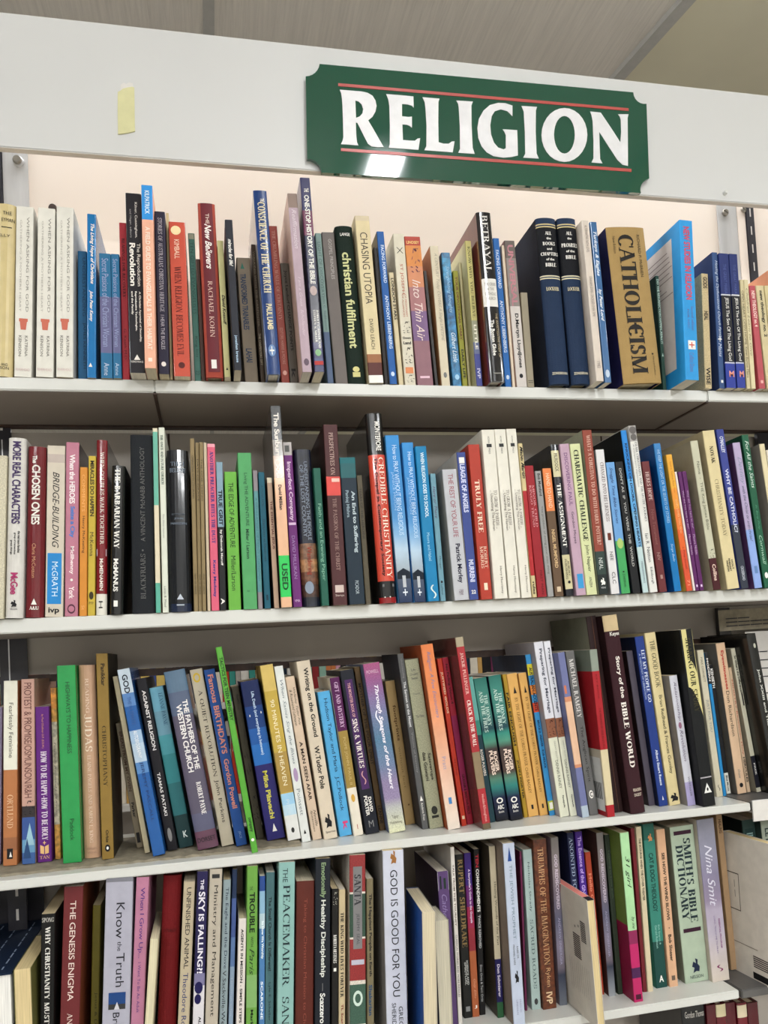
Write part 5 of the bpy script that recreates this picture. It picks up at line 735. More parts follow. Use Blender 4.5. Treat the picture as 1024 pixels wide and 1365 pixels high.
book(3,-43.0,58.3,16.9,200.9,125,-8.08,'p','2f6e72','2f6e72','light blue to dark teal paperback with K on its foot on third shelf',[('LEANNE PAYNE', 0.04, 0.24, 0.7, 0.26, '2a5474', ''), ('K', 0.9, 0.94, 0.6, 0.3, 'cfd8d4', 'Hb')],bands=[(0, 0.15, '6fa4b8'), (0.15, 0.3, '6f98a8'), (0.3, 0.42, '4f98a0'), (0.42, 0.6, '388488'), (0.8, 1, '1a3c3e')],lift=3.6)
book(3,-16.1,35.5,25.2,220.0,136,-8.21,'h','5c5668','5c5668','broad slate-mauve hardcover on Fathers of Western Church on third shelf',[('THE FATHERS OF THE', 0.17, 0.56, 0.72, 0.24, 'e2dedc', 'bc'), ('WESTERN CHURCH', 0.19, 0.57, 0.4, 0.26, 'e2dedc', 'bc'), ('ROBERT PAYNE', 0.63, 0.81, 0.62, 0.22, 'e2dedc', 'bc'), ('DORSET', 0.935, 0.96, 0.5, 0.85, '241c24', 'H')],bands=[(0, 0.12, '5a7288'), (0.12, 0.25, '58647c'), (0.8, 0.9, '5c5c74'), (0.9, 1, '664456')],gl=1,lift=3.6)
book(3,7.3,44.8,15.1,220.5,137,-7.63,'p','b5ac98','b5ac98','cream paperback titled A Quiet Revolution on third shelf',[('#ring', 0.02, 0.075, 0.45, 0.6, 'c4a83c', ''), ('A QUIET REVOLUTION', 0.12, 0.61, 0.5, 0.34, '33302c', ''), ('John Perkins', 0.63, 0.87, 0.5, 0.38, '33302c', '')],lift=3.6)
book(3,24.1,37.1,13.4,219.7,136,-7.83,'p','215090','215090','blue paperback titled Famous Birthdays in orange-pink on third shelf',[('Famous BIRTHDAYS', 0.03, 0.48, 0.5, 0.5, 'cf8c78', 'b'), ('Gordon Powell', 0.51, 0.79, 0.5, 0.45, 'cf8c78', 'b'), ('JBCE', 0.92, 0.96, 0.5, 0.25, '8aa0c4', '')],lift=3.6)
book(3,38.3,8.9,7.4,249.9,133,-7.33,'p','5aa23c','121412','tall slim lime green book titled Tactics, black side on third shelf',[('TACTICS FOR TEEN MINISTRY', 0.05, 0.36, 0.55, 0.55, '17360f', 'b'), ('company', 0.83, 0.9, 0.5, 0.5, '17360f', 'b'), ('#dot', 0.93, 0.945, 0.5, 0.5, 'e6e3dc', '')],gl=1)
book(3,48.1,66.6,9.4,195.0,121,-6.81,'p','4f4a3a','4f4a3a','dark olive-grey book set back right of the lime green book on third shelf',[('#scr', 0.05, 0.6, 0.5, 0.7, '35322a', ''), ('#scr', 0.72, 0.88, 0.5, 0.8, '1c1a16', '')],lift=3.6)
book(3,67.1,50.2,22.8,201.6,125,-7.00,'p','2e2a6c','2e2a6c','blue over purple paperback, yellow author lettering on third shelf',[('Life, Death (and everything in between)', 0.07, 0.47, 0.55, 0.2, 'bcd0e4', 'bc'), ('#dot', 0.2, 0.215, 0.85, 0.06, 'e6e3dc', ''), ('#dot', 0.21, 0.225, 0.22, 0.06, 'e6e3dc', ''), ('Mike Pilavachi', 0.57, 0.87, 0.5, 0.26, 'd2cc5c', 'bc'), ('#tri', 0.9, 0.95, 0.5, 0.25, 'e6e3dc', '')],bands=[(0, 0.16, '1c2c5c'), (0.16, 0.3, '1f4480'), (0.3, 0.4, '2862a8'), (0.4, 0.53, '2f74bc')],lift=3.6)
book(3,88.7,38.8,16.2,220.6,137,-6.41,'p','bca24c','bca24c','golden yellow paperback titled 90 Minutes in Heaven on third shelf',[('90 MINUTES IN HEAVEN', 0.2, 0.69, 0.5, 0.32, 'e8e0c0', ''), ('PIPER', 0.77, 0.86, 0.45, 0.24, 'c4d4dc', ''), ('#dot', 0.93, 0.96, 0.5, 0.25, '333', '')],bands=[(0, 0.15, 'cdb46a'), (0.5, 0.73, 'a88c4c'), (0.735, 0.8, '9cc4dc'), (0.8, 0.86, 'b8d0dc'), (0.86, 1, 'd8d8d4')],lift=3.6)
book(3,103.4,38.3,11.0,222.0,138,-6.28,'p','d6d8d4','d6d8d4','white paperback titled When Saints Sing the Blues on third shelf',[('When Saints Sing the Blues', 0.08, 0.56, 0.5, 0.4, '6c7880', 'i'), ('#dot', 0.58, 0.66, 0.5, 0.5, 'a890b0', ''), ('Poinsett', 0.7, 0.85, 0.5, 0.38, '7c8488', ''), ('#tri', 0.93, 0.955, 0.5, 0.3, '222', '')],gl=1)
book(3,117.9,44.1,11.7,208.1,129,-6.86,'p','cdb8a2','cdb8a2','pinkish-cream paperback titled A Man Seen Afar on third shelf',[('Wellesley Tudor Pole', 0.07, 0.3, 0.7, 0.28, '1e1d20', 'i'), ('& Rosamond Lehmann', 0.08, 0.3, 0.35, 0.28, '1e1d20', 'i'), ('A MAN SEEN AFAR', 0.4, 0.76, 0.5, 0.35, '3c2c26', 'b'), ('Neville', 0.82, 0.92, 0.7, 0.25, '1e1d20', 'i'), ('Spearman', 0.82, 0.95, 0.35, 0.25, '1e1d20', 'i')])
book(3,134.7,40.1,17.3,226.7,102,-6.15,'p','cfc2ae','cfc2ae','cream paperback titled Writing on the Ground, torn top on third shelf',[('Writing on the Ground', 0.04, 0.43, 0.55, 0.42, '26221f', 'b'), ('W.Tudor Pole', 0.48, 0.72, 0.5, 0.36, '26221f', 'b'), ('#bird', 0.86, 0.94, 0.5, 0.5, '1e1d20', ''), ('Spearman', 0.955, 0.97, 0.55, 0.7, '1e1d20', 'H')])
book(3,155.1,48.3,16.1,186.0,115,-6.00,'p','57a4d0','57a4d0','sky blue paperback titled Hudson Taylor and Maria on third shelf',[('Hudson Taylor and Maria', 0.05, 0.56, 0.52, 0.36, '1d3a54', 'c'), ('J.C.Pollock', 0.59, 0.83, 0.5, 0.36, '1d3a54', 'c'), ('k', 0.9, 0.96, 0.6, 0.4, 'd0487c', 'b')])
book(3,171.0,43.8,12.4,203.3,126,-5.90,'p','dcd4c4','dcd4c4','purple, gold and white paperback titled Gift and Mystery on third shelf',[('GIFT AND MYSTERY', 0.03, 0.32, 0.55, 0.42, 'c8a8c4', 'b'), ('POPE JOHN PAUL II', 0.38, 0.68, 0.5, 0.35, 'c8b078', ''), ('#dot', 0.74, 0.79, 0.5, 0.4, 'cfa44c', ''), ('#box', 0.93, 0.96, 0.5, 0.06, 'a85040', '')],bands=[(0, 0.34, '551850'), (0.34, 0.7, '9c8444')])
book(3,189.4,44.6,17.6,212.0,131,-6.25,'p','1a1d28','1a1d28','black paperback on Sins and Virtues with purple plaque on third shelf',[('THE MONSTER BOOK OF', 0.08, 0.29, 0.5, 0.22, 'c89a9c', 'b'), ('SINS & VIRTUES', 0.3, 0.6, 0.5, 0.36, 'e4dcd4', 'b'), ('#s', 0.62, 0.7, 0.5, 0.3, 'c89a9c', ''), ('DAVID', 0.78, 0.87, 0.68, 0.24, 'e6e3dc', 'b'), ('PORTER', 0.77, 0.89, 0.38, 0.26, 'e6e3dc', 'b'), ('M', 0.92, 0.96, 0.5, 0.35, '888', 'H')],panel=(0.06, 0.73, 0.22, 0.8, '4c2a5e'))
book(3,205.7,59.7,7.9,215.2,132,-6.13,'p','5f4a2c','5f4a2c','narrow brown paperback beside the black Sins and Virtues book on third shelf',[('MOTHER OF THE POOR SPIRIT', 0.1, 0.6, 0.5, 0.5, '2c2014', 'b'), ('LEANNE', 0.85, 0.96, 0.5, 0.5, '2c2014', 'b')])
book(3,220.8,38.8,21.7,218.6,136,-6.01,'p','6a7494','6a7494','pastel sea-painted paperback titled Through Seasons of the Heart on third shelf',[('POWELL', 0.04, 0.06, 0.5, 0.72, 'd8b8c8', 'H'), ('Through Seasons of the Heart', 0.13, 0.75, 0.55, 0.3, 'e8e4ec', 'bi'), ('#s', 0.28, 0.4, 0.4, 0.3, 'e0e0ea', ''), ('Tabor', 0.9, 0.92, 0.5, 0.4, '6a665c', 'H'), ('Publishing', 0.935, 0.955, 0.5, 0.7, '6a665c', 'H')],bands=[(0, 0.1, 'a2507c'), (0.1, 0.2, '7c5c90'), (0.2, 0.32, '86789c'), (0.32, 0.45, '4c7c98'), (0.45, 0.6, '5a7894'), (0.6, 0.7, '7a84a4'), (0.7, 0.8, '967494'), (0.8, 0.86, '8c90b0'), (0.86, 1, 'd2d2b0')],gl=1,m='grain')
book(3,247.6,78.1,13.4,193.3,114,-5.27,'p','b09464','b09464','tan paperback titled footprints in lower case on third shelf',[('footprints', 0.17, 0.42, 0.52, 0.42, '6a4e2a', 'b'), ('without feet', 0.46, 0.75, 0.5, 0.25, '8c7448', ''), ('#box', 0.86, 0.87, 0.6, 0.15, '6a4e2a', '')])
book(3,258.6,41.6,8.1,229.2,100,-5.25,'p','5a5a5a','3c3a3c','dark grey paperback titled The Sermon on the Mount on third shelf',[('Understanding', 0.03, 0.14, 0.5, 0.35, '8c8c8c', ''), ('The Sermon on the Mount', 0.16, 0.42, 0.5, 0.42, 'cfcfcf', 'b'), ('Visions of Eternity', 0.45, 0.68, 0.5, 0.35, '909090', ''), ('#tri', 0.81, 0.84, 0.5, 0.5, 'e6e3dc', ''), ('Academic Press', 0.85, 0.95, 0.5, 0.35, 'e6e3dc', '')])
book(3,273.4,39.2,18.4,220.8,137,-5.57,'p','96967c','96967c','speckled sage-green paperback with small grey title lines on third shelf',[('Life', 0.055, 0.07, 0.5, 0.3, '555', 'H'), ('Conversation', 0.08, 0.095, 0.5, 0.6, '555', 'H'), ('Sense', 0.105, 0.12, 0.5, 0.45, '555', 'H'), ('A Survivor', 0.2, 0.21, 0.5, 0.5, '555', 'H'), ('The Oldest', 0.33, 0.345, 0.5, 0.6, '555', 'H'), ('Satsvarupa', 0.56, 0.72, 0.7, 0.26, '3c3a30', 'b'), ('dasa Goswami', 0.55, 0.72, 0.36, 0.26, '3c3a30', 'b'), ('#dot', 0.87, 0.92, 0.5, 0.45, '2c2c28', ''), ('#box', 0.925, 0.94, 0.5, 0.5, '2c2c28', '')],m='grain')
book(3,292.1,23.6,16.4,239.2,118,-5.51,'p','d9824f','a4522c','orange to cream paperback titled Religion: A Few Encounters on third shelf',[('Religion: A Few Encounters', 0.04, 0.4, 0.5, 0.36, '8888a8', 'i'), ('Pratt', 0.61, 0.68, 0.5, 0.3, 'a8a0b4', ''), ('#box', 0.83, 0.865, 0.5, 0.25, '4c84b8', '')],bands=[(0.28, 0.4, 'dd946a'), (0.4, 0.52, 'de9f7c'), (0.52, 0.65, 'deac90'), (0.65, 0.8, 'deb8a2'), (0.8, 0.92, 'dfc6b4'), (0.92, 1, 'dccfc2')])
book(3,310.1,37.6,6.6,220.3,137,-5.46,'p','ba3c28','ba3c28','narrow orange-red paperback right of the orange Religion book on third shelf',[('JUSTIFIED GOLDS', 0.08, 0.33, 0.5, 0.5, 'e0c8a8', 'b'), ('STONE', 0.6, 0.7, 0.5, 0.4, '8c2818', ''), ('#box', 0.94, 0.96, 0.5, 0.5, 'e0c8a8', '')])
book(3,319.9,42.4,8.8,221.3,137,-5.62,'p','9c2438','9c2438','crimson to magenta paperback left of the cracked-wall book on third shelf',[('No Fading Vision 4', 0.04, 0.28, 0.5, 0.45, '4c101c', 'b'), ('GRAHAM & MARTHA PRICE', 0.7, 0.94, 0.5, 0.4, '4c101c', 'b')],bands=[(0.35, 0.8, '8c2450')])
book(3,330.0,5.5,10.7,246.1,137,-5.21,'p','a8343a','6e4440','red paperback titled Crack in the Wall with stone photograph on third shelf',[('JACKIE PULLINGER', 0.08, 0.3, 0.5, 0.4, 'e0b0a8', 'b'), ('CRACK IN THE WALL', 0.33, 0.57, 0.5, 0.45, 'f0dcd4', 'bc'), ('Hodder&Stoughton', 0.82, 0.96, 0.5, 0.4, 'e0b0a8', '')],bands=[(0, 0.05, 'a89c84'), (0.6, 0.79, '8c7a60'), (0.97, 1, '6a5c48')],gl=1)
book(3,349.7,40.0,8.8,193.4,120,-5.93,'p','1f3f48','1f3f48','teal and navy paperback mostly hidden, left of Honey pair on third shelf',[('ROGER PULVERS', 0.5, 0.68, 0.5, 0.4, 'd8d0c4', 'b')],bands=[(0, 0.3, '6aa8a0'), (0.3, 0.4, '3c8c7c')])
book(3,364.8,42.2,18.2,190.9,118,-6.05,'p','1a2038','1a2038','teal to navy paperback The Honey and the Fires, left one on third shelf',[('THE HONEY', 0.12, 0.34, 0.68, 0.28, 'c0d6cc', 'bc'), ('AND THE FIRES', 0.09, 0.38, 0.36, 0.28, 'c0d6cc', 'bc'), ('ROGER', 0.52, 0.66, 0.72, 0.28, 'ecd8c8', 'bc'), ('PULVERS', 0.51, 0.68, 0.4, 0.28, 'ecd8c8', 'bc'), ('#ring', 0.84, 0.88, 0.5, 0.5, 'e6e3dc', ''), ('ABC', 0.89, 0.92, 0.5, 0.5, 'e6e3dc', 'Hb'), ('Books', 0.93, 0.945, 0.5, 0.4, 'e6e3dc', 'H')],bands=[(0, 0.1, '2a6e64'), (0.1, 0.25, '54988a'), (0.25, 0.36, '2c5c5c'), (0.36, 0.4, '1c2c48'), (0.4, 0.45, '4cb89c'), (0.45, 0.5, '5c4c44'), (0.5, 0.66, '23242e'), (0.66, 0.71, '6a5044'), (0.71, 0.76, '3ca48c'), (0.76, 0.84, '24305c'), (0.84, 1, '12141c')])
book(3,383.4,38.5,17.6,193.3,120,-5.78,'p','1a2038','1a2038','teal to navy paperback The Honey and the Fires, right one on third shelf',[('THE HONEY', 0.12, 0.34, 0.68, 0.28, 'c0d6cc', 'bc'), ('AND THE FIRES', 0.09, 0.38, 0.36, 0.28, 'c0d6cc', 'bc'), ('ROGER', 0.52, 0.66, 0.72, 0.28, 'ecd8c8', 'bc'), ('PULVERS', 0.51, 0.68, 0.4, 0.28, 'ecd8c8', 'bc'), ('#ring', 0.84, 0.88, 0.5, 0.5, 'e6e3dc', ''), ('ABC', 0.89, 0.92, 0.5, 0.5, 'e6e3dc', 'Hb'), ('Books', 0.93, 0.945, 0.5, 0.4, 'e6e3dc', 'H')],bands=[(0, 0.1, '2a6e64'), (0.1, 0.25, '54988a'), (0.25, 0.36, '2c5c5c'), (0.36, 0.4, '1c2c48'), (0.4, 0.45, '4cb89c'), (0.45, 0.5, '5c4c44'), (0.5, 0.66, '23242e'), (0.66, 0.71, '6a5044'), (0.71, 0.76, '3ca48c'), (0.76, 0.84, '24305c'), (0.84, 1, '12141c')])
book(3,400.9,50.0,5.6,194.1,120,-5.60,'p','a8882c','a8882c','narrow mustard paperback left of the pale orange pair on third shelf',[('FAIR ENOUGH', 0.13, 0.5, 0.5, 0.6, '1e1d20', 'b'), ('JOHN PORTER', 0.6, 0.87, 0.5, 0.6, '1e1d20', 'b')])
book(3,412.0,50.5,14.8,194.0,120,-5.67,'p','d2a560','d2a560','pale orange paperback By the Light of the Prayer, left one on third shelf',[('#tri', 0.09, 0.14, 0.55, 0.3, '1e1d20', ''), ('BY THE LIGHT OF THE LORDS PRAYER', 0.17, 0.65, 0.55, 0.3, '6c4c24', ''), ('CHRIS BADLEY', 0.66, 0.84, 0.5, 0.28, '6c4c24', ''), ('#box', 0.92, 0.95, 0.5, 0.2, '1e1d20', '')])
book(3,427.2,51.1,11.5,194.2,120,-5.58,'p','d2a560','d2a560','pale orange paperback By the Light of the Prayer, right one on third shelf',[('#tri', 0.09, 0.14, 0.55, 0.3, '1e1d20', ''), ('BY THE LIGHT OF THE LORDS PRAYER', 0.17, 0.65, 0.55, 0.3, '6c4c24', ''), ('CHRIS BADLEY', 0.66, 0.84, 0.5, 0.28, '6c4c24', ''), ('#box', 0.92, 0.95, 0.5, 0.2, '1e1d20', '')])
book(3,437.1,46.0,7.8,218.9,136,-5.47,'p','3c8cc0','28364c','blue paperback with multicoloured blocks titled Australian Accents on third shelf',[('AUSTRALIAN ACCENTS', 0.08, 0.35, 0.5, 0.55, '1d2430', 'bc'), ('BRUCE D. PREWER - ROB PIDLICK', 0.41, 0.71, 0.5, 0.38, '142c48', 'b'), ('#box', 0.92, 0.96, 0.5, 0.6, 'e6e3dc', '')],bands=[(0.06, 0.13, 'cdc23c'), (0.19, 0.25, 'd4843c'), (0.3, 0.36, 'c0482c'), (0.91, 0.97, 'b8c04c')])
book(3,447.9,30.6,13.2,235.0,111,-5.44,'p','d4d4c0','a8a4a8','white paperback titled Preparing for Marriage, left of two on third shelf',[('Preparing for Marriage', 0.04, 0.41, 0.55, 0.4, '4c4e5c', 'b'), ('#scr', 0.45, 0.54, 0.5, 0.9, '4c2418', ''), ('GREAT SCOTT', 0.57, 0.68, 0.6, 0.15, '8c8c80', ''), ('DENNIS RAINEY', 0.68, 0.84, 0.5, 0.3, '6a6c60', ''), ('FamilyLife', 0.88, 0.95, 0.6, 0.2, '333', 'b')],bands=[(0, 0.44, 'd2d2d8'), (0.44, 0.55, '8c5c44')])
book(3,460.2,29.3,9.7,235.6,113,-5.54,'p','d4d4c0','a8a4a8','white paperback titled Preparing for Marriage, right of two on third shelf',[('Preparing for Marriage', 0.04, 0.41, 0.55, 0.4, '4c4e5c', 'b'), ('#scr', 0.45, 0.54, 0.5, 0.9, '4c2418', ''), ('GREAT SCOTT', 0.57, 0.68, 0.6, 0.15, '8c8c80', ''), ('DENNIS RAINEY', 0.68, 0.84, 0.5, 0.3, '6a6c60', ''), ('FamilyLife', 0.88, 0.95, 0.6, 0.2, '333', 'b')],bands=[(0, 0.44, 'd2d2d8'), (0.44, 0.55, '8c5c44')])
book(3,470.3,14.1,9.8,219.3,136,-5.32,'p','70759c','70759c','slim blue-violet paperback with orange-edged stripe on third shelf',[('#box', 0.2, 0.25, 0.3, 0.3, 'c87858', '')],bands=[(0.27, 0.7, 'c88c6c'), (0.3, 0.68, 'd8b498'), (0.93, 1, 'a8b4c0')])
book(3,485.9,22.0,12.6,220.6,137,-5.21,'p','6c6b6a','6c6b6a','grey paperback titled The Anglican Spirit on third shelf',[('MICHAEL RAMSEY', 0.05, 0.41, 0.5, 0.5, 'd2d0cc', 'bc'), ('The Anglican Spirit', 0.46, 0.8, 0.5, 0.4, '2a2a2a', ''), ('#dot', 0.85, 0.9, 0.5, 0.5, 'e6e3dc', ''), ('C', 0.86, 0.89, 0.5, 0.3, '1e1d20', 'Hb')])
book(3,500.6,2.6,10.8,220.3,137,-2.61,'p','a4242c','a4242c','red book with grey-green top and cream foot, barcode on side on third shelf',[('KEY BOOK', 0.15, 0.3, 0.5, 0.2, '6c1418', ''), ('THE PRESENCE OF GOD IN LITURGY', 0.35, 0.6, 0.5, 0.25, '6c1418', '')],bands=[(0, 0.13, '8c9488'), (0.6, 0.93, 'cfc2a0')],sideb=[(0, 0.13, '7c8478'), (0.6, 0.93, 'c4bba8')],sticker=1)
book(3,522.2,23.6,14.5,265.8,118,-4.65,'p','2f1a1a','7f8070','dark brown slipcase standing left of Story Bible World on third shelf',[('#box', 0.0, 0.995, 0.55, 0.03, '7c5440', '')])
book(3,541.2,3.9,21.4,264.9,138,-4.82,'h','3c2026','2c1619','tall dark maroon hardcover titled Story of the Bible World on third shelf',[('Keyes', 0.085, 0.11, 0.6, 0.65, 'd8d4cc', 'Hb'), ('Story of the', 0.21, 0.42, 0.52, 0.34, 'e4dcd4', 'b'), ('BIBLE WORLD', 0.44, 0.77, 0.52, 0.34, 'e4dcd4', 'b'), ('READERS', 0.875, 0.89, 0.6, 0.55, 'c4b8a8', 'Hb'), ('DIGEST', 0.9, 0.915, 0.6, 0.5, 'c4b8a8', 'Hb')],bands=[(0, 0.08, 'c4b08c')],rd=0.15,gl=0)
book(3,583.9,43.2,9.6,215.8,134,-4.99,'p','56505c','2c161c','plain dark grey-violet paperback right of the maroon hardcover on third shelf',[])
book(3,595.7,33.5,13.4,234.9,109,-4.85,'p','263f84','1a2444','blue paperback titled Let My People Go on third shelf',[('LET MY PEOPLE GO', 0.08, 0.39, 0.65, 0.36, 'd4dae4', 'bc'), ('A THEOLOGY OF LIBERATION', 0.1, 0.37, 0.25, 0.2, '98a6c4', 'b'), ('Albert Stuart Reece', 0.67, 0.88, 0.55, 0.28, 'd4dae4', 'b'), ('#tri', 0.94, 0.965, 0.5, 0.2, 'e6e3dc', '')])
book(3,612.2,31.9,16.5,239.2,110,-4.91,'p','d4c598','d4c598','cream paperback titled The Good Book with duck at foot on third shelf',[('THE GOOD BOOK', 0.045, 0.32, 0.55, 0.42, '33302a', 'c'), ('Brian Redhead & Frances Gumley', 0.365, 0.82, 0.55, 0.38, '33302a', 'c'), ('#bird', 0.93, 0.98, 0.5, 0.7, '1e1d20', '')])
book(3,629.5,18.9,12.0,178.8,111,-4.76,'p','ccccd4','8f8a88','white paperback with script title and lilac foot on third shelf',[('Relationship', 0.05, 0.35, 0.5, 0.38, '6a5c74', 'i'), ('#dot', 0.36, 0.41, 0.45, 0.4, '9c6c84', ''), ('Revolution', 0.42, 0.66, 0.5, 0.38, '6a5c74', 'i'), ('WHITAKER', 0.78, 0.93, 0.55, 0.22, '6a6a74', '')],bands=[(0.82, 1, 'a8a0c4')])
book(3,646.4,3.9,18.8,240.7,138,-4.17,'p','16181a','101214','black paperback titled Sharing Our Story on a yellow tongue on third shelf',[('SHARING OUR STORY', 0.05, 0.47, 0.55, 0.42, '3c3a24', 'b'), ('#box', 0.835, 0.842, 0.5, 0.9, 'a8a4a8', ''), ('#tri', 0.87, 0.925, 0.5, 0.6, 'dcdcd8', ''), ('#dot', 0.895, 0.915, 0.5, 0.15, '1e1d20', '')],tongue='cfc68c')
book(3,698.8,56.4,10.3,210.8,131,-4.07,'p','c9c2ac','c9c2ac','slim cream paperback titled Just For You on third shelf',[('MAX CORNETT', 0.05, 0.22, 0.5, 0.3, '5c5c54', ''), ('JUST FOR YOU', 0.34, 0.56, 0.5, 0.45, '7c8890', ''), ('#s', 0.92, 0.96, 0.5, 0.3, '1e1d20', '')])
book(3,707.9,57.9,4.8,206.8,128,-3.83,'p','2a86bc','2a86bc','thin blue and black booklet right of Just For You on third shelf',[('MODERN', 0.04, 0.2, 0.5, 0.6, 'e6e3dc', 'b')],bands=[(0, 0.22, '26282c')])
book(3,722.8,70.0,7.0,188.3,117,-4.45,'p','17181c','17181c','thin black booklet with white label at its foot on third shelf',[('KENSETH', 0.03, 0.18, 0.5, 0.6, 'e6e3dc', 'b'), ('Blue Mount', 0.86, 0.98, 0.5, 0.4, '333', 'b')],bands=[(0.84, 1, 'd6d6cc')])
book(3,738.4,61.1,14.7,219.2,131,-4.70,'p','d4b698','7c766c','pale peach paperback titled Eyewitnesses in red on third shelf',[('Eyewitnesses', 0.05, 0.31, 0.5, 0.4, 'b83c38', 'b'), ('Don Richardson', 0.32, 0.62, 0.5, 0.35, '33302c', ''), ('shaw', 0.84, 0.9, 0.5, 0.3, '7c7c7c', ''), ('#dot', 0.93, 0.96, 0.5, 0.4, '1e1d20', '')])
book(3,753.3,66.5,5.6,183.0,113,-5.16,'p','cdb498','cdb498','thin peach booklet tucked beside Eyewitnesses on third shelf',[('MINISTRY Revelation Holy', 0.1, 0.7, 0.5, 0.5, 'a84c40', ''), ('HERCULES', 0.72, 0.92, 0.5, 0.6, '1e1d20', 'b')])
book(3,766.0,60.8,7.1,211.4,131,-6.97,'p','c6c2ae','a09a88','cream paperback with black lettering and dark foot on third shelf',[("So What's the Difference?", 0.05, 0.31, 0.6, 0.5, '1e1d20', 'bc'), ('#box', 0.31, 0.4, 0.6, 0.3, '1e1d20', ''), ('FRIZ', 0.8, 0.88, 0.5, 0.3, 'e6e3dc', 'b')],bands=[(0.75, 0.97, '22222c')])
book(3,777.7,30.0,14.9,230.8,112,-7.07,'h','2c2c2a','1c1c1b','large charcoal hardcover about the City of Jerusalem on third shelf',[('#dot', 0.06, 0.09, 0.6, 0.25, 'b8b8a8', ''), ('John XXIII and The City of Jerusalem', 0.22, 0.9, 0.5, 0.3, 'c8c8c0', 'b')])
book(4,-205.4,12.0,14.8,200.2,124,2.61,'p','141312','201c1c','black paperback titled Why Christianity Must on fourth shelf',[('SPONG', 0.02, 0.045, 0.5, 0.85, 'd8d4cc', 'H'), ('WHY CHRISTIANITY MUST CHANGE OR DIE', 0.07, 0.95, 0.5, 0.36, 'e2dfd8', 'b')])
book(4,-182.4,12.0,20.9,227.7,141,3.65,'p','6c2c2e','8c4c30','maroon paperback titled The Genesis Enigma on fourth shelf',[('THE GENESIS ENIGMA', 0.07, 0.56, 0.5, 0.3, 'e2d2c8', 'c'), ('ANDREW PARKER', 0.62, 0.95, 0.5, 0.26, 'e2d2c8', '')])
book(4,-157.2,30.0,9.0,199.0,123,3.14,'p','5c5414','5c5414','slim olive paperback between Genesis and Know the Truth on fourth shelf',[('Jesus & Divorce', 0.5, 0.8, 0.6, 0.4, '2c280c', '')])
book(4,-130.8,0.0,29.9,234.8,146,3.60,'p','a9a8b4','a9a8b4','wide pale grey paperback titled Know the Truth on fourth shelf',[('Know', 0.12, 0.29, 0.56, 0.3, '26262c', ''), ('the', 0.305, 0.35, 0.56, 0.16, '26262c', ''), ('Truth', 0.36, 0.52, 0.6, 0.3, '26262c', ''), ('#box', 0.545, 0.625, 0.52, 0.62, '20467c', ''), ('#boxg', 0.6, 0.625, 0.52, 0.62, '3c3c3c', ''), ('#tri', 0.59, 0.625, 0.52, 0.2, 'c8c8cc', ''), ('Bruce Milne', 0.64, 0.9, 0.5, 0.24, '26262c', '')],bands=[(0, 0.02, '7c7c84')])
book(4,-108.5,0.0,14.1,233.1,144,4.39,'p','b27a92','b27a92','mauve-pink paperback titled When I Grow Up on fourth shelf',[('When I Grow Up...', 0.05, 0.39, 0.5, 0.42, '4c2c7c', 'c'), ('I Want To Be An Adult', 0.41, 0.65, 0.5, 0.22, '5c3c7c', ''), ('Ron Ross', 0.72, 0.9, 0.5, 0.4, '4c2c7c', 'b')])
book(4,-96.9,-10.0,8.7,165.5,103,5.89,'f','d2caac','d2caac','cream page edges of a book shelved spine inward, left half on fourth shelf',[])
book(4,-76.7,16.0,21.2,227.2,141,4.57,'h','6e161a','6e161a','dark red cloth hardcover with blank rounded spine on fourth shelf',[('LITURGY', 0.27, 0.285, 0.5, 0.7, '501014', 'H')],rd=0.3,gl=0)
book(4,-57.6,5.0,13.0,221.0,137,4.82,'p','b8ab92','b8ab92','cream paperback titled Unfinished Animal on fourth shelf',[('UNFINISHED ANIMAL', 0.03, 0.45, 0.5, 0.4, '26262a', 'c'), ('Theodore Roszak', 0.47, 0.83, 0.5, 0.42, '2a3a6c', '')])
book(4,-40.3,0.0,12.4,232.5,144,4.17,'p','26204c','26204c','dark purple and white paperback titled The Sky Is Falling on fourth shelf',[('THE', 0.04, 0.09, 0.5, 0.3, 'dcd8e0', 'b'), ('SKY', 0.1, 0.2, 0.5, 0.6, 'dcd8e0', 'b'), ('IS FALLING?!', 0.21, 0.5, 0.5, 0.5, 'dcd8e0', 'b'), ('#dot', 0.54, 0.6, 0.45, 0.75, '1c1850', ''), ('#dot', 0.6, 0.65, 0.4, 0.6, '1c1850', ''), ('ALAN J. ROXBURGH', 0.71, 0.97, 0.6, 0.3, '222', 'b')],bands=[(0.5, 0.56, '7c7898'), (0.56, 1, 'cfcccf')])
book(4,-25.3,0.0,14.5,233.4,145,4.26,'p','b4ab9c','b4ab9c','cream paperback titled Ministry and Management on fourth shelf',[('#box', 0.025, 0.045, 0.5, 0.6, '333', ''), ('#box', 0.055, 0.058, 0.5, 1, '333', ''), ('Ministry and Management', 0.08, 0.72, 0.5, 0.4, '3c3834', ''), ('#box', 0.74, 0.743, 0.5, 1, '333', ''), ('PETER F. RUDGE', 0.76, 0.95, 0.5, 0.28, '333', 'b')])
book(4,-11.8,6.0,8.9,218.3,135,4.17,'p','8e9ca0','8e9ca0','slim grey-blue paperback titled The Eagle and the Dove on fourth shelf',[('The Eagle and the Dove', 0.04, 0.47, 0.52, 0.48, '1f2c44', ''), ('V.Sackville-West', 0.48, 0.8, 0.5, 0.45, '16181c', '')])
book(4,-2.6,15.0,5.6,227.3,141,4.15,'p','5468a0','5468a0','narrow blue to white booklet right of Eagle and Dove on fourth shelf',[('The man who', 0.55, 0.75, 0.5, 0.4, 'b8c0cc', '')],bands=[(0, 0.15, '2c3c5c'), (0.35, 0.5, '6c88b4'), (0.5, 0.8, '9cb0c4'), (0.8, 1, 'c0c4c8')])
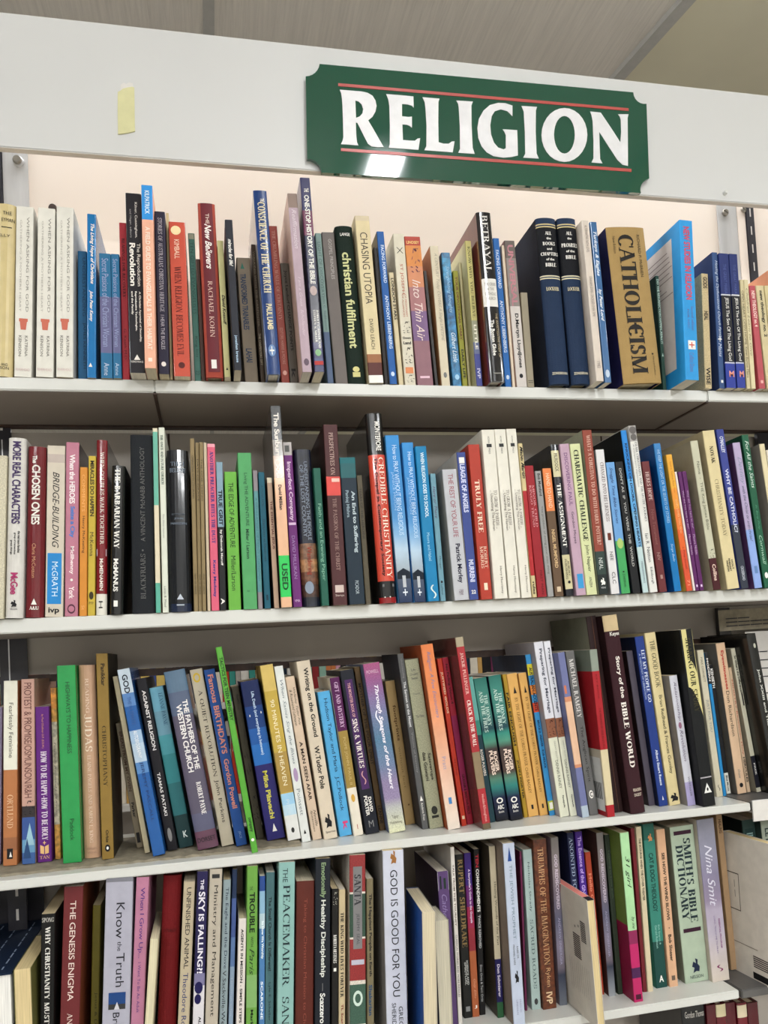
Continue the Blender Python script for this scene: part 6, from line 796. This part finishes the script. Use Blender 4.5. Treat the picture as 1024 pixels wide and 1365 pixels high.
book(4,8.0,0.0,9.1,173.0,107,3.98,'p','d6cec8','d6cec8','short slim white booklet titled Agents in Mission on fourth shelf',[('AGENTS IN MISSION - SIMPLE STEPS TO HAVE THE', 0.07, 0.95, 0.5, 0.32, '222', 'b')])
book(4,21.8,-2.0,12.4,232.6,144,3.03,'p','6c9c48','6c9c48','green paperback titled Trouble with Paris on fourth shelf',[('THE', 0.1, 0.12, 0.4, 0.25, '2a4420', ''), ('TROUBLE', 0.13, 0.33, 0.5, 0.5, '14200e', 'b'), ('WITH', 0.35, 0.4, 0.5, 0.25, '2a4420', ''), ('Paris', 0.41, 0.54, 0.5, 0.45, '2a4420', 'i'), ('Mark Sayers', 0.71, 0.9, 0.5, 0.32, '16260f', 'b')],bands=[(0.54, 0.7, '80a868')])
book(4,34.0,3.0,6.9,218.6,136,2.95,'p','4c7cac','4c7cac','narrow blue and white paperback titled It Is How We Worship on fourth shelf',[('Its How We Worship', 0.24, 0.44, 0.55, 0.5, 'e4ecf0', 'b'), ('SCARONE', 0.56, 0.76, 0.5, 0.4, 'dce4ec', 'b')],bands=[(0, 0.08, '2a4c8c'), (0.08, 0.2, '8cb0c8'), (0.2, 0.28, 'b4c8d0')],gl=1)
book(4,42.7,5.0,10.1,221.5,137,3.23,'p','4a6c70','4a6c70','teal-grey paperback titled The Small Church Is Different on fourth shelf',[('The Small Church Is Different!', 0.13, 0.52, 0.5, 0.35, '1c2c30', 'b'), ('Lyle E. Schaller', 0.58, 0.78, 0.5, 0.35, '1c2c30', '')])
book(4,60.9,-3.0,19.1,232.9,144,3.41,'p','8cb2ac','8cb2ac','pale aqua paperback titled The Peacemaker on fourth shelf',[('THE', 0.03, 0.1, 0.4, 0.3, '2c3c40', ''), ('PEACEMAKER', 0.115, 0.62, 0.5, 0.42, '26363a', ''), ('SANDE', 0.67, 0.9, 0.5, 0.42, '26363a', '')])
book(4,83.9,3.0,21.9,206.9,128,3.40,'p','5e2a20','5e2a20','red-brown paperback with faint title lettering on fourth shelf',[('Taking to Christian Mission to Church', 0.1, 0.9, 0.5, 0.22, '8c4c3c', '')])
book(4,105.3,-2.0,18.3,232.5,144,3.13,'p','1b2029','1b2029','black paperback titled Emotionally Healthy Discipleship on fourth shelf',[('Emotionally', 0.02, 0.2, 0.5, 0.38, '8ca07c', 'b'), ('Healthy Discipleship', 0.21, 0.6, 0.5, 0.38, 'd2d4cc', 'b'), ('#box', 0.63, 0.67, 0.5, 0.03, '888', ''), ('Scazzero', 0.68, 0.83, 0.5, 0.34, 'e2e2dc', 'b')],bands=[(0.88, 1, '7cb040')])
book(4,120.6,0.0,8.0,194.7,121,3.08,'p','1c1a18','1c1a18','narrow black paperback with torn white edge spots on fourth shelf',[('#scr', 0.02, 0.1, 0.5, 0.8, 'b8b4a8', ''), ('ROBERTA HESTENES', 0.28, 0.45, 0.5, 0.5, 'e6e3dc', 'b'), ('#box', 0.48, 0.5, 0.5, 0.4, 'e6e3dc', '')])
book(4,129.1,0.0,7.8,192.9,120,3.16,'p','bfae8c','bfae8c','narrow beige paperback titled The King Who Lives Forever on fourth shelf',[('THE KING WHO LIVES FOREVER', 0.14, 0.66, 0.5, 0.5, '1e1d20', 'bc'), ('TL Scarage', 0.7, 0.87, 0.5, 0.45, '7c2c2c', 'b')])
book(4,148.3,-3.0,19.5,232.7,144,2.90,'p','d0c8bc','d0c8bc','red, green and white patterned paperback with grey title plaque on fourth shelf',[('SANTA', 0.1, 0.26, 0.5, 0.42, '3c3c40', 'b'), ('JEREMY SEAL', 0.3, 0.46, 0.5, 0.24, '4c4c50', ''), ('#box', 0.535, 0.56, 0.5, 0.8, 'b8b8c4', ''), ('#ring', 0.69, 0.77, 0.5, 0.6, 'c8d8cc', '')],bands=[(0, 0.19, '8c2c2c'), (0.2, 0.42, '2f4c3c'), (0.43, 0.64, '8f2a2a'), (0.66, 0.86, '3c5c4c'), (0.88, 1, '8c2024')],panel=(0.06, 0.48, 0.22, 0.78, '7e7c7c'),m='grain')
book(4,165.1,3.0,8.5,201.1,125,2.80,'p','7e745a','7e745a','narrow khaki paperback titled Happiest People on Earth on fourth shelf',[('The Happiest People on Earth', 0.09, 0.58, 0.5, 0.5, '1e1d20', 'bc'), ('Shakarian', 0.63, 0.81, 0.5, 0.5, '1f4c70', 'b')])
book(4,195.8,-10.0,26.0,235.1,146,1.75,'p','c4c6d2','8c8884','wide white paperback titled God Is Good For You on fourth shelf',[('#bird', 0.0, 0.07, 0.5, 0.3, '9c6c3c', ''), ('GOD IS GOOD FOR YOU', 0.1, 0.74, 0.5, 0.34, '1f2026', ''), ('GREG', 0.79, 0.89, 0.68, 0.2, '1f2026', ''), ('SHERIDAN', 0.77, 0.93, 0.36, 0.2, '1f2026', '')])
book(4,227.9,-45.0,16.3,168.0,104,2.30,'f','cec2a6','1f4f94','cream page edges of spine-inward book with blue cover on fourth shelf',[],tw=-3,sidecut='b8b8c0')
book(4,250.4,-35.0,16.5,153.0,58,0.79,'f','c2bba6','2a2a3a','greyish page edges of plain book right of the blue-covered one on fourth shelf',[])
book(4,275.8,27.0,14.8,193.2,120,-0.52,'p','5c4470','2c0f2c','purple paperback with small photograph of two walkers at top on fourth shelf',[('#box', 0.0, 0.125, 0.5, 0.96, 'cfd2cc', ''), ('#box', 0.03, 0.115, 0.25, 0.14, '1f2a2a', ''), ('#box', 0.045, 0.115, 0.62, 0.2, '26382e', ''), ('Catherine', 0.15, 0.4, 0.5, 0.45, '8c7ca4', 'i')])
book(4,286.5,28.0,5.4,222.3,138,0.63,'p','d8d2ca','d8d2ca','thin tall white booklet standing before the black Rupert book on fourth shelf',[('TALK FROM THE TOURNEY', 0.1, 0.45, 0.5, 0.4, '6a5c54', 'b'), ('CLASSICAL STORIES AND MORE RIDDLES', 0.5, 0.85, 0.5, 0.4, '555', '')])
book(4,301.1,40.0,11.1,208.7,129,0.06,'p','1c1c1a','1c1c1a','black paperback with large gold-brown lettering on fourth shelf',[('RUPERT SHELDRAKE', 0.03, 0.57, 0.55, 0.6, '8c744c', 'bc'), ('SCIENCE AND', 0.65, 0.8, 0.7, 0.22, 'b8b8b4', 'b'), ('SPIRITUAL', 0.66, 0.8, 0.45, 0.22, 'b8b8b4', 'b'), ('#box', 0.93, 0.96, 0.5, 0.5, '888', '')])
book(4,311.6,40.0,9.3,209.5,130,0.24,'p','8c3c40','8c3c40','purple to orange paperback guide to the Gospels on fourth shelf',[("A Storyteller's Guide to the Gospels", 0.1, 0.43, 0.55, 0.4, 'd8c8dc', 'b'), ('Guy Ellis', 0.77, 0.89, 0.5, 0.4, 'd8a080', 'i'), ('J', 0.93, 0.95, 0.5, 0.4, 'e6e3dc', 'Hb')],bands=[(0, 0.2, '3c2470'), (0.2, 0.33, '642468'), (0.33, 0.46, '94284c'), (0.46, 0.6, '8f303c'), (0.6, 1, 'a8603c')])
book(4,321.3,42.0,8.1,212.5,132,1.20,'p','151314','151314','black paperback titled Ten Commandments Twice Removed on fourth shelf',[('TEN', 0.03, 0.11, 0.5, 0.5, 'b82c3c', 'b'), ('COMMANDMENTS', 0.12, 0.38, 0.5, 0.5, 'e6e3dc', 'b'), ('TWICE REMOVED', 0.4, 0.6, 0.5, 0.4, 'b8b8b8', 'b'), ('Dino Ortiz & Terri Ortiz', 0.7, 0.92, 0.5, 0.35, 'b8b8b8', '')])
book(4,340.6,27.0,8.5,218.0,135,0.46,'p','bcb199','4c4438','cream paperback titled Healing Wounds of the Past on fourth shelf',[('Healing Wounds of the Past', 0.21, 0.58, 0.6, 0.42, '3c3834', ''), ('Don Schmierer', 0.69, 0.88, 0.5, 0.42, 'd8d0dc', 'b')],bands=[(0.66, 0.91, '241f54'), (0.91, 1, '2f5c3c')])
book(4,355.4,0.0,15.4,226.4,140,-0.03,'p','b6bece','8a7c70','tall bluish-white paperback titled The Jewish Prophet on fourth shelf',[('#tri', 0.02, 0.1, 0.5, 0.35, '2a4c8c', ''), ('THE JEWISH PROPHET', 0.12, 0.53, 0.5, 0.32, '7c8c98', ''), ('RABBI DR.', 0.57, 0.64, 0.7, 0.15, '555', ''), ('MICHAEL SHIRE', 0.56, 0.67, 0.4, 0.15, '555', ''), ('#bird', 0.7, 0.77, 0.5, 0.35, '1e1d20', ''), ('FRANCES', 0.86, 0.93, 0.68, 0.15, '8c8ca4', ''), ('LINCOLN', 0.86, 0.94, 0.4, 0.15, '8c8ca4', '')])
book(4,378.5,35.0,2.8,205.2,127,1.51,'p','68244a','68244a','very thin magenta booklet left of Sacred Roads on fourth shelf',[])
book(4,392.5,34.0,12.6,207.0,128,0.17,'p','a8bab6','a8bab6','pale aqua paperback titled Sacred Roads on fourth shelf',[('Nicholas Shrady', 0.08, 0.39, 0.5, 0.28, '3c4c4c', ''), ('SACRED ROADS', 0.44, 0.87, 0.5, 0.35, '5c6c6c', ''), ('#dot', 0.93, 0.97, 0.5, 0.4, '444', '')])
book(4,409.6,30.0,18.9,219.3,136,-0.03,'p','64361f','64361f','rust-brown mottled paperback titled Triumphs of the Imagination on fourth shelf',[('TRIUMPHS OF THE IMAGINATION', 0.05, 0.74, 0.5, 0.42, 'cfa880', 'c'), ('Ryken', 0.76, 0.87, 0.5, 0.4, 'cfa880', ''), ('IVP', 0.9, 0.97, 0.5, 0.45, 'e0c4a0', 'b')],gl=1,m='mottle')
book(4,430.6,34.0,10.9,218.5,135,0.50,'p','8a7880','8a7880','mauve-grey paperback God Rediscovered, left of two on fourth shelf',[('GOD REDISCOVERED', 0.1, 0.43, 0.5, 0.4, 'c8bcc8', 'b'), ('ANDREW SINBERGER', 0.48, 0.76, 0.5, 0.3, 'a8a4bc', '')],bands=[(0, 0.2, '7c7874'), (0.35, 0.5, '5c5c6c'), (0.5, 0.65, '6c6c84'), (0.65, 0.78, '988c98'), (0.78, 0.82, '242834'), (0.82, 0.92, '4a5064'), (0.92, 1, '6c7078')])
book(4,466.1,45.0,9.7,220.1,136,-1.59,'p','1f2648','1f2648','navy paperback titled Anointed behind the barcode book on fourth shelf',[('ANOINTED FOR BUSINESS', 0.03, 0.6, 0.5, 0.5, 'a8b4c8', '')])
book(4,478.4,45.0,10.3,220.4,137,-1.55,'p','482484','482484','violet paperback titled Gnostic Gospels behind barcode book on fourth shelf',[('The Essence of the GNOSTICS', 0.03, 0.5, 0.5, 0.5, 'b8a0d8', 'b')])
book(4,491.4,46.0,8.1,191.3,119,-2.07,'p','a4442c','a4442c','short orange-red paperback right of the violet one on fourth shelf',[('Hello God', 0.15, 0.4, 0.5, 0.5, 'd8886c', 'b')])
book(4,503.1,38.0,10.0,217.5,135,-0.83,'p','8a7880','4c3430','mauve-grey paperback God Rediscovered, right of two on fourth shelf',[('GOD REDISCOVERED', 0.1, 0.43, 0.5, 0.4, 'c8bcc8', 'b'), ('ANDREW SINBERGER', 0.48, 0.76, 0.5, 0.3, 'a8a4bc', '')],bands=[(0, 0.2, '7c7874'), (0.35, 0.5, '5c5c6c'), (0.5, 0.65, '6c6c84'), (0.65, 0.78, '988c98'), (0.78, 0.82, '242834'), (0.82, 0.92, '4a5064'), (0.92, 1, '9ca0a4')])
book(4,516.2,40.0,7.2,213.0,132,-1.30,'p','333c30','333c30','thin dark green paperback with pale marks at foot on fourth shelf',[('Learning to Love Ruth', 0.1, 0.4, 0.5, 0.4, '586854', '')])
book(4,526.5,11.0,12.8,220.9,137,-1.21,'p','a8d0a0','6a7c3c','pale green and pink paperback titled 31 girl on fourth shelf',[('31 girl', 0.14, 0.33, 0.5, 0.55, '1c261c', 'i'), ('by me', 0.5, 0.57, 0.6, 0.4, '1c261c', 'i'), ('#box', 0.955, 0.985, 0.5, 0.6, '4c1430', '')],bands=[(0.58, 0.66, '8c2c58'), (0.66, 0.8, 'b82c68'), (0.8, 0.86, '4c2450'), (0.86, 1, 'b42c64')],sideb=[(0.55, 1, '8c1c44')])
book(4,549.6,35.0,5.5,219.5,136,-0.65,'p','70202a','70202a','thin dark red booklet behind the 31 girl book on fourth shelf',[])
book(4,557.2,34.0,8.0,220.9,137,-0.36,'p','cfc2a4','cfc2a4','thin cream booklet left of Cat and Dog Theology on fourth shelf',[('THE SCOURGE WHEN THE OTHER THEATER', 0.07, 0.45, 0.5, 0.4, '3c3c34', 'b')])
book(4,577.8,40.0,16.8,222.1,138,-1.08,'p','3c8274','3c8274','green-teal paperback titled Cat and Dog Theology on fourth shelf',[('#bird', 0.06, 0.11, 0.55, 0.4, 'c88c5c', ''), ('CAT & DOG THEOLOGY', 0.18, 0.54, 0.5, 0.4, '1a4640', 'bc'), ('Bob Sjogren &', 0.62, 0.74, 0.65, 0.18, '9cc8bc', ''), ('Gerald Robison', 0.62, 0.76, 0.4, 0.18, '9cc8bc', ''), ('A', 0.925, 0.965, 0.5, 0.4, 'e6e3dc', 'Hb')],bands=[(0, 0.1, '2c6458'), (0.72, 1, '1c4a44')])
book(4,594.8,38.0,13.0,213.2,132,-1.09,'p','d0a888','d0a888','peach paperback titled See How the Wind Blows on fourth shelf',[('SEE HOW THE WIND BLOWS', 0.15, 0.58, 0.52, 0.34, '26221f', 'bc'), ('#dot', 0.625, 0.633, 0.5, 0.12, '1e1d20', ''), ('Bob Slosser', 0.67, 0.84, 0.5, 0.36, '26221f', 'b'), ('#box', 0.93, 0.96, 0.5, 0.4, '6a5c50', '')])
book(4,631.7,40.0,36.3,213.7,133,-2.00,'p','a8b6a2','7c8274','very wide sage-grey paperback titled Smiths Bible Dictionary on fourth shelf',[('#box', 0.03, 0.055, 0.5, 0.74, '3c1c30', ''), ("SMITH'S BIBLE", 0.08, 0.62, 0.64, 0.3, '26363c', 'bcF'), ('DICTIONARY', 0.12, 0.6, 0.3, 0.3, '26363c', 'bcF'), ('#box', 0.655, 0.68, 0.5, 0.74, '3c1c30', ''), ('#bird', 0.85, 0.94, 0.5, 0.32, '1c2844', ''), ('NELSON', 0.955, 0.975, 0.5, 0.55, '26363c', 'H')])
book(4,663.4,32.0,26.5,221.9,138,-1.87,'p','b0a8b4','bdb3a6','wide mauve-grey to cream paperback with script title on fourth shelf',[('Nina Smit', 0.16, 0.54, 0.5, 0.42, 'd2d0dc', 'i'), ('ESSENTIAL PROGRAM', 0.62, 0.8, 0.72, 0.1, '8c5c84', 'b'), ('LORD, TEACH ME TO PRAY', 0.6, 0.83, 0.45, 0.1, '7c6c94', ''), ('#s', 0.9, 0.94, 0.5, 0.35, '7c2c5c', '')],bands=[(0, 0.2, '8c8c98'), (0.2, 0.35, '8c8aa0'), (0.35, 0.5, '837890'), (0.5, 0.56, 'a094a8'), (0.56, 0.7, 'b8b0c0'), (0.85, 1, 'cfc4b8')])
book(4,703.9,60.0,9.5,219.2,132,-1.78,'p','a88c6c','a88c6c','slim beige paperback behind the large white back cover on fourth shelf',[('HEALING', 0.03, 0.12, 0.5, 0.5, '5c4430', 'b')])
book(4,748.7,55.0,20.6,208.6,129,-2.39,'p','2c4440','18201e','dark green hardcover with framed lettering at right end on fourth shelf',[('ILLUSTRATED', 0.09, 0.45, 0.5, 0.5, '8ca8a4', 'b')],panel=(0.06, 0.5, 0.15, 0.85, '1c3836'))
book(4,773.4,45.0,24.2,207.1,128,-2.37,'p','a0a89a','3a4c48','pale grey-green hardcover cut by lower right frame edge on fourth shelf',[('LETTERHORN BIBLE', 0.05, 0.6, 0.4, 0.4, '2c3c3c', 'b')])
# ---------------------------------------------------------------- turned and stray books
def bigback(name,label,loc,rz,w,h,d,col,leanx=0,marks=True,cut=False):
    t=empty(name,loc,(0,leanx,rz),label,'book','books on the bottom shelf')
    C=rgba(col)
    V,F=boxv(0,.0005,0,d,0,h); V2,F2=boxv(w-.0005,w,0,d,0,h); V3,F3=boxv(.0005,w-.0005,d-.0005,d,0,h)
    V=V+V2+V3; F=F+[tuple(a+8 for a in q) for q in F2]+[tuple(a+16 for a in q) for q in F3]
    mesh('cover',V,F,t,M['matte'],[C]*72)
    V,F=boxv(.0006,w-.0006,.0008,d-.0007,.0004,h-.0006); mesh('page_block',V,F,t,M['pages'],[rgba('d2bf92')]*24)
    return t
def sideink(t,name,x,pts,col,kind=None):
    V=[];F=[]
    for q in pts:
        k=len(V); V+=[(x,a,b_) for a,b_ in q]; F.append(tuple(range(k,k+len(q))))
    o=mesh(name,V,F,t,M['ink'],[rgba(col)]*sum(len(f) for f in F))
    if kind: tag(o,kind=kind)
    return o
def rect(y0,y1,z0,z1): return [(y0,z0),(y0,z1),(y1,z1),(y1,z0)]
# pushed-out paperback with barcodes on its back cover, page edges to the front
t=bigback('paperback_book','cream back-cover paperback pushed out, page edges forward, two barcodes',(.4398,-.045,SHELF[4]+.0005),0,.0095,.158,.105,'cbc4b8',math.radians(-1.5))
sideink(t,'barcode',-.0002,[rect(.012,.026,.1+.0024*i,.1014+.0024*i) for i in range(11)]+[rect(.03,.05,.074+.0026*i,.0756+.0026*i) for i in range(12)],'1c1c1e','stuff')
sideink(t,'blurb_lines',-.0002,[rect(.03,.034,.115,.118),rect(.04,.044,.112,.115)]+[rect(.012+.006*i,.0125+.006*i,.03,.068) for i in range(10)],'8c877e','stuff')
V,F=boxv(.0003,.0092,.012,.1045,.1571,.1578); mesh('pink_top_edge',V,F,t,M['matte'],[rgba('cf8078')]*24); V,F=boxv(.0008,.0094,.0,.013,.1571,.158); mesh('dark_top_corner',V,F,t,M['matte'],[rgba('201c20')]*24)
sideink(t,'pink_corner',-.00015,[[(.104,.157),(.075,.157),(.085,.125),(.104,.12)]],'b06a64')
# wide white back cover turned towards the room at the right end
import math as _m
t=bigback('paperback_book','large off-white back cover turned outward, right end of shelf',(.714,-.036,SHELF[4]-.0035),_m.radians(4),.012,.197,.105,'d6cfc4')
sideink(t,'barcode',-.0002,[rect(.032,.06,.02+.0028*i,.0216+.0028*i) for i in range(6)],'3c3a38','stuff')
sideink(t,'price_sticker',-.00025,[rect(.028,.062,.004,.013),rect(.008,.02,.005,.034)],'1c1c1e')
sideink(t,'cover_rule',-.0002,[rect(.05,.1045,.0445,.0453)],'6a5c50')
sideink(t,'window_outline',-.0002,[rect(.078,.079,.09,.142),rect(.103,.104,.1,.152),rect(.078,.104,.141,.1422),rect(.078,.104,.09,.0912),rect(.087,.0878,.108,.118),rect(.087,.0878,.122,.132)],'4c443c','stuff')
# navy book lying askew behind the page-edge books at far left
def leftstack():
    # a pile of books lying flat, page edges to the front, the top one with a navy cover
    zz=SHELF[4]+.0004
    for hgt,cv,pg,lab in ((.046,'5c4a38','c9bfa4','brown book lying flat, lowest in pile at lower left corner'),(.040,'3a2c30','d2ccc0','dark book lying flat in the middle of lower left pile'),(.0612,'17263c','e2e0da','thick navy book lying flat on top of lower left pile')):
        t=empty('hardcover_book',(-.2315,-.01,zz),(0,0,0),lab,'book','books on the bottom shelf')
        V=[];F=[]
        for q in (boxv(-.15,0,0,.19,hgt-.0022,hgt),boxv(-.15,0,0,.19,0,.0022),boxv(-.15,-.1475,0,.19,.0022,hgt-.0022)):
            n0=len(V); V+=q[0]; F+=[tuple(a+n0 for a in f) for f in q[1]]
        mesh('cover',V,F,t,M['cloth'],[rgba(cv)]*72)
        V,F=boxv(-.1474,-.002,.002,.188,.0023,hgt-.0023); mesh('page_block',V,F,t,M['pages'],[rgba(pg)]*24)
        zz+=hgt+.0002
    for i in range(4):
        V=[];F=[]
        for j in range(9):
            n0=len(V); y0=.012+.019*j; y1=y0+(.015 if (i+j)%3 else .009); x0=-.012-.019*i
            V+=[(x0,y0,hgt+.0001),(x0,y1,hgt+.0001),(x0-.0016,y1,hgt+.0001),(x0-.0016,y0,hgt+.0001)]; F.append((n0,n0+1,n0+2,n0+3))
        mesh('cover_lettering',V,F,t,M['ink'],[rgba('8a98ac')]*(4*len(F)))
    t=bigback('paperback_book','cream page edges, olive cover, left of Why Christianity Must',(-.2305,-.006,SHELF[4]+.0005),0,.018,.1485,.115,'6c6a3c')
leftstack()
# lowest shelf in view: the tops of a few books
def low(x0,w,h,col,label,txt=None,y=.02,band=None):
    book(5,(x0+w/2),y*1000,w,h,120,0,'h',col,col,label,[(txt,.03,.06,.5,.8,'d8d4cc','H')] if txt else [],bands=band or [],z=ZS[6]+.0165,rd=.12,gl=1)
low(600,36,286,'1b1d1f','thick black hardcover on lowest shelf, grey lettering','Gordon Thomas',.03)
low(637,14,281,'5a1420','dark red hardcover on lowest shelf beside black one',None,.03)
low(651.5,15,280,'661824','dark red book with cream label, lowest shelf',None,.03,[(.0,.06,'d2c8a4')])
low(667,16,279,'5a1420','second dark red book from the cream label, lowest shelf',None,.032)
low(684,15,277,'701c28','dark red book with wide cream head band, lowest shelf',None,.03,[(.01,.07,'d8ccb0')])
low(700,17,275,'54121c','dark red hardcover at right frame edge, lowest shelf',None,.03)
